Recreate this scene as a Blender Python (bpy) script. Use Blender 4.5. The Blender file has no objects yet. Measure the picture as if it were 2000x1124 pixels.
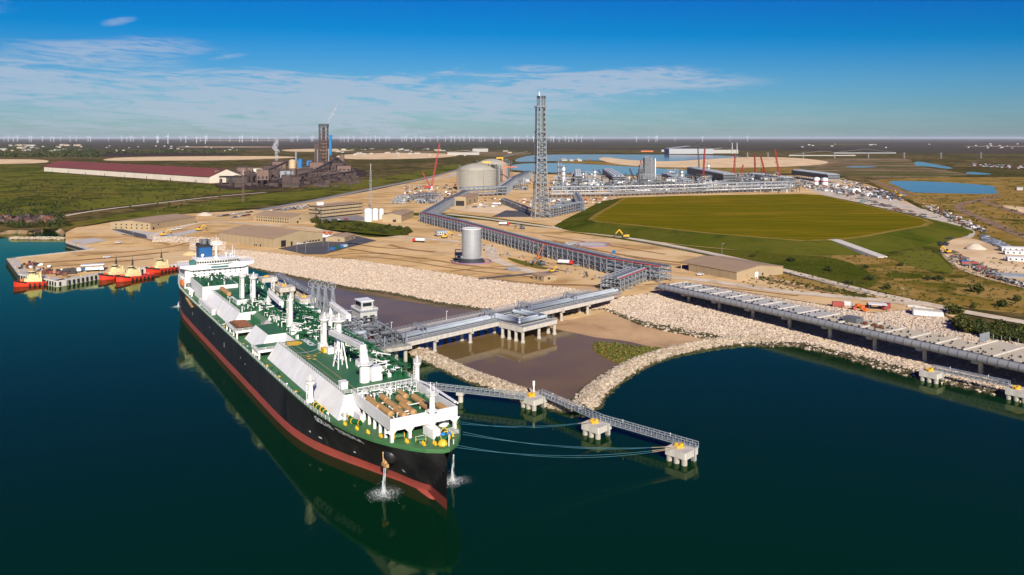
import bpy, math, random
import numpy as np
from mathutils import Vector, Matrix
from mathutils.geometry import tessellate_polygon
random.seed(7)
rng = np.random.default_rng(11)
SC = bpy.context.scene
COL = SC.collection
R = math.radians

# ------------------------------------------------------------------ camera
CAM_H, FOC, HOR = 105.0, 1550.0, 270.0
cam_d = bpy.data.cameras.new('camera')
cam = bpy.data.objects.new('camera', cam_d)
COL.objects.link(cam)
cam.location = (0, 0, CAM_H)
cam.rotation_euler = (R(90), 0, 0)
cam_d.sensor_width = 36
cam_d.sensor_fit = 'HORIZONTAL'
cam_d.lens = 36 * FOC / 2000
cam_d.shift_y = -(562 - HOR) / 2000
cam_d.clip_start = 1.0
cam_d.clip_end = 400000
SC.camera = cam

# ------------------------------------------------------------------ sky, sun, exposure
SUN_EL, SUN_AZ = 29.0, 168.9          # degrees; azimuth clockwise from +Y
world = bpy.data.worlds.new('World')
SC.world = world
world.use_nodes = True
wt = world.node_tree
for n in list(wt.nodes):
    wt.nodes.remove(n)


def wn(kind, **kw):
    n = wt.nodes.new(kind)
    for k, v in kw.items():
        setattr(n, k, v)
    return n


def wmath(op, a, b=None, c=None, clamp=False):
    n = wn('ShaderNodeMath', operation=op, use_clamp=clamp)
    for i, x in enumerate((a, b, c)):
        if x is None:
            continue
        if isinstance(x, (int, float)):
            n.inputs[i].default_value = x
        else:
            wt.links.new(x, n.inputs[i])
    return n.outputs[0]


sky = wn('ShaderNodeTexSky', sky_type='NISHITA', sun_disc=False)
sky.sun_elevation = R(SUN_EL)
sky.sun_rotation = R(SUN_AZ)
sky.altitude = 50
sky.air_density = 1.0
sky.dust_density = 0.25
sky.ozone_density = 2.5
hs = wn('ShaderNodeHueSaturation')
hs.inputs['Saturation'].default_value = 1.25
hs.inputs['Value'].default_value = 1.0
wt.links.new(sky.outputs[0], hs.inputs['Color'])
tc = wn('ShaderNodeTexCoord')
sep = wn('ShaderNodeSeparateXYZ')
wt.links.new(tc.outputs['Generated'], sep.inputs[0])
azi = wmath('ARCTAN2', sep.outputs[0], sep.outputs[1])
ele = wmath('ARCSINE', sep.outputs[2])
comb = wn('ShaderNodeCombineXYZ')
wt.links.new(wmath('MULTIPLY', azi, 5.0), comb.inputs[0])
wt.links.new(wmath('MULTIPLY', ele, 30.0), comb.inputs[1])
cn = wn('ShaderNodeTexNoise')
cn.inputs['Scale'].default_value = 1.0
cn.inputs['Detail'].default_value = 9
cn.inputs['Roughness'].default_value = 0.62
cn.inputs['Distortion'].default_value = 0.7
wt.links.new(comb.outputs[0], cn.inputs['Vector'])
comb2 = wn('ShaderNodeCombineXYZ')
wt.links.new(wmath('ADD', wmath('MULTIPLY', azi, 16.0), wmath('MULTIPLY', ele, 60.0)), comb2.inputs[0])
wt.links.new(wmath('MULTIPLY', ele, 120.0), comb2.inputs[1])
cn2 = wn('ShaderNodeTexNoise')
cn2.inputs['Scale'].default_value = 1.0
cn2.inputs['Detail'].default_value = 7
cn2.inputs['Roughness'].default_value = 0.65
cn2.inputs['Distortion'].default_value = 1.1
wt.links.new(comb2.outputs[0], cn2.inputs['Vector'])


def cloud_blob(a0, e0, wa, we, slope, amp):
    da = wmath('SUBTRACT', azi, a0)
    de = wmath('SUBTRACT', wmath('SUBTRACT', ele, e0), wmath('MULTIPLY', da, slope))
    de = wmath('ADD', de, wmath('MULTIPLY', wmath('SUBTRACT', cn.outputs[0], 0.5), we * 3.2))
    qa = wmath('POWER', wmath('ABSOLUTE', wmath('DIVIDE', da, wa)), 2.0)
    qe = wmath('POWER', wmath('ABSOLUTE', wmath('DIVIDE', de, we)), 2.4)
    d = wmath('SUBTRACT', 1.0, wmath('ADD', qa, qe))
    return wmath('MULTIPLY', wmath('SMOOTH_MAX', d, 0.0, 0.15), amp)


blobs = [cloud_blob(-0.22, 0.046, 0.42, 0.038, 0.0, 1.0), cloud_blob(0.10, 0.066, 0.24, 0.020, 0.02, 1.0),
         cloud_blob(0.03, 0.088, 0.05, 0.006, 0.0, 0.55), cloud_blob(0.20, 0.078, 0.10, 0.010, -0.10, 0.6),
         cloud_blob(-0.58, 0.050, 0.22, 0.045, 0.12, 0.85), cloud_blob(-0.47, 0.098, 0.15, 0.016, 0.10, 0.55),
         cloud_blob(-0.62, 0.112, 0.06, 0.018, 0.5, 0.6), cloud_blob(-0.345, 0.096, 0.03, 0.005, 0.25, 0.35),
         cloud_blob(-0.46, 0.131, 0.022, 0.006, 0.25, 0.42), cloud_blob(-0.60, 0.131, 0.05, 0.005, 0.1, 0.25),
         cloud_blob(-0.70, 0.015, 1.6, 0.035, 0.0, 0.34),
         cloud_blob(-1.9, 0.10, 0.9, 0.06, 0.0, 0.8), cloud_blob(2.4, 0.12, 0.8, 0.05, 0.0, 0.6)]
tot = blobs[0]
for b in blobs[1:]:
    tot = wmath('MAXIMUM', tot, b)
tex = wmath('ADD', 0.55, wmath('MULTIPLY', wmath('SUBTRACT', cn2.outputs[0], 0.44), 4.0), clamp=True)
tot = wmath('MULTIPLY', tot, tex)
mr = wn('ShaderNodeMapRange', interpolation_type='SMOOTHSTEP')
mr.inputs['From Min'].default_value = 0.0
mr.inputs['From Max'].default_value = 0.72
mr.inputs['To Max'].default_value = 0.70
wt.links.new(tot, mr.inputs['Value'])
cmix = wn('ShaderNodeMix', data_type='RGBA')
wt.links.new(mr.outputs[0], cmix.inputs[0])
tint = wn('ShaderNodeMix', data_type='RGBA', blend_type='MULTIPLY')
tint.inputs[0].default_value = 1.0
tint.inputs[7].default_value = (0.42, 0.66, 1.12, 1)
wt.links.new(hs.outputs[0], tint.inputs[6])
grade_in = wn('ShaderNodeSeparateColor')
grade = wn('ShaderNodeCombineColor')
wt.links.new(tint.outputs[2], grade_in.inputs[0])
for _i, (_o, _k) in enumerate(((1.38, 1.10), (1.55, 0.97), (0.0, 0.66))):
    _g = wmath('MULTIPLY', wmath('SUBTRACT', grade_in.outputs[_i], _o), _k)
    wt.links.new(wmath('MAXIMUM', _g, 0.03), grade.inputs[_i])
wt.links.new(grade.outputs[0], cmix.inputs[6])
cmix.inputs[7].default_value = (4.5, 5.2, 6.4, 1)
bg = wn('ShaderNodeBackground')
bg.inputs['Strength'].default_value = 0.075
wt.links.new(cmix.outputs[2], bg.inputs['Color'])
wo = wn('ShaderNodeOutputWorld')
wt.links.new(bg.outputs[0], wo.inputs['Surface'])

sun_d = bpy.data.lights.new('sun', 'SUN')
sun_d.energy = 5.0
sun_d.angle = R(0.5)
sun_d.color = (1.0, 0.93, 0.82)
sun = bpy.data.objects.new('sun', sun_d)
COL.objects.link(sun)
_sd = Vector((math.sin(R(SUN_AZ)) * math.cos(R(SUN_EL)), math.cos(R(SUN_AZ)) * math.cos(R(SUN_EL)), math.sin(R(SUN_EL))))
sun.rotation_euler = _sd.to_track_quat('Z', 'Y').to_euler()
sun.location = _sd * 500

vs = SC.view_settings
vs.view_transform = 'Standard'
vs.look = 'None'
vs.gamma = 1.0
vs.exposure = 0.45
vs.use_curve_mapping = False

# ------------------------------------------------------------------ helpers
LAND = 4.0


def P(u, v, z=LAND):
    """a point of the photograph's 2000x1124 frame laid down on the level z"""
    s = (CAM_H - z) / (v - HOR)
    return Vector(((u - 1000) * s, FOC * s, z))


def px(u, v, z=LAND):
    """metres per photo pixel at that ground point"""
    return (CAM_H - z) / (v - HOR)


MATS = {}


def mat(name, c, rough=0.75, metal=0.0, c2=None, scale=0.3, bump=0.0, detail=5, spec=None, coord='Object', stretch=None, amount=1.0):
    if name in MATS:
        return MATS[name]
    m = bpy.data.materials.new(name)
    m.use_nodes = True
    nt = m.node_tree
    b = nt.nodes['Principled BSDF']
    b.inputs['Roughness'].default_value = rough
    b.inputs['Metallic'].default_value = metal
    if spec is not None:
        b.inputs['Specular IOR Level'].default_value = spec
    if c2 is None:
        c2 = tuple(x * 0.72 for x in c)
    t = nt.nodes.new('ShaderNodeTexCoord')
    n = nt.nodes.new('ShaderNodeTexNoise')
    n.inputs['Scale'].default_value = scale
    n.inputs['Detail'].default_value = detail
    n.inputs['Roughness'].default_value = 0.65
    src = t.outputs[coord]
    if stretch:
        mp = nt.nodes.new('ShaderNodeMapping')
        mp.inputs['Scale'].default_value = stretch
        nt.links.new(src, mp.inputs[0])
        src = mp.outputs[0]
    nt.links.new(src, n.inputs['Vector'])
    rr = nt.nodes.new('ShaderNodeMapRange')
    rr.inputs['From Min'].default_value = 0.35
    rr.inputs['From Max'].default_value = 0.68
    rr.inputs['To Max'].default_value = amount
    nt.links.new(n.outputs[0], rr.inputs['Value'])
    mx = nt.nodes.new('ShaderNodeMix')
    mx.data_type = 'RGBA'
    nt.links.new(rr.outputs[0], mx.inputs[0])
    mx.inputs[6].default_value = (*c, 1)
    mx.inputs[7].default_value = (*c2, 1)
    nt.links.new(mx.outputs[2], b.inputs['Base Color'])
    if bump:
        bp = nt.nodes.new('ShaderNodeBump')
        bp.inputs['Strength'].default_value = bump
        bp.inputs['Distance'].default_value = 0.3
        nt.links.new(n.outputs[0], bp.inputs['Height'])
        nt.links.new(bp.outputs[0], b.inputs['Normal'])
    MATS[name] = m
    return m


def terrain_mat(name, cols, scales, rough=0.95, stretch=(1, 1, 1), lim=(0.38, 0.62)):
    """several colours laid over one another by noises of different scale"""
    if name in MATS:
        return MATS[name]
    m = bpy.data.materials.new(name)
    m.use_nodes = True
    nt = m.node_tree
    b = nt.nodes['Principled BSDF']
    b.inputs['Roughness'].default_value = rough
    b.inputs['Specular IOR Level'].default_value = 0.0
    t = nt.nodes.new('ShaderNodeTexCoord')
    mp = nt.nodes.new('ShaderNodeMapping')
    mp.inputs['Scale'].default_value = stretch
    nt.links.new(t.outputs['Object'], mp.inputs[0])
    cur = None
    for i, (c, s) in enumerate(zip(cols[1:], scales)):
        n = nt.nodes.new('ShaderNodeTexNoise')
        n.inputs['Scale'].default_value = s
        n.inputs['Detail'].default_value = 8
        n.inputs['Roughness'].default_value = 0.68
        n.inputs['Distortion'].default_value = 0.5
        off = nt.nodes.new('ShaderNodeVectorMath')
        off.operation = 'ADD'
        off.inputs[1].default_value = (i * 371.3, i * 91.7, i * 13.1)
        nt.links.new(mp.outputs[0], off.inputs[0])
        nt.links.new(off.outputs[0], n.inputs['Vector'])
        rr = nt.nodes.new('ShaderNodeMapRange')
        rr.interpolation_type = 'SMOOTHSTEP'
        rr.inputs['From Min'].default_value = lim[0]
        rr.inputs['From Max'].default_value = lim[1]
        nt.links.new(n.outputs[0], rr.inputs['Value'])
        mx = nt.nodes.new('ShaderNodeMix')
        mx.data_type = 'RGBA'
        nt.links.new(rr.outputs[0], mx.inputs[0])
        if cur is None:
            mx.inputs[6].default_value = (*cols[0], 1)
        else:
            nt.links.new(cur, mx.inputs[6])
        mx.inputs[7].default_value = (*c, 1)
        cur = mx.outputs[2]
    nt.links.new(cur, b.inputs['Base Color'])
    MATS[name] = m
    return m


def setp(o, label=None, cat=None, group=None, kind=None):
    if label:
        o['label'] = label
    if cat:
        o['category'] = cat
    if group:
        o['group'] = group
    if kind:
        o['kind'] = kind
    return o


def link_mesh(name, verts, faces, m, parent=None, smooth=False):
    me = bpy.data.meshes.new(name)
    me.from_pydata([tuple(v) for v in verts], [], faces)
    me.update()
    if smooth:
        me.polygons.foreach_set('use_smooth', [True] * len(me.polygons))
    if m is not None:
        me.materials.append(MATS[m] if isinstance(m, str) else m)
    o = bpy.data.objects.new(name, me)
    COL.objects.link(o)
    if parent is not None:
        o.parent = parent
    return o


def share(name, src, parent, loc=(0, 0, 0), rotz=0.0, scale=None):
    """another piece with the mesh of src"""
    o = bpy.data.objects.new(name, src.data)
    COL.objects.link(o)
    o.parent = parent
    o.location = loc
    o.rotation_euler = (0, 0, rotz)
    if scale is not None:
        o.scale = scale
    return o


def thing(name, label, cat, loc=(0, 0, 0), rotz=0.0, group=None):
    o = bpy.data.objects.new(name, None)
    COL.objects.link(o)
    o.empty_display_size = 1
    o.location = loc
    o.rotation_euler = (0, 0, rotz)
    return setp(o, label, cat, group)


KIDS = {}


def copy_tree(o, loc=None, rotz=None, label=None, scale=None, parent=None):
    c = o.copy()
    COL.objects.link(c)
    c.parent = parent
    if loc is not None:
        c.location = loc
    if rotz is not None:
        c.rotation_euler = (0, 0, rotz)
    if scale is not None:
        c.scale = scale
    if label:
        c['label'] = label
    if o.name not in KIDS:
        KIDS[o.name] = list(o.children)
    for ch in KIDS[o.name]:
        copy_tree(ch, parent=c)
    return c


class MB:
    """collects simple solids into one mesh"""

    def __init__(s):
        s.v, s.f = [], []

    def add(s, vs, fs):
        k = len(s.v)
        s.v += [tuple(v) for v in vs]
        s.f += [tuple(i + k for i in f) for f in fs]
        return s

    def box(s, x0, x1, y0, y1, z0, z1):
        return s.add([(x0, y0, z0), (x1, y0, z0), (x1, y1, z0), (x0, y1, z0), (x0, y0, z1), (x1, y0, z1), (x1, y1, z1), (x0, y1, z1)],
                     [(0, 3, 2, 1), (4, 5, 6, 7), (0, 1, 5, 4), (1, 2, 6, 5), (2, 3, 7, 6), (3, 0, 4, 7)])

    def cbox(s, c, sx, sy, sz):
        return s.box(c[0] - sx / 2, c[0] + sx / 2, c[1] - sy / 2, c[1] + sy / 2, c[2] - sz / 2, c[2] + sz / 2)

    def bar(s, a, b, w, h=None):
        a, b = Vector(a), Vector(b)
        h = w if h is None else h
        d = (b - a)
        if d.length < 1e-6:
            return s
        d.normalize()
        up = Vector((0, 0, 1)) if abs(d.z) < 0.95 else Vector((0, 1, 0))
        x = d.cross(up).normalized() * (w / 2)
        y = x.cross(d).normalized() * (h / 2)
        vs = [a - x - y, a + x - y, a + x + y, a - x + y, b - x - y, b + x - y, b + x + y, b - x + y]
        return s.add(vs, [(0, 1, 2, 3), (7, 6, 5, 4), (0, 4, 5, 1), (1, 5, 6, 2), (2, 6, 7, 3), (3, 7, 4, 0)])

    def tube(s, a, b, r, r2=None, n=8, cap=True):
        a, b = Vector(a), Vector(b)
        r2 = r if r2 is None else r2
        d = (b - a)
        if d.length < 1e-6:
            return s
        d.normalize()
        up = Vector((0, 0, 1)) if abs(d.z) < 0.95 else Vector((1, 0, 0))
        x = d.cross(up).normalized()
        y = d.cross(x).normalized()
        vs = []
        for i in range(n):
            t = 2 * math.pi * i / n
            e = x * math.cos(t) + y * math.sin(t)
            vs.append(a + e * r)
            vs.append(b + e * r2)
        fs = [(2 * i, 2 * i + 1, (2 * i + 3) % (2 * n), (2 * i + 2) % (2 * n)) for i in range(n)]
        if cap:
            fs += [tuple(range(2 * n - 2, -1, -2)), tuple(range(1, 2 * n, 2))]
        return s.add(vs, fs)

    def path(s, pts, r, n=8):
        pts = [Vector(p) for p in pts]
        for a, b in zip(pts[:-1], pts[1:]):
            s.tube(a, b, r, n=n)
        for p in pts[1:-1]:
            s.ball(p, r * 1.02, n, max(4, n // 2))
        return s

    def lathe(s, prof, c=(0, 0, 0), n=24, cap=True):
        vs = []
        for (r, z) in prof:
            for i in range(n):
                t = 2 * math.pi * i / n
                vs.append((c[0] + r * math.cos(t), c[1] + r * math.sin(t), c[2] + z))
        fs = []
        for j in range(len(prof) - 1):
            for i in range(n):
                k = (i + 1) % n
                fs.append((j * n + i, j * n + k, (j + 1) * n + k, (j + 1) * n + i))
        if cap:
            fs.append(tuple(range(n - 1, -1, -1)))
            fs.append(tuple(range((len(prof) - 1) * n, len(prof) * n)))
        return s.add(vs, fs)

    def ball(s, c, r, n=8, m=5, sz=1.0):
        prof = [(max(1e-3, r * math.sin(math.pi * j / m)), -r * sz * math.cos(math.pi * j / m)) for j in range(m + 1)]
        return s.lathe(prof, c, n)

    def prism(s, poly, z0, z1):
        n = len(poly)
        a = sum(poly[i][0] * poly[(i + 1) % n][1] - poly[(i + 1) % n][0] * poly[i][1] for i in range(n))
        if a < 0:
            poly = poly[::-1]
        vs = [(p[0], p[1], z0) for p in poly] + [(p[0], p[1], z1) for p in poly]
        fs = [(i, (i + 1) % n, n + (i + 1) % n, n + i) for i in range(n)]
        fs += [tuple(range(n - 1, -1, -1)), tuple(range(n, 2 * n))]
        return s.add(vs, fs)

    def extrude(s, prof, axis, a, b):
        """a closed profile in the plane across axis ('x': (y,z); 'y': (x,z)), pushed from a to b"""
        n = len(prof)
        if axis == 'x':
            vs = [(a, p[0], p[1]) for p in prof] + [(b, p[0], p[1]) for p in prof]
        else:
            vs = [(p[0], a, p[1]) for p in prof] + [(p[0], b, p[1]) for p in prof]
        fs = [(i, (i + 1) % n, n + (i + 1) % n, n + i) for i in range(n)]
        fs += [tuple(range(n - 1, -1, -1)), tuple(range(n, 2 * n))]
        return s.add(vs, fs)

    def rail(s, pts, h=1.1, post=2.5, w=0.07, rows=3):
        pts = [Vector(p) for p in pts]
        for a, b in zip(pts[:-1], pts[1:]):
            for j in range(rows):
                z = Vector((0, 0, h * (j + 1) / rows))
                s.bar(a + z, b + z, w)
            L = (b - a).length
            k = max(1, int(L / post))
            for i in range(k + 1):
                q = a.lerp(b, i / k)
                s.bar(q, q + Vector((0, 0, h)), w * 1.2)
        return s

    def lattice(s, a, b, w0, w1, n, t=0.25, legs=True):
        """a square lattice mast or boom from a to b, w0 wide at a, w1 at b"""
        a, b = Vector(a), Vector(b)
        d = (b - a).normalized()
        up = Vector((0, 0, 1)) if abs(d.z) < 0.9 else Vector((0, 1, 0))
        x = d.cross(up).normalized()
        y = x.cross(d).normalized()
        rings = []
        for i in range(n + 1):
            f = i / n
            w = (w0 + (w1 - w0) * f) / 2
            c = a.lerp(b, f)
            rings.append([c + x * w * sx + y * w * sy for sx, sy in ((-1, -1), (1, -1), (1, 1), (-1, 1))])
        for i in range(n):
            for k in range(4):
                if legs:
                    s.bar(rings[i][k], rings[i + 1][k], t)
                p, q = (k, (k + 1) % 4) if i % 2 else ((k + 1) % 4, k)
                s.bar(rings[i][p], rings[i + 1][q], t * 0.6)
                s.bar(rings[i + 1][k], rings[i + 1][(k + 1) % 4], t * 0.6)
        return s

    def build(s, name, m, parent=None, smooth=False, kind=None):
        o = link_mesh(name, s.v, s.f, m, parent, smooth)
        if kind:
            o['kind'] = kind
        return o


def smooth_line(pts, it=2, closed=True):
    for _ in range(it):
        q = []
        n = len(pts)
        for i in range(n if closed else n - 1):
            a, b = pts[i], pts[(i + 1) % n]
            q.append((a[0] * .75 + b[0] * .25, a[1] * .75 + b[1] * .25))
            q.append((a[0] * .25 + b[0] * .75, a[1] * .25 + b[1] * .75))
        if not closed:
            q = [pts[0]] + q + [pts[-1]]
        pts = q
    return pts


def sheet(name, pts, m, z, parent=None):
    """a flat polygon, triangulated"""
    vs = [Vector((p[0], p[1], 0)) for p in pts]
    tris = tessellate_polygon([vs])
    out = []
    for t in tris:
        a, b, c = (vs[i] for i in t)
        out.append(t if (b - a).cross(c - a).z > 0 else (t[0], t[2], t[1]))
    return link_mesh(name, [(v.x, v.y, z) for v in vs], out, m, parent)


def zone(name, pix, m, lev, smooth=2, jit=0.0, z=None):
    """ground polygon given by its outline in the photograph, laid on the land"""
    zz = LAND + 0.06 * lev if z is None else z
    pts = [P(u, v, zz).xy for u, v in pix]
    pts = [(p[0], p[1]) for p in pts]
    if smooth:
        pts = smooth_line(pts, smooth)
    if jit:
        n = len(pts)
        pts = [(p[0] + random.uniform(-jit, jit), p[1] + random.uniform(-jit, jit)) for p in pts]
    o = sheet(name, pts, m, zz)
    return setp(o, kind='structure')


def strip_px(name, pix, w, m, lev, smooth=2, kind='structure'):
    """a road along a line of the photograph, w metres wide"""
    zz = LAND + 0.06 * lev
    pts = [tuple(P(u, v, zz).xy) for u, v in pix]
    pts = smooth_line(pts, smooth, False)
    return strip(name, pts, w, m, zz)


def strip(name, pts, w, m, zz):
    L, Rr = [], []
    n = len(pts)
    for i in range(n):
        a, b = Vector(pts[max(0, i - 1)]), Vector(pts[min(n - 1, i + 1)])
        d = (b - a).normalized()
        nrm = Vector((-d.y, d.x)) * w / 2
        L.append(Vector(pts[i]) + nrm)
        Rr.append(Vector(pts[i]) - nrm)
    vs = [(p.x, p.y, zz) for p in Rr] + [(p.x, p.y, zz) for p in L]
    fs = [(i, i + 1, n + i + 1, n + i) for i in range(n - 1)]
    return setp(link_mesh(name, vs, fs, m), kind='structure')

# ------------------------------------------------------------------ terrain materials
terrain_mat('prairie', [(.125, .092, .024), (.060, .056, .014), (.200, .135, .055), (.042, .040, .011)], [.004, .0015, .02], lim=(.40, .60))
terrain_mat('farmland', [(0.0725, 0.0513, 0.0500), (0.1025, 0.0700, 0.0575), (0.0500, 0.0425, 0.0375), (0.0600, 0.0575, 0.0325)], [.0009, .0016, .0004], stretch=(.5, 1.6, 1), lim=(.44, .56))
terrain_mat('grass', [(.100, .108, .014), (.055, .068, .008), (.165, .125, .026), (.036, .044, .007), (.130, .128, .018)], [.012, .004, .03, .010], lim=(.45, .57))
terrain_mat('lush', [(.066, .082, .006), (.036, .050, .005), (.098, .095, .012)], [.03, .012], lim=(.38, .62))
terrain_mat('plateau_grass', [(.158, .122, .003), (.122, .106, .003), (.205, .140, .008), (.100, .096, .003)], [.020, .006, .06], stretch=(.22, 2.0, 1), lim=(.42, .60))
terrain_mat('rough_grass', [(.082, .080, .008), (.040, .042, .006), (.125, .108, .012), (.225, .142, .028), (.31, .195, .058)], [.05, .018, .010, .03], lim=(.42, .58))
terrain_mat('mown_path', [(.22, .145, .03), (.15, .115, .015), (.27, .18, .05)], [.03, .08])
terrain_mat('track', [(.36, .21, .095), (.46, .28, .13), (.28, .16, .075)], [.02, .06])
terrain_mat('sand', [(.66, .42, .17), (.52, .32, .125), (.72, .49, .235), (.36, .215, .09), (.66, .47, .26)], [.012, .008, .030, .012], stretch=(.8, 1.25, 1), lim=(.40, .66))
terrain_mat('pale_sand', [(.68, .48, .27), (.54, .37, .20), (.74, .56, .35)], [.004, .015], lim=(.38, .64))
terrain_mat('gravel', [(.52, .44, .34), (.42, .34, .25), (.62, .54, .43)], [.02, .07], lim=(.38, .64))
terrain_mat('dirt_road', [(.58, .47, .34), (.48, .37, .25), (.66, .56, .43)], [.03, .10], lim=(.38, .64))
terrain_mat('brown_road', [(.22, .135, .085), (.15, .09, .06), (.30, .20, .13)], [.02, .06], lim=(.38, .64))
terrain_mat('brown_earth', [(.26, .165, .095), (.42, .30, .19), (.15, .085, .055), (.10, .09, .03)], [.008, .015, .004], stretch=(.5, 1.6, 1), lim=(.42, .58))
terrain_mat('ore_ground', [(.050, .034, .030), (.085, .055, .048), (.033, .026, .026)], [.02, .05], lim=(.38, .64))
terrain_mat('mud', [(.135, .105, .075), (.10, .075, .05), (.22, .15, .08)], [.02, .012], rough=.35, stretch=(.7, 1.5, 1), lim=(.46, .58))
terrain_mat('wet_sand', [(.46, .285, .15), (.30, .19, .10), (.56, .37, .20)], [.03, .015], rough=.6, lim=(.38, .64))
terrain_mat('bank', [(.46, .31, .18), (.34, .22, .12), (.56, .40, .25)], [.05, .15], lim=(.38, .64))
mat('asphalt', (.060, .058, .062), .85, c2=(.085, .080, .080), scale=.06)
mat('grey_road', (.25, .235, .215), .9, c2=(.19, .175, .16), scale=.03)
mat('concrete', (.46, .425, .36), .85, c2=(.31, .28, .23), scale=.5, bump=.1, stretch=(1, 1, .2))
mat('pale_concrete', (.55, .51, .45), .85, c2=(.40, .365, .31), scale=.5, stretch=(1, 1, .22))
mat('stain_concrete', (.42, .40, .36), .85, c2=(.33, .31, .27), scale=.4, stretch=(1, 1, .15))


def water_mat(name, body, rough, bump, bscale, ior=1.33, tint=(1, 1, 1), c2=None):
    """still water: a dark body under a Fresnel-weighted mirror"""
    m = bpy.data.materials.new(name)
    m.use_nodes = True
    nt = m.node_tree
    nt.nodes.remove(nt.nodes['Principled BSDF'])
    out = nt.nodes['Material Output']
    t = nt.nodes.new('ShaderNodeTexCoord')
    df = nt.nodes.new('ShaderNodeBsdfDiffuse')
    gl = nt.nodes.new('ShaderNodeBsdfGlossy')
    gl.inputs['Color'].default_value = (*tint, 1)
    gl.inputs['Roughness'].default_value = rough
    fr = nt.nodes.new('ShaderNodeFresnel')
    fr.inputs['IOR'].default_value = ior
    mxs = nt.nodes.new('ShaderNodeMixShader')
    df.inputs['Color'].default_value = (*body, 1)
    if c2 is not None:
        n0 = nt.nodes.new('ShaderNodeTexNoise')
        n0.inputs['Scale'].default_value = .018
        n0.inputs['Detail'].default_value = 6
        nt.links.new(t.outputs['Object'], n0.inputs['Vector'])
        rr = nt.nodes.new('ShaderNodeMapRange')
        rr.inputs['From Min'].default_value = .42
        rr.inputs['From Max'].default_value = .60
        nt.links.new(n0.outputs[0], rr.inputs['Value'])
        mx = nt.nodes.new('ShaderNodeMix')
        mx.data_type = 'RGBA'
        nt.links.new(rr.outputs[0], mx.inputs[0])
        mx.inputs[6].default_value = (*body, 1)
        mx.inputs[7].default_value = (*c2, 1)
        nt.links.new(mx.outputs[2], df.inputs['Color'])
    mp = nt.nodes.new('ShaderNodeMapping')
    mp.inputs['Scale'].default_value = (1, .6, 1)
    nt.links.new(t.outputs['Object'], mp.inputs[0])
    n = nt.nodes.new('ShaderNodeTexNoise')
    n.inputs['Scale'].default_value = bscale
    n.inputs['Detail'].default_value = 4
    n.inputs['Roughness'].default_value = .55
    nt.links.new(mp.outputs[0], n.inputs['Vector'])
    # wind patches: ripples come and go over tens of metres
    n2 = nt.nodes.new('ShaderNodeTexNoise')
    n2.inputs['Scale'].default_value = .012
    n2.inputs['Detail'].default_value = 3
    nt.links.new(t.outputs['Object'], n2.inputs['Vector'])
    r2 = nt.nodes.new('ShaderNodeMapRange')
    r2.inputs['From Min'].default_value = .35
    r2.inputs['From Max'].default_value = .65
    r2.inputs['To Min'].default_value = bump * .5
    r2.inputs['To Max'].default_value = bump * 1.6
    nt.links.new(n2.outputs[0], r2.inputs['Value'])
    bp = nt.nodes.new('ShaderNodeBump')
    bp.inputs['Distance'].default_value = .1
    nt.links.new(r2.outputs[0], bp.inputs['Strength'])
    nt.links.new(n.outputs[0], bp.inputs['Height'])
    nt.links.new(bp.outputs[0], gl.inputs['Normal'])
    nt.links.new(fr.outputs[0], mxs.inputs[0])
    nt.links.new(df.outputs[0], mxs.inputs[1])
    nt.links.new(gl.outputs[0], mxs.inputs[2])
    nt.links.new(mxs.outputs[0], out.inputs['Surface'])
    MATS[name] = m
    return m


water_mat('sea', (.0001, .0190, .0066), .06, .42, .30, 1.23, (.85, .95, .54))
water_mat('pond_water', (.07, .125, .165), .1, .3, .05, 1.33, (.70, .82, .88))
water_mat('reservoir_water', (.105, .125, .155), .1, .3, .05, 1.33, (.7, .75, .82))
water_mat('lagoon_water', (.205, .128, .036), .06, .12, .3, 1.27, (.80, .76, .72), c2=(.150, .096, .036))

# ------------------------------------------------------------------ water and land
FAR = 160000.0
sea = sheet('water', [(-6000, -3000), (6000, -3000), (6000, 1500), (-6000, 1500)], 'sea', 0.0)
setp(sea, kind='structure')

# outline of the land (top of the banks), left to right, in photo pixels
shore = [(-1800, 500), (-600, 470), (-120, 458), (0, 452), (30, 449), (60, 451), (90, 444), (118, 446), (128, 455), (128, 474),
         (175, 488), (13, 505.5), (36, 536), (112, 550), (207, 533), (352, 516), (395, 512), (425, 496), (440, 488), (480, 490), (540, 496), (575, 500),
         (640, 505), (690, 507.5), (740, 515), (800, 524), (850, 531), (900, 539), (950, 546), (1000, 553), (1060, 558), (1110, 563), (1150, 571),
         (1200, 582), (1290, 572), (1345, 556), (1380, 559), (1440, 569), (1540, 585), (1640, 601), (1700, 612), (1780, 605), (1830, 608),
         (1880, 645), (2000, 672), (2400, 760), (3600, 1000)]
shore_w = [tuple(P(u, v).xy) for u, v in shore]
land = shore_w + [(FAR, shore_w[-1][1]), (FAR, FAR), (-FAR, FAR), (-FAR, shore_w[0][1])]
setp(sheet('ground', land, 'prairie', LAND), kind='structure')

# far plain of ploughed fields
setp(sheet('farmland', [(-FAR * .98, 6600), (-9000, 6600), (-2500, 7600), (500, 6800), (3000, 5600), (6000, 4700), (9000, 4300), (FAR * .98, 4300), (FAR * .98, FAR * .98), (-FAR * .98, FAR * .98)],
           'farmland', LAND + .03), kind='structure')


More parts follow.
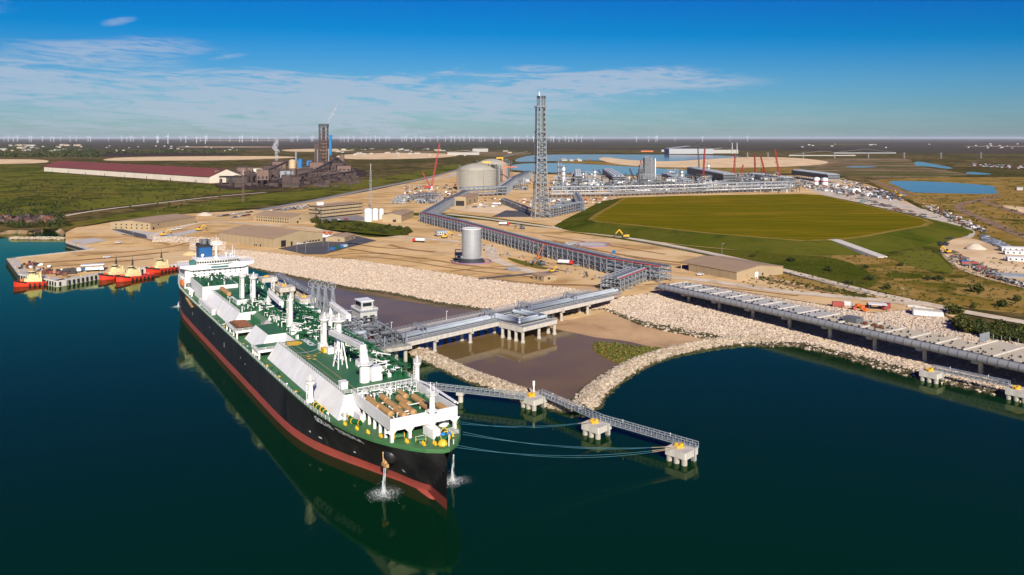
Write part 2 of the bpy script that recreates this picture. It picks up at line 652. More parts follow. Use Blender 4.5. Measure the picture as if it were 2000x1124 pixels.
def bank(name, top, bot, m, z1=LAND, z0=-1.2, n=10, power=1.0):
    """a slope between two lines of the photograph"""
    tw = [P(u, v, z1) for u, v in top]
    bw = [P(u, v, 0.0) for u, v in bot]

    def resample(w, k):
        d = [0]
        for a, b in zip(w[:-1], w[1:]):
            d.append(d[-1] + (b - a).length)
        out = []
        for i in range(k):
            t = d[-1] * i / (k - 1)
            j = 0
            while j < len(d) - 2 and d[j + 1] < t:
                j += 1
            f = (t - d[j]) / max(1e-6, d[j + 1] - d[j])
            out.append(w[j].lerp(w[j + 1], f))
        return out
    K = 60
    tw, bw = resample(tw, K), resample(bw, K)
    vs, fs = [], []
    for i in range(K):
        e = bw[i] + (bw[i] - tw[i]).normalized() * 3.5
        e.z = z0
        for j in range(n):
            f = j / (n - 1)
            w = tw[i].lerp(bw[i], f)
            w.z = z1 * (1 - f) ** power
            vs.append(w)
        vs.append(e)
    for i in range(K - 1):
        for j in range(n):
            a = i * (n + 1) + j
            fs.append((a, a + 1, a + n + 2, a + n + 1))
    o = link_mesh(name, vs, fs, m)
    return setp(o, kind='structure'), tw, bw


ROCKS = []       # (points, sizes)


def scatter(tw, bw, spacing, size, f0=0.0, f1=1.08, lift=0.15, power=1.0):
    """rock places over a bank"""
    pts, sz = [], []
    K = len(tw)
    for i in range(K - 1):
        a, b, c, d = tw[i], tw[i + 1], bw[i], bw[i + 1]
        area = ((b - a).length + (d - c).length) / 2 * ((c - a).length + (d - b).length) / 2 * (f1 - f0)
        k = int(area / spacing ** 2)
        for _ in range(k):
            s, f = random.random(), random.uniform(f0, f1)
            p = a.lerp(b, s).lerp(c.lerp(d, s), f)
            if power != 1.0:
                p.z = LAND * max(0.0, 1 - f) ** power
            q = size * random.uniform(.55, 1.35)
            pts.append((p.x, p.y, p.z + lift * q))
            sz.append(q)
    return pts, sz


def rock_field(name, pts, sz, m, label):
    """many small boulders of eight distorted corners in one mesh"""
    base = np.array([(x, y, z) for x in (-1, 1) for y in (-1, 1) for z in (-1, 1)], float) * .5
    quads = np.array([(0, 1, 3, 2), (4, 6, 7, 5), (0, 4, 5, 1), (2, 3, 7, 6), (0, 2, 6, 4), (1, 5, 7, 3)])
    pts, sz = np.array(pts), np.array(sz)
    n = len(pts)
    v = base[None] + rng.uniform(-.22, .22, (n, 8, 3))
    v *= (sz[:, None] * rng.uniform(.7, 1.25, (n, 3)) * np.array([1.1, 1.1, .75]))[:, None, :]
    an = rng.uniform(0, 6.28, n)
    tl = rng.uniform(-.5, .5, n)
    ca, sa, ct, st = np.cos(an), np.sin(an), np.cos(tl), np.sin(tl)
    x, y, z = v[..., 0].copy(), v[..., 1].copy(), v[..., 2].copy()
    y, z = y * ct[:, None] - z * st[:, None], y * st[:, None] + z * ct[:, None]
    x, y = x * ca[:, None] - y * sa[:, None], x * sa[:, None] + y * ca[:, None]
    v = np.stack([x, y, z], -1) + pts[:, None, :]
    f = (quads[None] + (np.arange(n) * 8)[:, None, None]).reshape(-1, 4)
    me = bpy.data.meshes.new(name)
    me.from_pydata(v.reshape(-1, 3).tolist(), [], f.tolist())
    at = me.attributes.new('tint', 'FLOAT', 'FACE')
    tint = .16 + .84 * rng.random(n)
    wet = pts[:, 2] < .10 + .18 * rng.random(n)          # weed and wet stain between the tide marks
    tint[wet] = .10 * rng.random(int(wet.sum()))
    at.data.foreach_set('value', np.repeat(tint, 6).astype(np.float32))
    me.update()
    me.materials.append(MATS[m])
    o = bpy.data.objects.new(name, me)
    COL.objects.link(o)
    return setp(o, label, 'rocks', kind='stuff')


def rock_mat(name, c0, c1, c2, weed=False):
    m = bpy.data.materials.new(name)
    m.use_nodes = True
    nt = m.node_tree
    b = nt.nodes['Principled BSDF']
    b.inputs['Roughness'].default_value = .9
    b.inputs['Specular IOR Level'].default_value = .2
    a = nt.nodes.new('ShaderNodeAttribute')
    a.attribute_name = 'tint'
    r = nt.nodes.new('ShaderNodeValToRGB')
    r.color_ramp.elements[0].color = (*c0, 1)
    r.color_ramp.elements[1].color = (*c2, 1)
    e = r.color_ramp.elements.new(.5)
    e.color = (*c1, 1)
    if weed:
        r.color_ramp.elements[0].position = .15
        e = r.color_ramp.elements.new(.10)
        e.color = (.085, .070, .032, 1)
        e = r.color_ramp.elements.new(0.0)
        e.color = (.045, .042, .020, 1)
    nt.links.new(a.outputs['Fac'], r.inputs[0])
    nt.links.new(r.outputs[0], b.inputs['Base Color'])
    MATS[name] = m


rock_mat('rock', (.41, .315, .225), (.50, .395, .29), (.58, .485, .38), True)
rock_mat('dark_rock', (.27, .21, .145), (.39, .31, .22), (.49, .415, .32), True)

topA = [(425, 497), (440, 488), (480, 490), (540, 496), (575, 500), (640, 505), (690, 507.5), (740, 515), (800, 524), (850, 531), (900, 539), (950, 546), (1000, 553), (1060, 558), (1110, 563), (1150, 571), (1200, 582)]
botA = [(395, 530), (440, 521), (485, 522), (520, 530), (560, 537), (620, 549), (680, 562), (720, 567), (760, 572), (800, 580), (850, 591), (900, 598), (960, 606), (1040, 616), (1100, 616), (1150, 607), (1180, 604)]
_, ta, ba = bank('bank', topA, botA, 'bank')
p1, s1 = scatter(ta, ba, .92, .80)
topB = [(1200, 582), (1290, 572), (1345, 556), (1380, 559), (1440, 569), (1540, 585), (1640, 601), (1700, 612), (1780, 605), (1830, 608), (1880, 645), (2000, 672), (2150, 705), (2400, 760)]
botB = [(1180, 604), (1260, 632), (1330, 645), (1395, 658), (1440, 666), (1480, 671), (1560, 672), (1640, 690), (1720, 710), (1800, 731), (1900, 754), (2000, 778), (2150, 815), (2400, 880)]
_, tb, bb = bank('bank', topB, botB, 'bank', power=1.05)
p2, s2 = scatter(tb, bb, .9, .88, .02, power=1.05)
p2, s2 = zip(*[(p, s) for p, s in zip(p2, s2) if p[0] < 330])
rock_field('riprap', p1, s1, 'rock', 'pale riprap rocks covering the wide slope behind the ship')
rock_field('riprap', p2, s2, 'rock', 'pale riprap rocks on the shore below the long unfinished trestle')
# rocks lying on the flat beside the left quay
hp, hs_ = [], []
for _ in range(3200):
    u, v = random.uniform(300, 440), random.uniform(463, 489)
    w = P(u, v)
    if v - 463 > (u - 300) * .02 and not (300 < u < 372 and v > 474):
        hp.append((w.x, w.y, w.z + .1))
        hs_.append(random.uniform(.8, 2.0))
rock_field('riprap', hp, hs_, 'rock', 'pale rocks spread over the flat behind the ship bridge')


def groyne(line, wt_, h, label, spacing=.70, size=.9):
    """a rock bar in the water: a ridge and its boulders"""
    pts = [P(u, v, 0.0) for u, v in line]
    n = len(pts)
    L, C, Rr = [], [], []
    for i in range(n):
        d = (pts[min(n - 1, i + 1)] - pts[max(0, i - 1)]).normalized()
        nr = Vector((-d.y, d.x, 0))
        w = wt_ * (.6 if i in (0, n - 1) else 1)
        L.append(pts[i] + nr * w + Vector((0, 0, -.8)))
        Rr.append(pts[i] - nr * w + Vector((0, 0, -.8)))
        C.append(pts[i] + Vector((0, 0, h)))
    vs = L + C + Rr
    fs = [(i, n + i, n + i + 1, i + 1) for i in range(n - 1)] + [(n + i, 2 * n + i, 2 * n + i + 1, n + i + 1) for i in range(n - 1)]
    o = link_mesh('rock_bar', vs, fs, 'bank')
    setp(o, kind='structure')
    a, s_ = scatter(C, L, spacing, size, 0, 1.0, .25)
    b, t_ = scatter(C, Rr, spacing, size, 0, 1.0, .25)
    rock_field('riprap', a + b, s_ + t_, 'dark_rock', label)


_, tl_, bl_ = bank('bank', [(-1800, 500), (-600, 470), (-120, 458), (0, 452), (30, 449), (60, 451), (90, 444), (118, 446), (128, 455)], [(-1800, 512), (-600, 478), (-120, 464), (0, 459), (30, 456), (60, 458), (90, 451), (112, 453), (124, 462)], 'brown_earth')
groyne(smooth_line([(800, 684), (835, 696), (880, 718), (930, 740), (970, 754), (1020, 772), (1075, 787), (1125, 803)], 1, False), 6.5, 2.4, 'straight rock bar running from the trestle to the walkway')
groyne(smooth_line([(1140, 800), (1150, 778), (1180, 750), (1240, 712), (1300, 691), (1360, 678), (1430, 668), (1500, 664)], 1, False), 6.8, 2.3, 'curved rock bar enclosing the brown lagoon')
groyne([(540, 557), (590, 578), (640, 602), (690, 632), (735, 655)], 5.0, 2.2, 'rock bar behind the loading arms')
groyne([(20, 467.5), (60, 467.5), (100, 467.5), (128, 468)], 6.0, 2.0, 'thin rock bar in front of the left inlet')

# brown lagoon, tidal flat, sand
zone('water', [(520, 529), (560, 534), (640, 550), (700, 562), (800, 578), (860, 592), (940, 602), (1080, 618), (1180, 604), (1290, 636), (1400, 659), (1380, 674), (1300, 690), (1240, 712), (1180, 750), (1145, 790), (1120, 800), (1020, 772), (930, 740), (880, 718), (835, 696), (800, 684), (735, 655), (690, 632), (640, 602), (590, 578), (540, 557)],
     'lagoon_water', 0, 0, z=.03)
zone('tidal_flat', [(1040, 626), (1085, 612), (1130, 606), (1175, 600), (1230, 620), (1300, 637), (1395, 657), (1370, 668), (1320, 676), (1280, 682), (1250, 672), (1210, 664), (1165, 660), (1120, 650), (1070, 640)], 'wet_sand', 0, 2, z=.07)
zone('tidal_flat', [(1060, 616), (1110, 604), (1172, 596), (1190, 606), (1150, 618), (1100, 628)], 'sand', 0, 2, z=.11)
zone('tidal_flat', [(540, 531), (700, 561), (800, 577), (880, 594), (950, 604), (880, 604), (790, 588), (700, 574), (620, 556), (560, 541)], 'mud', 0, 2, z=.07)

# ------------------------------------------------------------------ zones of the land
zone('field', [(-700, 322), (20, 320), (84, 324), (90, 337), (250, 351), (425, 363), (520, 374), (440, 384), (330, 393), (220, 405), (140, 414), (60, 420), (-100, 428), (-700, 450)], 'grass', 1)
zone('field', [(60, 448), (130, 437), (200, 425), (330, 405), (450, 388), (640, 364), (820, 335), (890, 320), (912, 318), (900, 330), (840, 350), (700, 374), (560, 395), (440, 411), (330, 419), (240, 430), (150, 446)], 'grass', 2)
zone('field', [(640, 300), (880, 312), (905, 320), (840, 334), (700, 352), (600, 345)], 'prairie', 1)
zone('ore_yard', [(415, 362), (470, 338), (560, 328), (700, 328), (725, 340), (690, 350), (600, 362), (500, 372), (430, 370)], 'ore_ground', 3)
zone('sand_flat', [(-300, 321), (-300, 314), (40, 311), (100, 313), (86, 321)], 'pale_sand', 2)
zone('sand_flat', [(195, 312), (240, 307), (420, 305.5), (540, 305), (600, 308), (430, 314), (330, 314), (215, 315)], 'pale_sand', 2)
zone('sand_flat', [(545, 293), (600, 291), (700, 291), (690, 295), (640, 297), (560, 296.5)], 'pale_sand', 2)
zone('sand_flat', [(655, 303), (740, 299), (860, 299), (905, 301), (880, 308), (760, 312), (660, 311)], 'pale_sand', 2)
zone('sand_flat', [(620, 297), (750, 295), (1000, 296), (1050, 300), (1000, 306), (920, 306), (880, 300), (760, 299)], 'brown_earth', 2)
zone('dark_field', [(110, 304), (250, 298), (470, 299), (480, 303), (250, 306), (150, 308)], 'ore_ground', 1)

# sandy works area
yard = [(128, 474), (128, 455), (150, 444), (215, 432), (330, 420), (440, 414), (520, 408), (620, 391), (720, 374), (830, 351), (890, 334), (905, 328), (960, 333), (1060, 341), (1250, 344), (1420, 346), (1560, 343), (1640, 348), (1700, 362), (1760, 388), (1830, 425), (1850, 445), (1830, 452), (1700, 480),
        (1500, 506), (1560, 530), (1700, 568), (1860, 600), (1880, 628), (1840, 612), (1780, 604), (1700, 611), (1640, 600), (1540, 584), (1440, 568), (1380, 558), (1345, 555), (1290, 571), (1200, 581), (1150, 570), (1110, 562), (1060, 557), (1000, 552), (950, 545), (900, 538), (850, 530), (800, 523), (740, 514), (690, 506.5),
        (640, 504), (575, 499), (540, 495), (480, 489), (440, 487), (425, 495), (395, 511), (352, 515.5), (207, 532.5), (112, 549.5), (36, 535.5), (13.5, 505.5), (175, 487.5)]
zone('works_yard', yard, 'sand', 2, 0)
# dunes, ponds and reservoirs beyond the works
zone('water', [(994, 328), (1005, 320), (1085, 318.5), (1150, 321), (1253, 327), (1310, 331), (1362, 336), (1390, 343), (1250, 343), (1100, 339), (1000, 333)], 'pond_water', 3)
zone('water', [(1003, 313), (1030, 304), (1080, 302), (1272, 302), (1435, 304.5), (1456, 309), (1320, 318), (1215, 318), (1165, 313), (1080, 315), (1010, 317)], 'reservoir_water', 3)
zone('sand_flat', [(1164, 310), (1185, 307), (1215, 312), (1300, 317), (1400, 310), (1470, 306.5), (1570, 309), (1640, 319), (1520, 328), (1300, 328), (1200, 322)], 'pale_sand', 4)
zone('reed_bed', [(1060, 317), (1165, 314), (1200, 321), (1300, 328), (1500, 329), (1660, 322), (1700, 330), (1560, 338), (1420, 343), (1360, 336), (1253, 327), (1150, 320.5)], 'rough_grass', 2)
zone('sand_flat', [(1560, 314), (1660, 308), (1780, 309), (1784, 324), (1880, 338), (1900, 343), (1800, 348), (1640, 345), (1560, 337)], 'brown_earth', 3)
zone('water', [(1786, 316), (1800, 316), (1830, 322), (1866, 329), (1850, 330.5), (1820, 326), (1785, 324)], 'pond_water', 4)
zone('water', [(1884, 337), (1900, 336), (1940, 340), (1930, 341.5), (1890, 341)], 'pond_water', 4)
zone('water', [(1650, 325), (1720, 325), (1700, 327.5), (1655, 327.5)], 'pond_water', 4)
zone('water', [(1728, 353.5), (1790, 354), (1860, 357), (1947, 363.5), (1940, 370), (1956, 379), (1900, 379), (1810, 377), (1779, 376), (1755, 365)], 'pond_water', 3)
zone('field', [(1690, 350), (1900, 345), (2400, 352), (2400, 640), (2000, 614), (1860, 600), (1700, 566), (1560, 528), (1500, 505), (1700, 478), (1840, 452), (1860, 440), (1780, 390), (1720, 366)], 'rough_grass', 1)
zone('gravel_yard', [(1540, 346), (1600, 349), (1660, 362), (1740, 386), (1800, 408), (1880, 434), (1908, 452), (1898, 468), (1868, 462), (1815, 441), (1720, 410), (1600, 382)], 'gravel', 4)
zone('gravel_yard', [(1830, 490), (1862, 464), (1905, 466), (2000, 496), (2250, 560), (2250, 640), (2010, 566), (1930, 546), (1868, 526)], 'pale_sand', 4)
strip_px('road', [(2250, 545), (2000, 463), (1928, 432), (1872, 409), (1872, 399), (1914, 391), (1955, 382)], 14, 'brown_road', 5)
strip_px('road', [(1914, 392), (2000, 420), (2200, 480)], 12, 'brown_road', 5)
zone('sand_flat', [(1940, 400), (2000, 404), (2200, 440), (2200, 470), (2000, 422)], 'pale_sand', 3)
strip_px('road', [(1700, 352), (1730, 362), (1778, 382)], 16, 'brown_road', 5)
# roads of the works
strip_px('road', [(505, 411), (620, 391), (700, 374), (830, 349), (900, 331), (1000, 302), (1030, 296)], 17, 'grey_road', 5)
strip_px('road', [(830, 352), (880, 345), (893, 338)], 14, 'pale_concrete', 4)
strip_px('road', [(870, 418), (950, 427), (1090, 446), (1230, 465), (1330, 483), (1450, 508), (1560, 535), (1700, 572), (1860, 605), (2000, 629), (2300, 685)], 10, 'dirt_road', 6)
strip_px('road', [(1210, 552), (1300, 540), (1380, 548), (1500, 566), (1620, 578), (1720, 586), (1800, 596)], 11, 'dirt_road', 5)
strip_px('road', [(1080, 545), (1000, 520), (960, 506), (960, 480), (880, 470), (760, 462), (660, 452), (600, 446), (480, 436), (400, 432), (320, 452), (290, 463)], 10, 'dirt_road', 5)
zone('verge', [(690, 418), (820, 415), (905, 418), (1030, 434), (1090, 444), (1060, 446), (900, 424)], 'lush', 4)
zone('verge', [(1350, 525), (1500, 520), (1560, 540), (1700, 580), (1770, 592), (1700, 588), (1560, 556), (1480, 530)], 'rough_grass', 3)
zone('verge', [(985, 500), (1050, 518), (1075, 524), (1060, 528), (1000, 512)], 'grass', 4)
zone('thicket_ground', [(600, 444), (640, 432), (700, 430), (800, 447), (812, 455), (740, 466), (690, 458)], 'lush', 5)
zone('parking_lot', [(543, 485.5), (596, 497), (635, 496.5), (680, 484), (735, 470), (700, 462), (660, 456), (632, 462), (614, 472)], 'asphalt', 6, 0)
zone('apron', [(612, 428), (640, 436), (720, 430), (700, 420)], 'grey_road', 5, 0)
zone('apron', [(218, 452), (262, 449), (330, 458), (380, 448), (392, 452), (330, 466), (290, 468)], 'pale_concrete', 4, 0)
zone('apron', [(217, 448), (235, 447), (285, 459), (288, 466), (268, 463)], 'asphalt', 6, 0)
zone('apron', [(960, 424), (988, 411), (1034, 413), (1036, 424)], 'asphalt', 5, 0)
zone('apron', [(860, 404), (960, 398), (1040, 410), (1000, 420), (910, 414)], 'pale_sand', 4)
zone('apron', [(132, 470), (185, 465), (208, 470), (164, 478)], 'pale_concrete', 6, 0)
zone('puddle_ground', [(980, 524), (1000, 521), (1024, 528), (1000, 531)], 'stain_concrete', 6)
strip_px('railway_bank', [(-300, 442), (0, 428), (130, 416), (280, 399), (400, 385), (470, 378), (560, 373)], 15, 'ore_ground', 6)
strip_px('road', [(100, 427), (180, 412), (300, 398), (420, 384), (520, 376)], 8, 'dirt_road', 7)

zone('field', [(1095, 452), (1230, 470), (1330, 489), (1450, 514), (1560, 541), (1660, 566), (1720, 560), (1700, 530), (1640, 505), (1560, 497), (1400, 486), (1250, 470), (1110, 452)], 'lush', 3)
zone('field', [(1700, 480), (1800, 458), (1850, 452), (1860, 462), (1832, 490), (1868, 527), (1850, 540), (1780, 520), (1720, 500)], 'grass', 3)
zone('reed_bed', [(1722, 538), (1745, 531), (1800, 536), (1806, 543), (1770, 546)], 'lush', 4)
# vehicle tracks and damp streaks in the sand
for _k, _t in enumerate(([(680, 486), (740, 495), (830, 505), (900, 517), (990, 527)], [(700, 500), (790, 508), (880, 524), (960, 533), (1040, 541)], [(760, 478), (800, 488), (850, 492)], [(690, 476), (740, 484), (790, 486)], [(880, 530), (960, 521), (1050, 519), (1110, 531)],
                         [(1080, 470), (1180, 492), (1280, 508), (1380, 518)], [(1060, 460), (1180, 478), (1300, 497)], [(1220, 500), (1300, 515), (1360, 520)], [(60, 515), (160, 508), (260, 500), (330, 492)], [(90, 522), (200, 513), (300, 505)], [(150, 500), (250, 492), (330, 484), (380, 470)], [(960, 545), (1060, 556), (1130, 556), (1200, 562)],
                         [(640, 500), (700, 494), (760, 496)], [(1260, 556), (1330, 552), (1420, 562), (1560, 578)], [(1500, 545), (1560, 562), (1640, 574)], [(240, 458), (300, 470), (330, 478)])):
    strip_px('wheel_track', _t, (3.5, 2.2, 5.0)[_k % 3], 'track', 6 + (_k % 3) * .3, 2)

# long fields of the far plain
random.seed(303)
for _k in range(34):
    _u0 = random.uniform(-200, 1900)
    _v = random.uniform(274.5, 299)
    _w = random.uniform(60, 420)
    _h = random.uniform(.5, 1.6) * (_v - 270) / 18
    zone('far_field', [(_u0, _v), (_u0 + _w * .5, _v - _h * .3), (_u0 + _w, _v), (_u0 + _w * .95, _v + _h), (_u0 + _w * .4, _v + _h * 1.2), (_u0 + 5, _v + _h)], random.choice(['farmland', 'ore_ground', 'prairie', 'grass', 'brown_earth', 'farmland', 'pale_sand']), 1.2 + _k * .1, 1)

# grass-covered storage mound with a flat top
mt = [(1218, 386), (1330, 382.5), (1560, 379), (1606, 381), (1720, 407), (1812, 429), (1824, 435), (1812, 441), (1690, 463), (1632, 470), (1560, 470.5), (1380, 456), (1250, 441.5), (1166, 433.5), (1147, 429), (1158, 421)]
MZ = 12.0
mw = []
_mw = [tuple(P(u, v, MZ).xy) for u, v in mt]
for _i, _a in enumerate(_mw):
    _b = _mw[(_i + 1) % len(_mw)]
    for _k in range(4):
        _f = _k / 4
        _j = 0.0 if _k == 0 else 1.2
        mw.append((_a[0] + (_b[0] - _a[0]) * _f + random.uniform(-_j, _j), _a[1] + (_b[1] - _a[1]) * _f + random.uniform(-_j, _j)))


def offset_poly(pts, d):
    n = len(pts)
    out = []
    for i in range(n):
        a, b = Vector(pts[i - 1]), Vector(pts[(i + 1) % n])
        t = (b - a).normalized()
        out.append((pts[i][0] - t.y * d, pts[i][1] + t.x * d))
    return out


if sum(mw[i][0] * mw[(i + 1) % len(mw)][1] - mw[(i + 1) % len(mw)][0] * mw[i][1] for i in range(len(mw))) < 0:
    mw = mw[::-1]
inner = offset_poly(mw, 6)
outer = offset_poly(mw, -38)
n = len(mw)
setp(sheet('mound_top', inner, 'plateau_grass', MZ), kind='structure')
setp(link_mesh('mound_path', [(p[0], p[1], MZ) for p in inner] + [(p[0], p[1], MZ - .1) for p in mw], [(n + i, n + (i + 1) % n, (i + 1) % n, i) for i in range(n)], 'mown_path'), kind='structure')
setp(link_mesh('mound_slope', [(p[0], p[1], MZ - .1) for p in mw] + [(p[0], p[1], LAND + .2) for p in outer], [(n + i, n + (i + 1) % n, (i + 1) % n, i) for i in range(n)], 'lush'), kind='structure')

# concrete ramp up the side of the mound
ra, rb = P(1630, 469, MZ), P(1724, 503, LAND + .4)
rd = (rb - ra)
rn = Vector((-rd.y, rd.x, 0)).normalized() * 5.0
rv = []
for f_ in np.linspace(-.06, 1, 12):
    c_ = ra.lerp(rb, f_)
    c_.z = min(MZ + .25, c_.z + .55)
    for s_ in (-1, 1):
        rv += [tuple(c_ + rn * s_), (c_.x + rn.x * s_, c_.y + rn.y * s_, LAND - .5)]
rf_ = []
for i in range(11):
    a_ = i * 4
    rf_ += [(a_, a_ + 4, a_ + 6, a_ + 2), (a_ + 1, a_ + 5, a_ + 4, a_), (a_ + 2, a_ + 6, a_ + 7, a_ + 3)]
rf_.append((44, 45, 47, 46))
setp(link_mesh('ramp', rv, rf_, 'pale_concrete'), kind='structure')

# ------------------------------------------------------------------ paints and metals
mat('white_paint', (.80, .79, .77), .45, c2=(.70, .68, .65), scale=.25)
mat('ship_white', (.78, .77, .75), .5, c2=(.66, .63, .59), scale=.18, stretch=(1, 1, .25))
mat('black_paint', (.007, .007, .009), .45, c2=(.026, .023, .023), scale=.5, stretch=(.35, .35, .04))
mat('boot_red', (.37, .060, .042), .6, c2=(.27, .055, .038), scale=.15, stretch=(.4, 1, 1))
mat('boot_scum', (.36, .10, .055), .7, c2=(.36, .22, .08), scale=.5)
mat('deck_green', (.018, .130, .044), .6, c2=(.030, .120, .050), scale=.12)
mat('bow_green', (.040, .150, .045), .6, c2=(.060, .145, .055), scale=.2)
mat('pipe_green', (.008, .105, .030), .5, c2=(.004, .055, .018), scale=.6)
mat('yellow_paint', (.75, .46, .02), .5, c2=(.66, .36, .02), scale=.5)
mat('orange_paint', (.72, .16, .02), .5)
mat('red_paint', (.55, .02, .015), .5, c2=(.42, .02, .015), scale=.4)
mat('blue_paint', (.008, .085, .25), .45, c2=(.006, .065, .19), scale=.3)
mat('bright_blue', (.01, .22, .62), .45)
mat('glass_dark', (.010, .013, .016), .12, c2=(.02, .025, .03), scale=.8)
mat('tan_lagging', (.46, .27, .10), .7, c2=(.36, .20, .07), scale=.6)
mat('teal_paint', (.04, .17, .16), .5)
mat('steel', (.33, .36, .39), .5, .2, c2=(.25, .275, .30), scale=.3)
mat('galvanised', (.29, .31, .335), .55, .2, c2=(.215, .23, .25), scale=.4)
mat('dull_steel', (.17, .175, .185), .6, .2, c2=(.10, .105, .11), scale=.4)
mat('pipe_silver', (.33, .37, .41), .6, .1, c2=(.26, .295, .33), scale=.2)
mat('dark_steel', (.035, .036, .040), .55, .2, c2=(.06, .06, .06), scale=.3)
mat('rust', (.20, .075, .03), .85, c2=(.12, .045, .025), scale=.5)
mat('rubber', (.012, .012, .013), .8)
mat('text_white', (.82, .82, .82), .5)


def add_streaks(name, col, sx, sz, lo, hi, strength):
    """rust runs: a second, vertically drawn noise over a paint"""
    nt = MATS[name].node_tree
    b = nt.nodes['Principled BSDF']
    old = b.inputs['Base Color'].links[0].from_socket
    t = nt.nodes.new('ShaderNodeTexCoord')
    mp = nt.nodes.new('ShaderNodeMapping')
    mp.inputs['Scale'].default_value = (sx, sx, sz)
    nt.links.new(t.outputs['Object'], mp.inputs[0])
    n = nt.nodes.new('ShaderNodeTexNoise')
    n.inputs['Scale'].default_value = 1.0
    n.inputs['Detail'].default_value = 6
    n.inputs['Roughness'].default_value = .7
    nt.links.new(mp.outputs[0], n.inputs['Vector'])
    r = nt.nodes.new('ShaderNodeMapRange')
    r.inputs['From Min'].default_value = lo
    r.inputs['From Max'].default_value = hi
    r.inputs['To Max'].default_value = strength
    nt.links.new(n.outputs[0], r.inputs['Value'])
    mx = nt.nodes.new('ShaderNodeMix')
    mx.data_type = 'RGBA'
    nt.links.new(r.outputs[0], mx.inputs[0])
    nt.links.new(old, mx.inputs[6])
    mx.inputs[7].default_value = (*col, 1)
    nt.links.new(mx.outputs[2], b.inputs['Base Color'])


add_streaks('black_paint', (.085, .060, .050), .55, .045, .56, .74, .8)
add_streaks('ship_white', (.50, .38, .27), .9, .10, .58, .76, .55)
add_streaks('boot_red', (.20, .10, .06), .5, .25, .54, .72, .7)
add_streaks('deck_green', (.075, .085, .045), .25, .25, .56, .72, .5)
add_streaks('bow_green', (.10, .085, .05), .35, .35, .57, .72, .5)


def text_mesh(name, s, size, m, parent, matrix, align='CENTER'):
    cu = bpy.data.curves.new(name, 'FONT')
    cu.body = s
    cu.size = size
    cu.align_x = align
    cu.extrude = .01
    cu.offset = .035 * size
    cu.resolution_u = 2
    tmp = bpy.data.objects.new(name + '_src', cu)
    COL.objects.link(tmp)
    dg = bpy.context.evaluated_depsgraph_get()
    me = bpy.data.meshes.new_from_object(tmp.evaluated_get(dg))
    bpy.data.objects.remove(tmp)
    me.materials.clear()
    me.materials.append(MATS[m])
    o = bpy.data.objects.new(name, me)
    COL.objects.link(o)
    o.parent = parent
    o.matrix_local = matrix
    return o


# ------------------------------------------------------------------ the gas carrier
SHO = P(491, 767, 0)
_h = R(-58.657 + 0.65)
SHD = Vector((math.cos(_h), math.sin(_h), 0))
SHP = Vector((-math.sin(_h), math.cos(_h), 0))
HB = 21.0
sh_loc = SHO - SHD * 168 + SHP * (HB - .2)
ship = thing('gas_carrier', 'long black hulled gas carrier with green deck and white bridge moored at the jetty', 'ship', sh_loc, math.atan2(SHD.y, SHD.x))


def SW(x, y, z):
    """ship point to world"""
    return sh_loc + SHD * x + SHP * y + Vector((0, 0, z))


def interp(x, xs, ys):
    return float(np.interp(x, xs, ys))


def bw_(x):
    return interp(x, [-30, -25, -20, -10, 5, 30, 206, 217, 227, 239, 248, 257, 264, 270, 279, 286, 290, 306], [2, 12, 16, 19, 20.4, 21, 21, 20.7, 20.0, 17.9, 15.2, 12.0, 9.2, 7.0, 3.4, 1.4, 0, -9])


def bd_(x):
    return interp(x, [-30, -27, -24, -18, -5, 20, 235, 247, 260, 275, 284, 290, 296, 300, 302, 304], [0, 11, 16, 19, 20.6, 21, 21, 20.8, 19.6, 17.0, 14.2, 11.6, 8.2, 5.2, 2.6, -.5])


def zd_(x):
    return interp(x, [-30, 0, 40, 220, 260, 302], [16.2, 15.4, 15.0, 15.0, 15.6, 16.6])


def hbm(x, z):
    f = max(0.0, z / zd_(x))
    return max(0.0, bw_(x) + (bd_(x) - bw_(x)) * f ** 1.35)


xs = [-29, -28, -27, -26, -25, -24, -22, -20, -17, -14, -10, -5, 0, 8, 20, 40, 70, 100, 130, 160, 190, 205, 212, 218, 224, 230, 235, 240, 245, 250, 254, 258, 262, 266, 270, 273, 276, 279] + [280 + i for i in range(24)]


def hull_part(name, zs, m):
    vs, fs = [], []
    nz = len(zs)
    for side in (-1, 1):
        base = len(vs)
        for x in xs:
            for zf in zs:
                z = zf if zf <= 12 else 12 + (zd_(x) - 12) * (zf - 12) / 3.0
                vs.append((x, side * hbm(x, z), z))
        for i in range(len(xs) - 1):
            for j in range(nz - 1):
                a = base + i * nz + j
                q = (a, a + nz, a + nz + 1, a + 1)
                fs.append(q if side < 0 else q[::-1])
    return link_mesh(name, vs, fs, m, ship, True)


hull = hull_part('hull', [3.0, 4.5, 6, 8, 10, 12, 13.5, 15], 'black_paint')
hull_part('boot_topping', [-1.5, 0, 1.5, 3.0], 'boot_red')
# bulb
b = MB()
prof = [(.05, -12.4), (.9, -11.6), (1.4, -9.6), (1.7, -5), (1.8, 0), (1.8, 8)]
vs, fs = [], []
nn = 16
for (r, xx) in prof:
    for i in range(nn):
        t = 2 * math.pi * i / nn
        vs.append((284 - xx, r * math.cos(t), -1.0 + r * 1.05 * math.sin(t)))
for j in range(len(prof) - 1):
    for i in range(nn):
        k = (i + 1) % nn
        fs.append((j * nn + i, j * nn + k, (j + 1) * nn + k, (j + 1) * nn + i))
link_mesh('bulb', vs, fs, 'boot_red', ship, True)
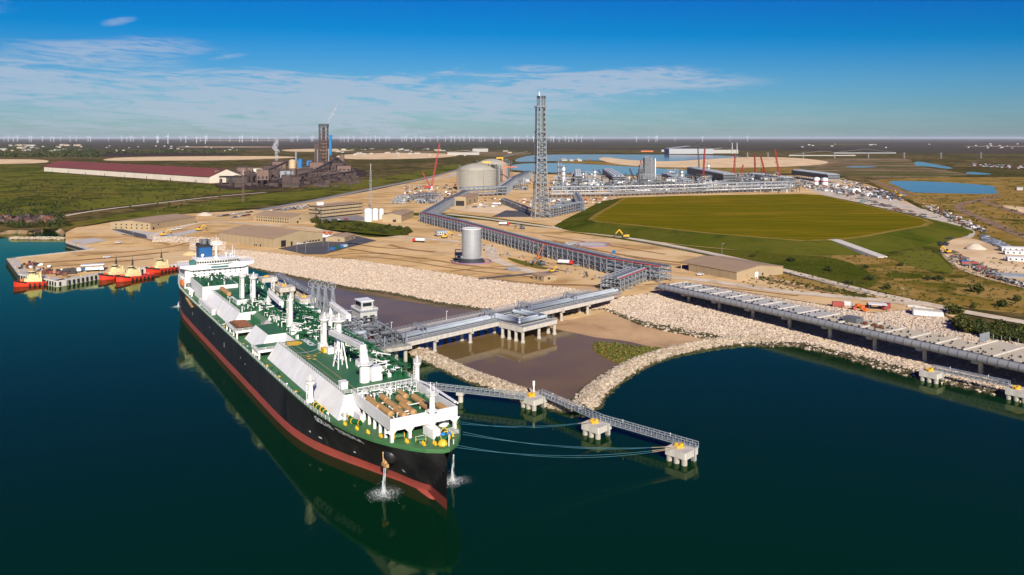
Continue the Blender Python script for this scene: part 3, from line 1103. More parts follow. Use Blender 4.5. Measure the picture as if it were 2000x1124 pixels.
# deck
dl = [(x, -bd_(x)) for x in xs if bd_(x) > 0]
deck_pts = dl + [(x, -y) for x, y in dl[::-1]]
dk_m = tessellate_polygon([[Vector((p[0], p[1], 0)) for p in deck_pts]])
link_mesh('deck', [(p[0], p[1], zd_(p[0]) - .05) for p in deck_pts], [t[::-1] if (Vector((*deck_pts[t[1]], 0)) - Vector((*deck_pts[t[0]], 0))).cross(Vector((*deck_pts[t[2]], 0)) - Vector((*deck_pts[t[0]], 0))).z < 0 else t for t in dk_m], 'bow_green', ship)
# bulwark round the bow
b = MB()
bx = [x for x in xs if x >= 262 and bd_(x) > .3]
line = [(x, -bd_(x) + .05) for x in bx] + [(x, bd_(x) - .05) for x in bx[::-1]]
for a_, c_ in zip(line[:-1], line[1:]):
    za, zc = zd_(a_[0]), zd_(c_[0])
    b.add([(a_[0], a_[1], za - .4), (c_[0], c_[1], zc - .4), (c_[0], c_[1], zc + .75), (a_[0], a_[1], za + .75)], [(0, 1, 2, 3)])
b.build('bulwark', 'bow_green', ship)
for side, nm in ((-1, 'starboard'), (1, 'port')):
    b = MB()
    px_ = [x for x in range(-22, 263, 6)]
    b.rail([(x, side * (bd_(x) - .25), zd_(x)) for x in px_], 1.25, 3.0, .10)
    b.build('railing', 'white_paint', ship)
b = MB()
for x in range(60, 262, 7):
    for side in (-1, 1):
        y = side * (bd_(x) - 1.1)
        b.box(x - .5, x + .5, y - .35, y + .35, zd_(x), zd_(x) + 1.0)
b.build('fairlead_row', 'pipe_green', ship, kind='stuff')


# trunk segments: white sloped sides, green top
def trunk(x0, x1, yb, yt, zt, front=0.0, back=0.0, yport=None):
    yp_b, yp_t = (yb, yt) if yport is None else yport
    sec0 = [(x0, -yb, 15.0), (x0 + back, -yt, zt), (x0 + back, yp_t, zt), (x0, yp_b, 15.0)]
    sec1 = [(x1, -yb, 15.0), (x1 - front, -yt, zt), (x1 - front, yp_t, zt), (x1, yp_b, 15.0)]
    m = MB().add(sec0 + sec1, [(0, 4, 5, 1), (2, 6, 7, 3), (0, 1, 2, 3), (7, 6, 5, 4)])
    o = m.build('trunk_side', 'ship_white', ship)
    MB().box(x0 + back + .3, x1 - front - .3, -yt + .3, yp_t - .3, zt - .15, zt + .02).build('trunk_deck', 'deck_green', ship)
    MB().add([(x0 + back, -yt, zt), (x1 - front, -yt, zt), (x1 - front, yp_t, zt), (x0 + back, yp_t, zt)], [(0, 1, 2, 3)]).build('trunk_edge', 'ship_white', ship).location.z = -.06
    return o


trunk(178, 262, 17.6, 13.2, 22.0, front=5.0, back=1.0)
trunk(140, 166, 17.6, 13.2, 22.0, front=1.0, back=4.0)
trunk(48, 116, 17.6, 13.2, 22.0, front=1.0)
trunk(100, 182, 7.5, 6.0, 21.9, yport=(17.6, 13.2))
for pts_ in ([(180, -13.0, 22), (256, -13.0, 22), (256, 13, 22), (180, 13, 22)], [(50, -13, 22), (114, -13, 22)]):
    MB().rail(pts_, 1.2, 2.2, .09).build('trunk_railing', 'white_paint', ship)
# helicopter winching mark
mz = 22.03
b = MB()
b.lathe([(3.4, 0), (3.4, .01)], (184, -8.0, mz), 28)
b.build('winching_circle', 'yellow_paint', ship)
for r_, m_, nm in ((13.5, 'yellow_paint', 'winching_ring'), (10.5, 'text_white', 'winching_ring')):
    b = MB()
    k = 60
    for i in range(k):
        t0, t1 = 2 * math.pi * i / k, 2 * math.pi * (i + 1) / k
        q = [(184 + rr * 1.5 * math.cos(t), -8.0 + rr * .9 * math.sin(t)) for t, rr in ((t0, r_), (t1, r_), (t1, r_ + .22), (t0, r_ + .22))]
        if all(-12.9 < y < 6 and 180 < x < 255 for x, y in q):
            b.add([(x, y, mz) for x, y in q], [(0, 1, 2, 3)])
    b.build(nm, m_, ship)
b = MB()
b.box(181, 254, -8.1, -7.85, mz, mz + .008)
b.box(186, 254, -10.6, -10.4, mz, mz + .008)
b.build('deck_line', 'tan_lagging', ship)
text_mesh('deck_lettering', 'WINCH', 3.6, 'text_white', ship, Matrix.Translation((185, -3.6, mz)))
text_mesh('deck_lettering', 'ONLY', 3.0, 'text_white', ship, Matrix.Translation((183, -12.6, mz)))
for (x, y) in ((206, -9.0), (206.5, -6.5), (209, -9.5), (211, -8.2)):
    MB().lathe([(.75, 0), (.75, .01)], (x, y, mz), 12).build('deck_disc', 'yellow_paint', ship)
# white platforms in the gaps of the trunk
for (x0, x1) in ((118, 139), (166, 177)):
    b = MB()
    b.box(x0, x1, -20.0, -8.0, 18.6, 18.9)
    b.build('side_platform', 'deck_green', ship)
    b = MB()
    b.bar((x0, -20.2, 18.7), (x1, -20.2, 18.7), .5, .9)
    b.bar((x1, -20.2, 18.7), (x1, -13, 18.7), .5, .9)
    for x in np.linspace(x0 + .5, x1 - .5, 4):
        b.bar((x, -19.8, 15), (x, -19.8, 18.6), .6)
    b.rail([(x0, -20.2, 19), (x1, -20.2, 19), (x1, -12, 19)], 1.2, 2.2, .09)
    b.build('platform_edge', 'ship_white', ship)
b = MB()
for i in range(9):
    x = 120 + i * 1.9
    b.tube((x, -9, 19), (x, -9, 21.4), .45, n=8)
    b.ball((x, -9, 21.4), .55)
    b.tube((x, -9, 21), (x, -6, 22.4), .3, n=6)
b.build('manifold_valve_row', 'pipe_green', ship)
b = MB()
for i in range(6):
    b.tube((120 + i * 2.6, -17.5, 19.7), (122 + i * 2.6, -12, 19.7), .35, n=8)
b.build('manifold_spool', 'rust', ship)
MB().box(119, 137, -18.8, -17.2, 18.95, 19.5).build('drip_tray', 'rust', ship)

# cargo machinery house ahead of the bridge
b = MB()
b.box(12, 48, -17.2, 1.5, 15, 24)
b.build('machinery_house', 'ship_white', ship)
MB().box(12.6, 47.5, -16.7, 1.0, 24.0, 24.06).build('machinery_house_roof', 'deck_green', ship)
MB().box(6, 48, 1.6, 17, 15, 21.5).build('machinery_house', 'deck_green', ship)
MB().box(50, 84, -19.6, -17.9, 15.2, 18.6).build('side_locker', 'ship_white', ship)
b = MB()
b.tube((54, -8.5, 23.2), (72, -8.5, 23.2), 1.3, n=12)
b.tube((53.2, -8.5, 23.2), (54, -8.5, 23.2), .8, 1.3, n=12)
b.tube((72, -8.5, 23.2), (72.8, -8.5, 23.2), 1.3, .8, n=12)
b.build('lagged_tank', 'tan_lagging', ship)
MB().box(84, 96, -10, -1, 22, 24.4).build('deck_house', 'ship_white', ship)
MB().box(84.4, 95.6, -9.6, -1.4, 24.4, 24.46).build('deck_house_roof', 'deck_green', ship)

# bridge
br = MB()
br.box(-21, 2, -18.6, 18.6, 15.4, 21)
br.box(-19.5, 1.5, -18.2, 18.2, 21, 26.6)
house = br.build('bridge_house', 'ship_white', ship)
b = MB()
b.extrude([(-21.3, 28.2), (-15, 26.4), (15, 26.4), (21.3, 28.2), (21.3, 29.5), (-21.3, 29.5)], 'x', -9, 3.6)
b.build('bridge_wing', 'ship_white', ship)
b = MB()
b.prism([(-10, -12), (3.0, -12), (5.0, -4), (5.0, 5), (3.0, 12), (-10, 12)], 29.5, 31.9)
wh = b.build('wheelhouse', 'ship_white', ship)
b = MB()
segs = [((3.0, -12), (5.0, -4)), ((5.0, -4), (5.0, 5)), ((5.0, 5), (3.0, 12))]
for (a_, c_) in segs:
    a_, c_ = Vector((*a_, 0)), Vector((*c_, 0))
    k = 6
    for i in range(k):
        p0, p1 = a_.lerp(c_, (i + .12) / k), a_.lerp(c_, (i + .88) / k)
        nrm = Vector(((c_ - a_).y, -(c_ - a_).x, 0)).normalized() * .06
        w = MB()
        w.add([(p0 + nrm) + Vector((0, 0, 30.2)), (p1 + nrm) + Vector((0, 0, 30.2)), (p1 + nrm) + Vector((0, 0, 31.35)), (p0 + nrm) + Vector((0, 0, 31.35))], [(0, 1, 2, 3)])
        w.build('bridge_window', 'glass_dark', wh)
MB().prism([(-10.5, -12.6), (3.3, -12.6), (5.6, -4.2), (5.6, 5.2), (3.3, 12.6), (-10.5, 12.6)], 31.9, 32.2).build('wheelhouse_roof', 'white_paint', ship)
MB().box(3.2, 3.7, -4, 6, 26.9, 28.0).build('bridge_balcony', 'teal_paint', ship)
for row, zz in enumerate((23.6, 25.2)):
    for k in range(10):
        y = -13.5 + k * 3
        MB().box(1.5, 1.56, y - .32, y + .32, zz - .35, zz + .35).build('window', 'glass_dark', house)
for k in range(8):
    y = -14 + k * 4
    MB().box(2.0, 2.06, y - .4, y + .4, 18.6, 19.4).build('window', 'glass_dark', house)
b = MB()
b.rail([(-10, -21, 29.5), (-10, 21, 29.5), (3.4, 21, 29.5)], 1.1, 2.5, .09)
b.rail([(3.4, -21, 29.5), (-10, -21, 29.5)], 1.1, 2.5, .09)
b.rail([(-10, -12, 32.2), (3, -12, 32.2), (5, -4, 32.2), (5, 5, 32.2), (3, 12, 32.2)], 1.1, 2.5, .09)
b.build('bridge_railing', 'white_paint', ship)
b = MB()
b.box(-18, -8, -8.5, -1.0, 29, 38.3)
fn = b.build('funnel', 'blue_paint', ship)
MB().box(-18.3, -7.7, -8.8, -.7, 38.3, 40.0).build('funnel_top', 'black_paint', fn)
for (x, y, r_) in ((-11, -5, 1.7), (-14.5, -3, .9), (-14.5, -6.5, .9), (-11, -2.2, .7)):
    MB().tube((x, y, 40), (x, y, 42.6), r_, n=14).build('exhaust_pipe', 'dull_steel', fn)
MB().box(-21, 0, -11, 5, 26.6, 29.4).build('funnel_base', 'ship_white', ship)
b = MB()
b.tube((-2, 0, 32), (-2, 0, 42), .7, .45, n=10)
b.tube((-2, 0, 32), (-2, 0, 33.6), 1.5, .8, n=10)
b.box(-3.2, -.6, -3.4, 3.4, 40.2, 40.5)
b.rail([(-3.2, -3.4, 40.5), (-.6, -3.4, 40.5), (-.6, 3.4, 40.5), (-3.2, 3.4, 40.5), (-3.2, -3.4, 40.5)], 1.2, 1.3, .1)
b.bar((-2, -2, 42.2), (-2, 2, 42.2), .35)
b.tube((-2, 0, 42), (-2, 0, 45.5), .14, n=6)
b.build('radar_mast', 'white_paint', ship)
for (x, y, r_) in ((-6, -7, 1.0), (-7, 7, .8), (-4, 9, .7)):
    q = MB()
    q.tube((x, y, 32.2), (x, y, 33.1), .3, n=8)
    q.ball((x, y, 33.6), r_, 12, 8)
    q.build('radar_dome', 'white_paint', ship, True)
for (x, y, zt, r_) in ((-6, 10.5, 38.5, .18), (-3, 11, 37, .12), (-8, -10.5, 36, .12)):
    q = MB().tube((x, y, 32), (x, y, zt), r_, r_ * .6, n=6)
    q.tube((x, y, 32), (x, y, 32.5), r_ * 2.5, n=6)
    q.build('aerial', 'white_paint', ship)
MB().box(-1, 3, -15.6, -12.6, 29.6, 32.0).build('wing_shelter', 'teal_paint', ship)
# lifeboat in its davit
lb = MB()
lb.add([(x + 1, y - 18.6, z) for x, y, z in [(-8, -1.3, 18.6), (-7, -1.6, 18.6), (-1, -1.6, 18.6), (0.6, 0, 18.8), (-1, 1.6, 18.6), (-8, 1.5, 18.6), (-7.6, -.9, 17.0), (-1, -.8, 17.0), (-.2, 0, 17.2), (-1, .8, 17.0), (-7.6, .9, 17.0), (-7, -1.1, 20.0), (-2, -1.1, 19.9), (-2, 1.1, 19.9), (-7, 1.1, 20.0)]],
       [(6, 7, 1, 0), (7, 8, 3, 2), (8, 9, 4, 3), (9, 10, 5, 4), (10, 6, 0, 5), (7, 2, 1), (11, 12, 13, 14), (0, 1, 2, 12, 11), (2, 3, 12), (3, 13, 12), (3, 4, 13), (4, 5, 14, 13), (5, 0, 11, 14), (6, 10, 9, 8, 7)])
lb.build('lifeboat', 'orange_paint', ship)
for x in (-5.5, -.5):
    b = MB()
    b.bar((x, -16.4, 16), (x, -16.8, 21.5), .4)
    b.bar((x, -16.8, 21.5), (x, -19.6, 21.7), .4)
    b.bar((x, -18.6, 21.6), (x, -18.6, 20), .12)
    b.build('davit', 'ship_white', ship)
MB().lathe([(1.6, 0), (1.6, 1.2), (1.2, 2.0)], (14, -18.4, 19), 14).build('deck_ventilator', 'dull_steel', ship)
for (x, y) in ((28, -19.2), (22, -19.2)):
    q = MB()
    q.tube((x, y, 15), (x, y, 18.2), .5, n=10)
    q.lathe([(.6, 0), (1.2, .4), (1.2, 1.0), (.5, 1.4)], (x, y, 18.2), 14)
    q.build('mushroom_vent', 'white_paint', ship)


# masts and posts
def vent_mast(x, y, z0, z1, r, top, name='vent_mast'):
    q = MB()
    q.tube((x, y, z0), (x, y, z1), r, r * .85, n=12)
    q.tube((x, y, z0), (x, y, z0 + 2.2), r * 1.8, r, n=12)
    if top:
        q.lathe([(r, -1.6), (top, -.4), (top, .1), (r, .15)], (x, y, z1), 14)
        rr = [(x + top * math.cos(t), y + top * math.sin(t), z1) for t in np.linspace(0, 2 * math.pi, 9)]
        q.rail(rr, 1.2, 1.5, .1)
        q.tube((x, y, z1), (x, y, z1 + 2.4), .3, n=6)
    o = q.build(name, 'ship_white', ship)
    l = MB()
    for k in range(int((z1 - z0) / .9)):
        l.box(x - .25, x + .25, y - r - .5, y - r - .05, z0 + k * .9, z0 + k * .9 + .12)
    l.bar((x - .3, y - r - .45, z0), (x - .3, y - r - .45, z1 - 1), .1)
    l.bar((x + .3, y - r - .45, z0), (x + .3, y - r - .45, z1 - 1), .1)
    l.build('ladder', 'white_paint', o)
    return o


vent_mast(214, .2, 22, 36.5, 1.15, 2.8)
vent_mast(197, .4, 22, 33.6, 1.0, 2.1)
vent_mast(160, -2.2, 22, 35.5, 1.1, 1.4)
vent_mast(92, -6.4, 22, 36.0, .9, 1.9)
vent_mast(96, -2.0, 22, 35.3, 1.1, 2.2)
vent_mast(240, -19.0, 15.3, 23.0, .9, 1.6)
vent_mast(243, 19.0, 15.3, 24.5, .9, 1.5)
vent_mast(284, 8.5, 16.4, 19.4, .8, 1.7, 'mushroom_vent')
vent_mast(262, -15.0, 15.6, 17.0, .5, 1.0, 'mushroom_vent')
# forward mast
b = MB()
b.tube((290, 1.8, 16.4), (290, 1.8, 29.6), 1.0, .8, n=12)
b.prism([(287, .2), (293, .6), (293, 3.0), (287, 3.4)], 16.3, 19.2)
b.lathe([(.8, 0), (1.7, .3), (1.7, .5)], (290, 1.8, 23.6), 12)
b.lathe([(.8, 0), (1.5, .3), (1.5, .5)], (290, 1.8, 28.4), 12)
b.rail([(288.6, .4, 28.9), (291.4, .4, 28.9), (291.4, 3.2, 28.9), (288.6, 3.2, 28.9), (288.6, .4, 28.9)], 1.1, 1.4, .09)
b.tube((290, 1.2, 29), (290, 1.2, 32.5), .12, n=6)
b.tube((290, 2.4, 29), (290, 2.4, 31.8), .12, n=6)
b.build('foremast', 'white_paint', ship)


def deck_crane(x, y, z0, zt, jib, sgn, r):
    q = MB()
    q.tube((x, y, z0), (x, y, z0 + (zt - z0) * .55), r, n=14)
    q.lathe([(r, 0), (r * 1.7, .4), (r * 1.7, .6), (r, .8)], (x, y, z0 + (zt - z0) * .5), 16)
    q.tube((x, y, z0 + (zt - z0) * .55), (x + sgn * 1.6, y, zt), r * .95, r * .7, n=12)
    post = q.build('crane_post', 'ship_white', ship)
    q = MB()
    a_, c_ = Vector((x + sgn * 1.2, y, zt)), Vector((x + sgn * jib, y, zt - 1.6))
    q.bar(a_, c_, 2.0, 1.6)
    q.bar(a_ + Vector((0, 0, 1.4)), c_ + Vector((0, 0, .9)), .3)
    q.bar(c_, c_ + Vector((sgn * 1.5, 0, -1.6)), .8)
    q.build('crane_jib', 'ship_white', ship)
    q = MB()
    q.box(x - r * 1.1, x + r * 1.1, y + r * 1.1, y + r * 3.2, z0 + .2, z0 + r * 2.8)
    q.build('crane_cabinet', 'white_paint', ship)
    q = MB()
    q.rail([(x + r * 1.8 * math.cos(t), y + r * 1.8 * math.sin(t), z0 + (zt - z0) * .5 + .6) for t in np.linspace(0, 6.283, 9)], 1.1, 1.5, .09)
    q.build('crane_railing', 'white_paint', ship)


deck_crane(247, -2.5, 22, 33.5, 34, -1, 1.75)
deck_crane(120, -1.0, 22, 31.5, 22, 1, 1.1)
deck_crane(172, 11.5, 22, 34.0, 22, 1, 1.0)
b = MB()
for (dx, dy) in ((-2.6, -1.7), (2.6, -1.7), (-2.6, 1.7), (2.6, 1.7)):
    b.bar((226 + dx, -3.6 + dy, 22), (226 + dx * .25, -3.6 + dy * .4, 31.4), .38)
for z in (24.5, 27, 29.3):
    f = 1 - (z - 22) / 9.4 * .75
    b.bar((226 - 2.6 * f, -5.3 + .6 * (1 - f), z), (226 + 2.6 * f, -5.3 + .6 * (1 - f), z), .22)
b.build('crane_rest', 'white_paint', ship)

# forward machinery platform: walls, floor, columns, lagged drums
PX0, PX1, PY = 258.0, 288.5, 10.8
fp = MB()
fp.box(PX0, PX1, -PY, PY, 20.2, 20.5)
plat = fp.build('forward_platform', 'deck_green', ship)
for (x0, x1, y0, y1) in ((PX0, PX1, -PY - .2, -PY + .25), (PX1 - .25, PX1 + .2, -PY - .2, PY + .2), (PX0, PX1, PY - .25, PY + .2)):
    MB().box(x0, x1, y0, y1, 19.7, 23.3).build('platform_wall', 'ship_white', plat)


def arch_col(x, y, along):
    q = MB()
    q.box(x - .45, x + .45, y - .45, y + .45, 15.9, 19.75)
    w = 1.9
    pr = [(-w, 19.75), (-w * .75, 19.35), (-.45, 18.4), (.45, 18.4), (w * .75, 19.35), (w, 19.75)]
    if along == 'y':
        q.extrude([(y + a_, z) for a_, z in pr], 'x', x - .2, x + .2)
    else:
        q.extrude([(x + a_, z) for a_, z in pr], 'y', y - .2, y + .2)
    q.build('platform_column', 'ship_white', plat)


for y in (-PY + .5, -PY / 3 - 1.0, PY / 3 - 1, PY - .5):
    arch_col(PX1 - .5, y, 'y')
for x in np.linspace(PX0 + 4, PX1 - 5, 6):
    q = MB()
    q.tube((x, -PY + .6, 15.6), (x, -PY + .6, 19.8), .5, n=10)
    q.tube((x, -PY + .6, 15.6), (x, -PY + .6, 16.1), .8, n=10)
    q.build('platform_column', 'ship_white', plat)
    q = MB().tube((x, PY - .6, 15.6), (x, PY - .6, 19.8), .5, n=10)
    q.build('platform_column', 'ship_white', plat)
random.seed(21)
for (x, y, L) in ((270, -8.2, 7), (276.5, -7.6, 9), (281, -4.6, 7), (274, -3.9, 8.5), (279, -1.2, 9), (272, .6, 8), (280.5, 4.6, 6.5), (273, 5.2, 6.5), (265.5, -7.8, 4), (266.5, -3.5, 4), (266, 3.0, 5), (284, 8.2, 5)):
    q = MB()
    q.tube((x - L / 2, y, 21.9), (x + L / 2, y, 21.9), 1.05, n=12)
    q.tube((x - L / 2 - .5, y, 21.8), (x - L / 2, y, 21.8), .35, .95, n=12)
    q.tube((x + L / 2, y, 21.8), (x + L / 2 + .5, y, 21.8), .95, .35, n=12)
    q.build('lagged_drum', 'tan_lagging', plat)
b, w = MB(), MB()
for _ in range(120):
    x, y = random.choice([random.uniform(259, 264), random.uniform(259, 287.5)]), random.uniform(-9.9, 9.9)
    h = random.uniform(.8, 3.0) if x < 265 else random.uniform(.6, 1.8)
    m_ = b if random.random() < .72 else w
    m_.tube((x, y, 20.5), (x, y, 20.5 + h), random.uniform(.10, .28), n=6)
    if random.random() < .5:
        m_.ball((x, y, 20.5 + h), random.uniform(.3, .5), 6, 4)
    if random.random() < .5:
        L = random.uniform(1, 5)
        a_ = (x, y, 20.5 + h)
        c_ = (min(287, x + L), y, 20.5 + h) if random.random() < .5 else (x, min(10, y + L), 20.5 + h)
        m_.tube(a_, c_, random.uniform(.1, .22), n=6)
b.build('pipework', 'pipe_green', plat, kind='stuff')
for y in np.linspace(-9.5, 9.5, 11):
    w.bar((258.6, y, 20.5), (258.6, y, 24.2), .14)
    w.bar((262.6, y, 20.5), (262.6, y, 24.2), .14)
for z in (22.0, 23.2, 24.2):
    w.bar((258.6, -9.5, z), (258.6, 9.5, z), .12)
    w.bar((262.6, -9.5, z), (262.6, 9.5, z), .12)
w.build('valve_rack', 'white_paint', plat, kind='stuff')
b = MB()
b.path([(258, 13.0, 22.6), (266, 12.6, 23.4), (286, 11.6, 23.6)], .35)
b.path([(258, 13.9, 22.2), (266, 13.4, 23.0), (286, 12.5, 23.2)], .3)
b.build('side_pipe', 'white_paint', ship)

# fore deck gear
random.seed(5)


def winch(x, y, z, rot=0.0):
    q = MB()
    q.tube((-1.6, 0, 1.1), (1.6, 0, 1.1), .75, n=12)
    q.box(-2.4, -1.7, -.9, .9, 0, 1.7)
    q.box(1.7, 2.1, -.6, .6, 0, 1.4)
    o = q.build('winch', 'pipe_green', ship)
    o.location, o.rotation_euler = (x, y, z), (0, 0, rot)
    for s_ in (-1.45, 1.45):
        MB().tube((s_ - .08, 0, 1.1), (s_ + .08, 0, 1.1), .95, n=12).build('drum_flange', 'yellow_paint', o)


for (x, y, r_) in ((262, -14.4, .3), (268, -13.6, .5), (293, -3.4, 1.2), (292, 5, -.3), (287, -7.5, 1.3), (296, 2.8, 1.57), (284, 12, .8), (246, -18.8, 0), (252, -18.5, 0)):
    winch(x, y, zd_(x), r_)
for (x, y) in ((296.5, -.6), (295, -3.4), (290.5, -6.6), (282, -11.2), (277, -13.2), (272, -14.8), (266, -16.4), (293, 6.8), (287, 11), (279, 14.6), (226, -19.6), (205, -19.6), (188, -19.6), (150, -19.6), (112, -19.6)):
    q = MB()
    q.box(x - .9, x + .9, y - .4, y + .4, zd_(x), zd_(x) + .25)
    for s_ in (-.55, .55):
        q.tube((x + s_, y, zd_(x)), (x + s_, y, zd_(x) + 1.0), .32, n=8)
    q.build('bollard', 'yellow_paint', ship)
for (x, y) in ((293.5, 3.6), (294.3, 5.2)):
    q = MB().ball((x, y, zd_(x) + .9), .9, 12, 8)
    q.tube((x, y, zd_(x)), (x, y, zd_(x) + .4), .5, n=8)
    q.build('buoy', 'bright_blue', ship, True)
b = MB()
b.lathe([(1.3, 0), (1.5, .4), (1.1, 1.2), (.5, 1.6)], (298.4, 1.0, 16.6), 10)
b.build('fog_bell', 'yellow_paint', ship)
b = MB()
b.tube((300, 2.2, 16.6), (300, 2.2, 19.8), .16, n=6)
b.tube((299.4, 4, 16.6), (299.4, 4, 18), .16, n=6)
b.build('jackstaff', 'white_paint', ship)
for (x, y) in ((287, -3.6), (286, 5)):
    q = MB()
    q.box(x - 1.2, x + 5.5, y - .25, y + .25, zd_(x), zd_(x) + .5)
    q.box(x + 3, x + 5, y - .9, y + .9, zd_(x), zd_(x) + 1.1)
    q.build('windlass_chain', 'rust', ship)
b = MB()
for (x, y) in ((292, -2.6), (291, 8.2)):
    b.rail([(x - 1.4, y - 1.2, zd_(x)), (x + 1.4, y - 1.2, zd_(x)), (x + 1.4, y + 1.2, zd_(x)), (x - 1.4, y + 1.2, zd_(x)), (x - 1.4, y - 1.2, zd_(x))], 1.1, 1.4, .1)
b.build('hatch_railing', 'white_paint', ship)
MB().box(262, 268, -12.2, -10.9, 15.9, 18.4).build('store_hatch', 'white_paint', ship)
MB().add([(258, -14.5, 15.6), (262, -12, 15.6), (262, -9, 21.8), (258, -11, 21.8), (257, -9, 21.8), (257, -14, 15.6)], [(0, 1, 2, 3), (0, 3, 4, 5)]).build('access_ramp', 'ship_white', ship)

# pipework, supports and walkway along the trunk
random.seed(9)
for k, (y, z, r_) in enumerate(((3.0, 23.0, .45), (4.3, 23.0, .5), (5.7, 23.0, .4), (7.0, 23.1, .55), (8.4, 23.0, .35), (9.6, 23.2, .5), (10.8, 23.0, .4), (4.9, 24.3, .4), (7.8, 24.3, .45))):
    q = MB()
    x0, x1 = random.uniform(52, 70), random.uniform(205, 238)
    q.tube((x0, y, z), (x1, y, z), r_, n=8)
    q.build('cargo_pipe', 'pipe_green', ship)
for k in range(24):
    x = 56 + k * 7.6
    q = MB()
    q.bar((x, 2.2, 22.5), (x, 11.6, 22.5), .4, .6)
    q.bar((x, 2.2, 22), (x, 2.2, 24.9), .35)
    q.bar((x, 11.6, 22), (x, 11.6, 24.9), .35)
    q.build('pipe_support', 'pipe_green', ship)
b, w, c_ = MB(), MB(), MB()
for _ in range(760):
    x, y = random.uniform(100, 250), random.uniform(1.0, 12.5)
    if random.random() < .35:
        x, y = random.uniform(98, 180), random.uniform(-5.5, 2)
    h = random.uniform(.8, 4.0)
    rr = random.random()
    m_ = b if rr < .70 else w
    m_.tube((x, y, 22), (x, y, 22 + h), random.uniform(.1, .3), n=6)
    if random.random() < .6:
        L = random.uniform(1.5, 8)
        m_.tube((x, y, 22 + h), (x + (L if random.random() < .5 else 0), min(13, y + L * .6), 22 + h), random.uniform(.12, .3), n=6)
    if random.random() < .2:
        m_.box(x - .7, x + .7, y - .6, y + .6, 22, 22 + random.uniform(.8, 2))
for _ in range(150):
    x, y = random.uniform(14, 46), random.uniform(-16, 15)
    h = random.uniform(.6, 2.4)
    z = 24.05 if y < 1 else 21.5
    m_ = b if random.random() < .8 else w
    m_.tube((x, y, z), (x, y, z + h), random.uniform(.15, .4), n=6)
    if random.random() < .6:
        L = random.uniform(2, 8)
        m_.tube((x, y, z + h), (min(46, x + L), y, z + h), random.uniform(.15, .35), n=6)
for _ in range(110):
    x, y = random.uniform(76, 114), random.uniform(-12, 2)
    h = random.uniform(.5, 2.2)
    m_ = b if random.random() < .7 else w
    m_.tube((x, y, 22), (x, y, 22 + h), random.uniform(.12, .3), n=6)
    if random.random() < .5:
        m_.tube((x, y, 22 + h), (min(114, x + random.uniform(2, 7)), y, 22 + h), random.uniform(.12, .25), n=6)
for _ in range(130):
    x, side = random.uniform(30, 258), random.choice([-1, -1, 1])
    y = side * (bd_(x) - random.uniform(.7, 2.6))
    h = random.uniform(.4, 1.3)
    m_ = b if random.random() < .75 else w
    m_.box(x - .4, x + .4, y - .3, y + .3, zd_(x), zd_(x) + h)
    if random.random() < .4:
        m_.tube((x, y, zd_(x) + .4), (x + random.uniform(3, 9), y, zd_(x) + .4), .14, n=6)
for _ in range(60):
    x, y = random.uniform(60, 98), random.uniform(-2, 12)
    h = random.uniform(.8, 3)
    m_ = b if random.random() < .7 else w
    m_.tube((x, y, 22), (x, y, 22 + h), random.uniform(.15, .35), n=6)
b.build('pipework', 'pipe_green', ship, kind='stuff')
w.build('valve_fittings', 'white_paint', ship, kind='stuff')
b = MB()
for x in np.arange(100, 250, 6.0):
    b.box(x, x + 5.8, 12.0, 13.1, 25.1, 25.3)
    b.bar((x, 12.1, 22), (x, 12.1, 25.1), .22)
    b.bar((x, 13, 22), (x, 13, 25.1), .22)
b.rail([(100, 13.1, 25.3), (250, 13.1, 25.3)], 1.1, 3.0, .08)
b.build('raised_walkway', 'deck_green', ship)
# cargo manifold on the port side
for k in range(5):
    x = 112 + k * 5.0
    q = MB()
    q.path([(x, 9.5, 23.2), (x, 14, 23.2), (x, 19.6, 22.0)], .62, 10)
    q.tube((x, 19.4, 22.0), (x, 20.2, 21.9), .95, n=12)
    q.build('manifold_arm', 'pipe_green' if k % 2 else 'white_paint', ship)
b = MB()
b.box(106, 141, 13.2, 20.4, 20.0, 20.4)
for x in np.linspace(107, 140, 8):
    b.bar((x, 20.2, 15), (x, 20.2, 20.1), .4)
b.build('manifold_platform', 'deck_green', ship)
b = MB()
b.rail([(106, 20.4, 20.4), (141, 20.4, 20.4)], 1.2, 2.5, .1)
b.build('manifold_railing', 'white_paint', ship)
for (x, y, m_) in ((199, -1.5, 'white_paint'), (206, -.6, 'white_paint'), (250, -11.2, 'white_paint'), (238, 7.5, 'ship_white'), (232, 7.5, 'ship_white'), (228, 3.0, 'ship_white'), (169, -4, 'ship_white'), (152, 0, 'ship_white'), (143, -3.5, 'ship_white')):
    q = MB()
    q.box(x - 1.4, x + 1.4, y - 1.1, y + 1.1, 22.05, 24.3)
    q.box(x - 1.55, x + 1.55, y - 1.25, y + 1.25, 24.3, 24.45)
    q.build('equipment_cabinet', m_, ship)
MB().box(201, 205, -2.6, -1.0, 22.1, 23.7).build('hose_box', 'yellow_paint', ship)
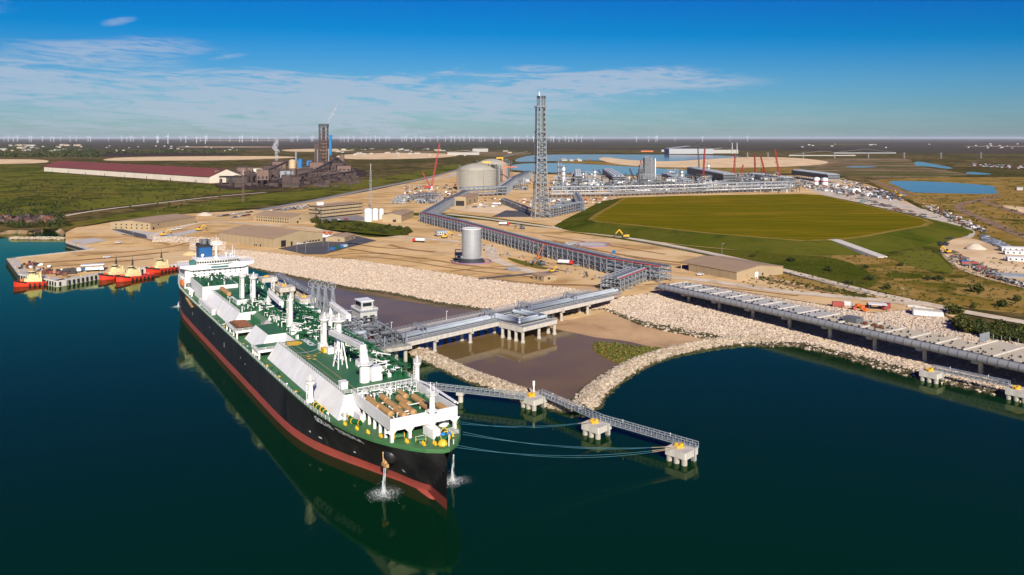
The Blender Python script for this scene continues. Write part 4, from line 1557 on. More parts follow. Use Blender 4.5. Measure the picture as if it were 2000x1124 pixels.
# hull marks
for (x, z, h, w_) in ((-9, 8.2, 1.6, .5), (-3, 6.2, 3.2, .4), (40, 7.6, 2.0, .6), (118, 7.6, 2.2, .7), (86, 10, .8, .5), (94, 8.6, .8, .5), (150, 9.8, .7, .5), (158, 9.0, .7, .5), (238, 5.4, .5, 1.2), (244, 5.0, .5, 1.8), (262, 5.0, .5, 1.8)):
    y = -hbm(x, z) - .03
    y2 = -hbm(x + w_, z) - .03
    y3 = -hbm(x, z + h) - .03
    y4 = -hbm(x + w_, z + h) - .03
    MB().add([(x, y, z), (x + w_, y2, z), (x + w_, y4, z + h), (x, y3, z + h)], [(0, 1, 2, 3)]).build('hull_mark', 'text_white', ship)
x = 249.0
for ch in 'GOLAR TUNDRA':
    if ch == ' ':
        x += 2.0
        continue
    z = zd_(x) - 2.9
    a_ = Vector((x - .8, -hbm(x - .8, z), z))
    c_ = Vector((x + .8, -hbm(x + .8, z), z))
    u_ = Vector((x, -hbm(x, z + 1.6), z + 1.6))
    d_ = Vector((x, -hbm(x, z), z))
    ex = (c_ - a_).normalized()
    ey = (u_ - d_).normalized()
    ez = ex.cross(ey).normalized()
    ey = ez.cross(ex)
    mtx = Matrix.Translation(d_ + ez * .40) @ Matrix((ex, ey, ez)).transposed().to_4x4()
    text_mesh('hull_letter', ch, 3.2, 'text_white', ship, mtx)
    x += 2.4
# anchor with its bolster
ax_, az_ = 283.0, 10.6
ay_ = -hbm(ax_, az_)
q = MB().ball((ax_ + 1.2, ay_ + .6, az_ + .6), 2.5, 14, 9)
q.build('hawse_bolster', 'black_paint', ship, True)
q = MB()
q.bar((ax_ - 1.8, ay_ - .9, az_ + 1.0), (ax_ - .4, ay_ - 1.3, az_ - 2.4), .55, .8)
q.bar((ax_ + .3, ay_ - 1.0, az_ + 1.0), (ax_ + 1.0, ay_ - 1.4, az_ - 2.4), .55, .8)
q.bar((ax_ - .8, ay_ - 1.4, az_ - 2.4), (ax_ + 2.2, ay_ - 1.2, az_ - 2.2), .9, 1.0)
q.bar((ax_ + .6, ay_ - 1.2, az_ - 2.2), (ax_ + 1.0, ay_ - .3, az_ + 1.4), .5)
q.build('anchor', 'tan_lagging', ship)
# white draught mark at the bow
q = MB()
zz, xx = 5.0, 283.4
q.add([(xx, -hbm(xx, zz) - .06, zz), (xx + 1.4, -hbm(xx + 1.4, zz) - .06, zz), (xx + .7, -hbm(xx + .7, zz + 1.2) - .06, zz + 1.2)], [(0, 1, 2)])
q.build('bow_mark', 'text_white', ship)
# accommodation ladder lowered along the quarter
q = MB()
q.bar((26, -21.6, 14.6), (44, -21.8, 13.0), 1.2, .35)
q.rail([(26, -22.1, 14.8), (44, -22.3, 13.2)], 1.0, 2, .08)
q.build('accommodation_ladder', 'tan_lagging', ship)

# cooling water falling from the anchor pocket
mw_ = bpy.data.materials.new('falling_water')
mw_.use_nodes = True
nt = mw_.node_tree
bs = nt.nodes['Principled BSDF']
bs.inputs['Base Color'].default_value = (.85, .88, .9, 1)
bs.inputs['Roughness'].default_value = .5
t_ = nt.nodes.new('ShaderNodeTexCoord')
mp_ = nt.nodes.new('ShaderNodeMapping')
mp_.inputs['Scale'].default_value = (2.4, 2.4, .35)
nz_ = nt.nodes.new('ShaderNodeTexNoise')
nz_.inputs['Scale'].default_value = 1.3
nz_.inputs['Detail'].default_value = 6
rr_ = nt.nodes.new('ShaderNodeMapRange')
rr_.inputs['From Min'].default_value = .42
rr_.inputs['From Max'].default_value = .75
rr_.inputs['To Max'].default_value = .6
nt.links.new(t_.outputs['Object'], mp_.inputs[0])
nt.links.new(mp_.outputs[0], nz_.inputs['Vector'])
nt.links.new(nz_.outputs[0], rr_.inputs['Value'])
nt.links.new(rr_.outputs[0], bs.inputs['Alpha'])
MATS['falling_water'] = mw_
fm_ = bpy.data.materials.new('foam')
fm_.use_nodes = True
nt = fm_.node_tree
bs = nt.nodes['Principled BSDF']
bs.inputs['Base Color'].default_value = (.80, .83, .84, 1)
bs.inputs['Roughness'].default_value = .8
t_ = nt.nodes.new('ShaderNodeTexCoord')
ln_ = nt.nodes.new('ShaderNodeVectorMath')
ln_.operation = 'LENGTH'
nt.links.new(t_.outputs['Object'], ln_.inputs[0])
fa_ = nt.nodes.new('ShaderNodeMapRange')
fa_.interpolation_type = 'SMOOTHSTEP'
fa_.inputs['From Min'].default_value = .3
fa_.inputs['From Max'].default_value = 6.5
fa_.inputs['To Min'].default_value = .85
fa_.inputs['To Max'].default_value = 0.0
nt.links.new(ln_.outputs['Value'], fa_.inputs['Value'])
nz_ = nt.nodes.new('ShaderNodeTexNoise')
nz_.inputs['Scale'].default_value = 1.4
nz_.inputs['Detail'].default_value = 7
nz_.inputs['Roughness'].default_value = .75
nz_.inputs['Distortion'].default_value = 1.2
nt.links.new(t_.outputs['Object'], nz_.inputs['Vector'])
rr_ = nt.nodes.new('ShaderNodeMapRange')
rr_.inputs['From Min'].default_value = .46
rr_.inputs['From Max'].default_value = .66
nt.links.new(nz_.outputs[0], rr_.inputs['Value'])
mu_ = nt.nodes.new('ShaderNodeMath')
mu_.operation = 'MULTIPLY'
nt.links.new(fa_.outputs[0], mu_.inputs[0])
nt.links.new(rr_.outputs[0], mu_.inputs[1])
nt.links.new(mu_.outputs[0], bs.inputs['Alpha'])
MATS['foam'] = fm_


def cascade(x, y, ztop, r0, r1, label, big=1.0):
    q = MB()
    for k in range(7):
        a_ = random.uniform(0, 6.28)
        o0, o1 = random.uniform(0, r0), random.uniform(0, r1)
        q.tube((x + o0 * math.cos(a_), y + o0 * math.sin(a_), ztop), (x + o1 * math.cos(a_), y + o1 * math.sin(a_) - .6, .15), .08, .26, n=7, cap=False)
    root = thing('water_jet', label, 'water jet', SW(x, y, 0), ship.rotation_euler.z)
    for i, v in enumerate(q.v):
        q.v[i] = (v[0] - x, v[1] - y, v[2])
    q.build('falling_stream', 'falling_water', root)
    s_ = MB()
    for k in range(420):
        a_, d0 = random.uniform(0, 6.28), abs(random.gauss(0, 1.5)) * big
        lobe = 1 + .7 * abs(math.sin(a_ * 2.5 + 1)) ** 6
        r0_ = random.uniform(.05, .22) * math.exp(-d0 / (5 * big)) + .03
        s_.ball((d0 * lobe * math.cos(a_), d0 * lobe * math.sin(a_) - .6, .05 + random.uniform(0, .5) * math.exp(-d0)), r0_, 6, 4, .5)
    s_.build('splash', 'falling_water', root)
    fo = MB()
    rr = [.2, 1.2, 2.4, 3.6, 4.8, 6.0]
    for i, r0_ in enumerate(rr):
        for k in range(24):
            t = 2 * math.pi * k / 24
            wob = 1 + .28 * math.sin(3 * t + x) + .16 * math.sin(7 * t + 1.3 * x)
            fo.v.append((r0_ * wob * big * .85 * math.cos(t), r0_ * wob * big * .85 * math.sin(t) - .6, .05))
    for i in range(5):
        for k in range(24):
            a_, c_ = i * 24 + k, i * 24 + (k + 1) % 24
            fo.f.append((a_, c_, c_ + 24, a_ + 24))
    fo.build('foam', 'foam', root)


random.seed(3)
cascade(ax_ + 1.0, ay_ - 1.6, az_ - 3.0, .4, .75, 'white cooling water falling from the anchor pocket into the harbour', 1.5)
cascade(ax_ + 4.0, -ay_ + 1.4, az_ - 2.6, .2, .5, 'white water jet splashing behind the bow', 1.1)
cascade(-26.5, -17.2, 3.2, .4, .6, 'small water jet at the stern of the ship', .9)

# ------------------------------------------------------------------ approach trestle with its pipes
mat('line_teal', (.05, .17, .22), .6, c2=(.03, .12, .16), scale=.05)
mat('rope_tan', (.55, .42, .28), .8)
mat('deck_slab', (.44, .43, .40), .85, c2=(.40, .39, .36), scale=.15)
mat('beige_slab', (.50, .44, .33), .85, c2=(.46, .40, .29), scale=.15)
mat('trestle_pipe', (.30, .30, .295), .55, .15, c2=(.25, .255, .26), scale=.12, stretch=(.3, 1, 1))

TA, TB = P(754, 679, 8), P(1205, 577.5, 8)
te = (TB - TA).normalized()
tang = math.atan2(te.y, te.x)
TL = (TB - TA).length + 6
tr = thing('pipe_trestle', 'concrete trestle on columns carrying two big silver pipes from shore to ship', 'trestle', (TA.x, TA.y, 0), tang)
WID = 24.0
# deck spans
for k in range(8):
    x0, x1 = k * 23.3 - 16, (k + 1) * 23.3 - 16 - .15
    if x0 > TL:
        break
    x1 = min(x1, TL)
    q = MB()
    q.box(x0, x1, 0, WID, 7.2, 8.0)
    for y in (.6, 6, 12, 18, WID - .6):
        q.box(x0 + .2, x1 - .2, y - .5, y + .5, 6.0, 7.2)
    q.build('deck_span', 'pale_concrete', tr)
cap = MB().box(-.9, .9, .3, WID - .3, 4.9, 5.98).build('bent_cap', 'concrete', tr)
cap.location = (7.3, 0, 0)
for k in range(1, 7):
    share('bent_cap', cap, tr, (7.3 + k * 23.3, 0, 0))
colm = MB().lathe([(.85, -3), (.85, 4.9)], (0, 0, 0), 12)
colm.lathe([(1.15, -2), (1.15, .5), (.86, .9)], (0, 0, 0), 12)
col0 = colm.build('column', 'concrete', tr)
col0.location = (7.3, 2.0, 0)
for k in range(7):
    for y in (2.0, 8.6, 15.2, 21.8):
        if k or y != 2.0:
            share('column', col0, tr, (7.3 + k * 23.3, y, 0 if k < 6 else 1.5))
# pipes
for (y, z, r_, x0) in ((4.4, 9.9, .95, -10), (7.4, 9.9, .95, -4)):
    gap0, gap1 = 74, 97
    q = MB()
    inner_y = -13.5 if y < 5 else -10.2
    off = 0 if y < 5 else 3.4
    q.path([(x0, y, z), (gap0 + off, y, z), (gap0 + off, inner_y, z), (gap1 - 3 - off, inner_y, z), (gap1 - 3 - off, y, z), (TL, y, z)], r_, 12)
    q.build('product_pipe', 'pipe_silver', tr, True)
q = MB()
q.path([(-10, 4.4, 9.9), (-11.5, 4.4, 9.9), (-12, 7, 10.4), (-12, 14, 11), (-18, 20, 11), (-24, 30, 11.5)], .95, 12)
q.build('product_pipe', 'pipe_silver', tr, True)
q = MB()
q.path([(-4, 7.4, 9.9), (-5, 9.0, 10.2), (-5, 9.8, 14.2), (-12, 11.5, 14.2), (-20, 20, 13.6), (-30, 36, 16)], .95, 12)
q.build('product_pipe', 'pipe_silver', tr, True)
for (y, z, r_) in ((2.9, 8.9, .28), (9.2, 9.0, .32), (10.1, 8.8, .2), (6, 8.6, .2)):
    MB().tube((-6, y, z), (TL, y, z), r_, n=8).build('service_pipe', 'steel', tr)
supm = MB()
supm.box(-.25, .25, 2.4, 10.6, 8.5, 8.8)
for y in (2.6, 6, 10.4):
    supm.box(-.2, .2, y - .2, y + .2, 8.0, 8.6)
sup0 = supm.build('pipe_support', 'galvanised', tr)
sup0.location = (2, 0, 0)
for k in range(1, 20):
    share('pipe_support', sup0, tr, (2 + k * 9.0, 0, 0))
frm = MB()
for y in (3.0, 11.2):
    frm.bar((0, y, 8), (0, y, 12.6), .4)
    frm.bar((2.2, y, 8), (2.2, y, 12.6), .4)
frm.bar((0, 3, 12.3), (0, 11.2, 12.3), .4)
frm.bar((2.2, 3, 12.3), (2.2, 11.2, 12.3), .4)
frm.rail([(0, 3, 12.5), (2.2, 3, 12.5), (2.2, 11.2, 12.5), (0, 11.2, 12.5), (0, 3, 12.5)], 1.1, 1.5, .1)
for k, x in enumerate((24, 70, 98, 136)):
    if k == 0:
        fr0 = frm.build('crossover_stair', 'galvanised', tr)
        fr0.location = (x, 0, 0)
    else:
        share('crossover_stair', fr0, tr, (x, 0, 0))
MB().box(-14, TL, 11.8, 17.6, 8.004, 8.05).build('roadway', 'asphalt', tr)
for y, m_ in ((.25, 'galvanised'), (11.6, 'galvanised'), (17.9, 'galvanised'), (WID - .2, 'galvanised')):
    MB().rail([(-14 if y > 1 else -4, y, 8), (TL, y, 8)], 1.3, 2.4, .09).build('railing', m_, tr)
MB().box(-10, TL, .4, 1.9, 8.02, 8.25).build('cable_tray', 'galvanised', tr)
# expansion platform
q = MB()
q.box(72, 98, -18, -.15, 7.2, 8.0)
q.box(72, 98, -18, -17, 5.9, 7.2)
q.box(72, 73.2, -17, -.15, 5.4, 7.2)
q.box(96.8, 98, -17, -.15, 5.9, 7.2)
q.build('loop_platform', 'pale_concrete', tr)
for (x, y) in ((73, -2), (73, -7), (73, -12), (73, -17), (97, -17), (97, -12.5), (85, -17)):
    share('column', col0, tr, (x, y, .5))
MB().rail([(72.2, -.2, 8), (72.2, -17.8, 8), (97.8, -17.8, 8), (97.8, -.2, 8)], 1.3, 2.2, .09).build('railing', 'galvanised', tr)
MB().box(73, 95, -17.2, -15.4, 8.02, 8.3).build('cable_tray', 'galvanised', tr)
MB().box(71, 73, 8.6, 10.6, 8.05, 10).build('hose_cabinet', 'red_paint', tr)
MB().box(-3, -1, 9.6, 11.4, 8.05, 10.6).build('hose_cabinet', 'red_paint', tr)
q = MB()
for pts_ in ([(-15, -.1, 7.6), (-1, -.1, 7.6), (-1, -.1, 6.0), (4, -.1, 6.0)],):
    q.path(pts_, .22, 6)
q.build('fire_main', 'red_paint', tr)
for x in (20, 56, 108, 150):
    q = MB().tube((x, WID - .6, 8), (x, WID - .6, 12.5), .1, n=6)
    q.box(x - .25, x + .25, WID - 1.2, WID - .4, 12.4, 12.7)
    q.build('lamp_post', 'white_paint', tr)

# ------------------------------------------------------------------ loading platform beside the ship
lp = thing('loading_platform', 'concrete loading platform crowded with pipework beside the ship', 'platform', SW(85, 27, 0), ship.rotation_euler.z)
MB().box(0, 78, 0, 27, 6.4, 8.0).build('platform_deck', 'concrete', lp)
c1 = None
for x in (3, 18, 33, 48, 63, 75):
    for y in (2, 13, 25):
        if c1 is None:
            c1 = MB().lathe([(.9, -3), (.9, 6.4)], (0, 0, 0), 12).build('column', 'concrete', lp)
            c1.location = (x, y, 0)
        else:
            share('column', c1, lp, (x, y, 0))
random.seed(31)
b, g = MB(), MB()
for _ in range(260):
    x, y = random.uniform(14, 77), random.uniform(1.5, 25)
    h = random.uniform(1, 6.5)
    m_ = b if random.random() < .6 else g
    m_.tube((x, y, 8), (x, y, 8 + h), random.uniform(.15, .35), n=6)
    L = random.uniform(2, 10)
    if random.random() < .7:
        m_.tube((x, y, 8 + h), (min(76, x + L), y, 8 + h), random.uniform(.2, .45), n=6)
    else:
        m_.tube((x, y, 8 + h), (x, min(25, y + L), 8 + h), random.uniform(.2, .45), n=6)
b.build('pipework', 'dull_steel', lp, kind='stuff')
g.build('pipework', 'steel', lp, kind='stuff')
q = MB()
for x in (44, 56, 68):
    for y in (3, 15):
        q.bar((x, y, 8), (x, y, 13), .45)
for y in (3, 15):
    q.bar((44, y, 13), (68, y, 13), .5)
for x in (44, 56, 68):
    q.bar((x, 3, 13), (x, 15, 13), .5)
q.bar((44, 3, 8), (56, 3, 13), .3)
q.bar((56, 3, 13), (68, 3, 8), .3)
q.build('pipe_frame', 'galvanised', lp)
MB().rail([(0, .2, 8), (78, .2, 8), (78, 26.8, 8)], 1.2, 2.4, .09).build('railing', 'galvanised', lp)
MB().rail([(0, 26.8, 8), (60, 26.8, 8)], 1.2, 2.4, .09).build('railing', 'galvanised', lp)
q = MB()
q.bar((60, 4, 12.6), (72, 1, 8.2), 1.4, .3)
q.rail([(60, 4.6, 12.6), (72, 1.6, 8.2)], 1.1, 2, .1)
q.build('stairs', 'galvanised', lp)
# grey jetty control tower
ct = thing('control_tower', 'grey boxy jetty control tower on the loading platform', 'tower', SW(117, 48.5, 8), ship.rotation_euler.z)
MB().box(-6, 6, -4.5, 4.5, 0, 9).build('lower_storeys', 'deck_slab', ct)
MB().box(-6.4, 6.4, -4.9, 4.9, 9, 9.4).build('balcony', 'galvanised', ct)
MB().box(-5, 3.4, -3, 3.4, 9.4, 13.6).build('control_room', 'deck_slab', ct)
MB().box(-5.4, 3.8, -3.4, 3.8, 13.6, 14.0).build('roof', 'white_paint', ct)
MB().box(-4.4, 2.8, -3.08, -3.0, 11.2, 13.0).build('window', 'glass_dark', ct)
MB().box(3.4, 3.46, -2.2, 2.6, 11.2, 13.0).build('window', 'glass_dark', ct)
MB().box(6.0, 6.08, -3, -.8, 2, 7).build('doorway', 'glass_dark', ct)
MB().box(6.0, 6.08, .6, 3.2, 2, 7).build('doorway', 'glass_dark', ct)
MB().rail([(-6.3, -4.8, 9.4), (6.3, -4.8, 9.4), (6.3, 4.8, 9.4), (-6.3, 4.8, 9.4), (-6.3, -4.8, 9.4)], 1.1, 1.6, .1).build('railing', 'white_paint', ct)


# loading arms
def loading_arm(x, y, label, lean):
    o = thing('loading_crane', label, 'loading crane', SW(x, y, 8), ship.rotation_euler.z, 'loading arms on the jetty')
    q = MB()
    q.tube((0, 0, 0), (0, 0, 9), .55, n=10)
    q.lattice((0, .0, 0), (0, 0, 9), 2.4, 1.6, 5, .16)
    q.build('riser', 'galvanised', o)
    top = Vector((lean, -.8, 20))
    q = MB()
    q.tube((0, .5, 8.5), top, .3, n=10)
    q.lattice((0, .2, 8.5), top, 1.3, .7, 8, .10)
    q.build('inboard_arm', 'galvanised', o)
    q = MB()
    q.tube(top, (lean * .4, -1.8, 5.5), .28, n=10)
    q.lattice(top, (lean * .4, -1.8, 6), 1.1, .7, 8, .09)
    q.build('outboard_arm', 'steel', o)
    q = MB()
    c = top + Vector((0, -.4, .4))
    k = 18
    for i in range(k):
        t0, t1 = 2 * math.pi * i / k, 2 * math.pi * (i + 1) / k
        q.bar(c + Vector((0, math.cos(t0), math.sin(t0))) * 2.0, c + Vector((0, math.cos(t1), math.sin(t1))) * 2.0, .32)
    for i in range(6):
        t0 = math.pi * i / 3
        q.bar(c, c + Vector((0, math.cos(t0), math.sin(t0))) * 2.0, .2)
    q.build('pulley_wheel', 'galvanised', o)
    MB().box(-1.1, 1.1, 1.2, 2.6, 6.2, 8.6).build('counterweight', 'dull_steel', o)
    return o


for k, (x, y) in enumerate(((92, 30.0), (96, 32.0), (101.5, 34.0), (106, 36.5))):
    loading_arm(x, y, ['farthest galvanised loading arm of the four standing by the ship', 'second galvanised loading arm from the stern of the ship', 'third galvanised loading arm from the stern of the ship', 'nearest galvanised loading arm of the four, next to the masts'][k], (.9, .4, -.2, -.5)[k])
q = MB()
q.lattice((0, 0, 0), (0, 0, 10), 1.8, 1.8, 6, .22)
gw = thing('gangway_tower', 'white lattice gangway tower standing in the water beside the ship', 'tower', P(533, 571, 0) + Vector((0, 0, 0)))
q.build('tower_lattice', 'white_paint', gw)
MB().tube((0, 0, -3), (0, 0, .6), .9, n=10).build('pile', 'concrete', gw)


# ------------------------------------------------------------------ dolphins
def cut_square(a, c):
    return [(-a + c, -a), (a - c, -a), (a, -a + c), (a, a - c), (a - c, a), (-a + c, a), (-a, a - c), (-a, -a + c)]


def make_dolphin(loc, rot, label, half=3.9, piles=((-2.8, -2.8), (2.8, -2.8), (0, -2.9), (-2.8, 2.8), (2.8, 2.8)), group=None, z0=2.0, z1=4.2):
    o = thing('mooring_dolphin', label, 'dolphin', loc, rot, group)
    MB().prism(cut_square(half, .25), z0, z1).build('cap', 'pale_concrete', o)
    p0 = None
    for (x, y) in piles:
        if p0 is None:
            q = MB().lathe([(.95, -3), (.95, z0)], (0, 0, 0), 12)
            p0 = q.build('pile', 'concrete', o)
            p0.location = (x, y, 0)
        else:
            share('pile', p0, o, (x, y, 0))
    q = MB()
    q.lathe([(.9, 0), (.9, .25), (.45, .3), (.45, .9), (.7, 1.0), (.7, 1.3)], (0, 0, z1), 12)
    for a_ in (-.7, 0, .7):
        c, s_ = math.cos(a_ + 3.9), math.sin(a_ + 3.9)
        q.bar((.3 * c, .3 * s_, z1 + .6), (2.0 * c, 2.0 * s_, z1 + .4), .55, .45)
        q.box(1.9 * c - .35, 1.9 * c + .35, 1.9 * s_ - .35, 1.9 * s_ + .35, z1, z1 + 1.0)
    q.build('mooring_hook', 'yellow_paint', o)
    q = MB()
    for y in (-.25, .25):
        q.bar((half + .15, 1.4 + y, -.5), (half + .15, 1.4 + y, z1), .1)
    for k in range(int(z1 / .55)):
        q.bar((half + .15, 1.15, k * .55), (half + .15, 1.65, k * .55), .08)
    q.build('ladder', 'galvanised', o)
    return o


def pz(u, v, z):
    p = P(u, v, z)
    return Vector((p.x, p.y, 0))


D1, D2, D3 = pz(1042, 774, 4.2), pz(1165, 826, 4.2), pz(1331, 874, 4.2)
rot12 = math.radians(-44)
make_dolphin(D1, rot12, 'square concrete dolphin with a tall white post where the walkway bends')
make_dolphin(D2, rot12, 'square concrete mooring dolphin between the bend and the end of the walkway')
make_dolphin(D3, rot12, 'outermost square concrete mooring dolphin at the end of the walkway')
q = MB()
q.tube((0, 0, 0), (0, 0, 4.0), .3, n=8)
q.box(-.4, .4, -.4, .4, 3.2, 5.0)
q.build('beacon', 'white_paint')
bo = bpy.data.objects['beacon']
bo.location = D1 + Vector((.2, 3.0, 4.2))
setp(bo, 'tall white beacon post on the dolphin where the walkway bends', 'beacon')
for k, (x, y) in enumerate(((-66, 48), (-24, 48.5), (19, 48.5), (60, 47))):
    w = SW(x, y, 0)
    make_dolphin(w, ship.rotation_euler.z, ['concrete breasting dolphin behind the ship bridge, nearest the shore', 'second concrete breasting dolphin behind the ship, left of the loading arms', 'third concrete breasting dolphin behind the ship, left of the loading arms', 'concrete breasting dolphin hidden close behind the loading arms'][k], 5.2, ((-3.6, -3.6), (3.6, -3.6), (-3.6, 3.6), (3.6, 3.6)), None, 3.6, 6.6)
DR1, DR2 = pz(1820, 725, 4.2), pz(1990, 760, 4.2)
make_dolphin(DR1, R(-50), 'concrete dolphin at the rock shore under the unfinished trestle')
make_dolphin(DR2, R(-50), 'concrete dolphin at the right edge of the picture')


def walkway(a, b, z, label, w=1.7, h=1.5, pile=None, bay=2.0):
    """a steel truss footbridge"""
    d = b - a
    L = d.length
    o = thing('walkway', label, 'walkway', a, math.atan2(d.y, d.x))
    MB().box(0, L, -w / 2, w / 2, z, z + .15).build('walkway_deck', 'galvanised', o)
    n = max(2, int(L / bay))
    for s_ in (-1, 1):
        q = MB()
        y = s_ * w / 2
        q.bar((0, y, z + h), (L, y, z + h), .24)
        q.bar((0, y, z - .5), (L, y, z - .5), .24)
        q.bar((0, y, z + h * .5), (L, y, z + h * .5), .08)
        for i in range(n + 1):
            x = L * i / n
            q.bar((x, y, z - .5), (x, y, z + h), .22)
            if i < n:
                x2 = L * (i + 1) / n
                q.bar((x, y, z - .5), (x2, y, z + .05), .1)
        q.build('side_truss', 'steel', o)
    for i in range(max(2, int(L / 22))):
        x = L * (i + .5) / max(2, int(L / 22))
        q = MB().tube((x, -w / 2, z + h), (x, -w / 2, z + h + .8), .06, n=5)
        q.ball((x, -w / 2, z + h + .9), .2, 6, 4)
        q.build('walkway_lamp', 'white_paint', o)
    if pile:
        q = MB().tube((pile, 0, -3), (pile, 0, z - 1.6), 1.0, n=12)
        q.box(pile - 1.4, pile + 1.4, -1.4, 1.4, z - 1.7, z - .6)
        q.build('pile', 'pale_concrete', o)
    return o


W0 = pz(800, 752, 4.6)
back = Vector((math.cos(rot12 + math.pi / 2), math.sin(rot12 + math.pi / 2), 0))
E1 = pz(1026, 777, 4.6)
walkway(W0, E1, 4.6, 'straight steel walkway between the ship and the bend dolphin', pile=(pz(892, 768, 4.6) - W0).length)
q1, q2, q3 = D1 + back * 4.0, D2 + back * 3.2, D3 + back * 3.2 + Vector((2.8, -2.6, 0))
walkway(q1, q2, 4.4, 'steel walkway crossing the ends of the rock bars')
walkway(q2, q3, 4.4, 'steel walkway over open water to the outermost dolphin')
walkway(DR1 + Vector((2, 3.0, 0)), DR2 + Vector((-1, 4.5, 0)), 4.4, 'low steel walkway joining the two dolphins on the rock shore')
b0, b1 = SW(-75, 57, 0), SW(86, 54, 0)
walkway(b0, b1, 6.6, 'long steel walkway behind the breasting dolphins', w=3.0, h=1.2, bay=5)
q = MB()
for x in np.linspace(-70, 80, 8):
    pass
for k, x in enumerate(np.linspace(-70, 80, 8)):
    w = SW(x, 55.8, 0)
    o = MB().lathe([(.8, -3), (.8, 5.2), (1.4, 5.3), (1.4, 5.9)], (0, 0, 0), 12).build('walkway_pile', 'concrete')
    o.location = w
    setp(o, 'round concrete pile carrying the long walkway behind the ship', 'pile', 'piles under the long walkway')


# mooring lines
def mooring(a, b, sag, label, tan=True, r=.05):
    n = 22
    pts = []
    for i in range(n + 1):
        f = i / n
        p = a.lerp(b, f)
        p.z -= sag * 4 * f * (1 - f)
        pts.append(p)
    o = thing('mooring_line', label, 'mooring line', b, 0, 'mooring lines at the bow')
    k = n - 3 if tan else n
    loc = [p - b for p in pts]
    MB().path(loc[:k + 1], r, 5).build('rope', 'line_teal', o)
    if tan:
        MB().path(loc[k:], r * 1.25, 5).build('rope_tail', 'rope_tan', o)


H2, H3 = D2 + Vector((-1, -1, 4.9)), D3 + Vector((-1, -1, 4.9))
for k in range(2):
    mooring(SW(286 - k * 3, 13.2, 16.6), H2 + Vector((.0, .5 * k, .1)), 1.2 + k * 1.0, 'teal mooring line from the bow to the middle dolphin')
    mooring(SW(294 - k * 1.6, 9.8 + k, 16.6), H3 + Vector((0, .5 * k + .2, 0)), 2.0 + k * .8, 'teal mooring line from the bow to the end dolphin, upper pair')
    mooring(SW(301.5 - k * 1.2, 3.8 + k, 16.4), H3 + Vector((0, -.5 * k - .4, 0)), 2.6 + k * .8, 'teal mooring line from the stem to the end dolphin, lower pair')

# ------------------------------------------------------------------ long unfinished trestle on the right
C1, C2 = P(1348, 592, 2), P(1909, 731, 2)
ce = (C2 - C1).normalized()
ut = thing('unfinished_trestle', 'long unfinished jetty trestle with open slabs and a grey tube along its front', 'trestle', (C1.x, C1.y, 1.5), math.atan2(ce.y, ce.x) + R(1.2))
X0, X1 = -20, 300
k = 0
slab_a = slab_b = beam0 = None
x = X0
while x < X1:
    big = x > 165
    m_ = 'deck_slab' if x < 90 else 'beige_slab'
    q = MB()
    q.box(x + .45, x + 12.05, -4.5, 17.5 if not big else 30, 8.2, 8.7)
    for yy in (-2, 4, 10, 15):
        q.box(x + 1.5, x + 11, yy - .15, yy + .15, 8.7, 8.95)
    q.build('deck_slab', m_, ut)
    q = MB()
    q.box(x - .3, x + .3, -4.4, 17.8 if not big else 30, 8.0, 9.2)
    q.build('cross_beam', 'pale_concrete', ut)
    if random.random() < .9:
        s_ = MB()
        for _ in range(7):
            xx, yy = x + random.uniform(2, 11), random.uniform(-3, 16.5)
            s_.box(xx - .3, xx + .3, yy - .25, yy + .25, 8.7, 9.4)
        s_.build('anchor_bolt', 'dark_steel', ut, kind='stuff')
    x += 12.5
x = X0
while x < X1:
    q = MB()
    q.lathe([(1.7, 0), (1.7, 24.85)], (0, 0, 0), 20)
    t = []
    for v in q.v:
        t.append((x + v[2], -7.0 + v[0], 8.4 + v[1]))
    q.v = t
    q.build('front_tube', 'trestle_pipe', ut)
    for jj in range(6):
        xx = x + 2.0 + jj * 4.15
        if jj == 0 and x == X0:
            band = MB()
            band.lathe([(1.78, -.18), (1.78, .18)], (0, 0, 0), 20)
            band.v = [(v[2], v[0], v[1]) for v in band.v]
            band = band.build('joint_band', 'dull_steel', ut)
            band.location = (xx, -7.0, 8.4)
        else:
            share('joint_band', band, ut, (xx, -7.0, 8.4))
        q = MB().box(xx - .3, xx + .3, -5.3, -4.4, 9.9, 10.5)
        q.build('edge_bracket', 'dark_steel', ut)
    q = MB().box(x, x + 24.85, -4.9, -4.5, 8.6, 9.9)
    q.build('edge_beam', 'dull_steel', ut)
    x += 25
q = MB().box(X0, X1, -7.6, 17, 6.9, 8.15)
q.build('girder', 'dull_steel', ut)
for k in range(-1, 12):
    xx = k * 25.06
    if xx > X1:
        break
    q = MB()
    q.tube((xx, -1, -3), (xx, -1, 5.4), .95, n=12)
    q.box(xx - 1.3, xx + 1.3, -6.5, 3.0, 5.4, 6.9)
    q.build('pier', 'pale_concrete', ut)
    q = MB()
    q.tube((xx, 13, -3), (xx, 13, 5.4), .95, n=12)
    q.box(xx - 1.3, xx + 1.3, 9.5, 16.5, 5.4, 6.9)
    q.build('pier', 'pale_concrete', ut)
for k in range(46):
    xx = X0 + 110 + k * 3.6
    if xx > X1:
        break
    big = xx > 165
    y = 17.6 if not big else 30
    if k == 0:
        post0 = MB().box(-.12, .12, -.12, .12, 8.7, 11.6).build('fence_post', 'steel', ut)
        post0.location = (xx, y, 0)
    else:
        share('fence_post', post0, ut, (xx, y, 0))
for k in range(7):
    MB().box(163.6, 163.9, 21.4 + k * 1.25, 22.45 + k * 1.25, 8.3, 12.2).build('side_panel', 'galvanised', ut)
MB().rail([(X0 + 6, 17.6, 8.7), (X0 + 112, 17.6, 8.7)], 1.2, 3, .09).build('railing', 'galvanised', ut)
MB().box(104, 112, 4, 10, 8.7, 11.4).build('work_shelter', 'dull_steel', ut)
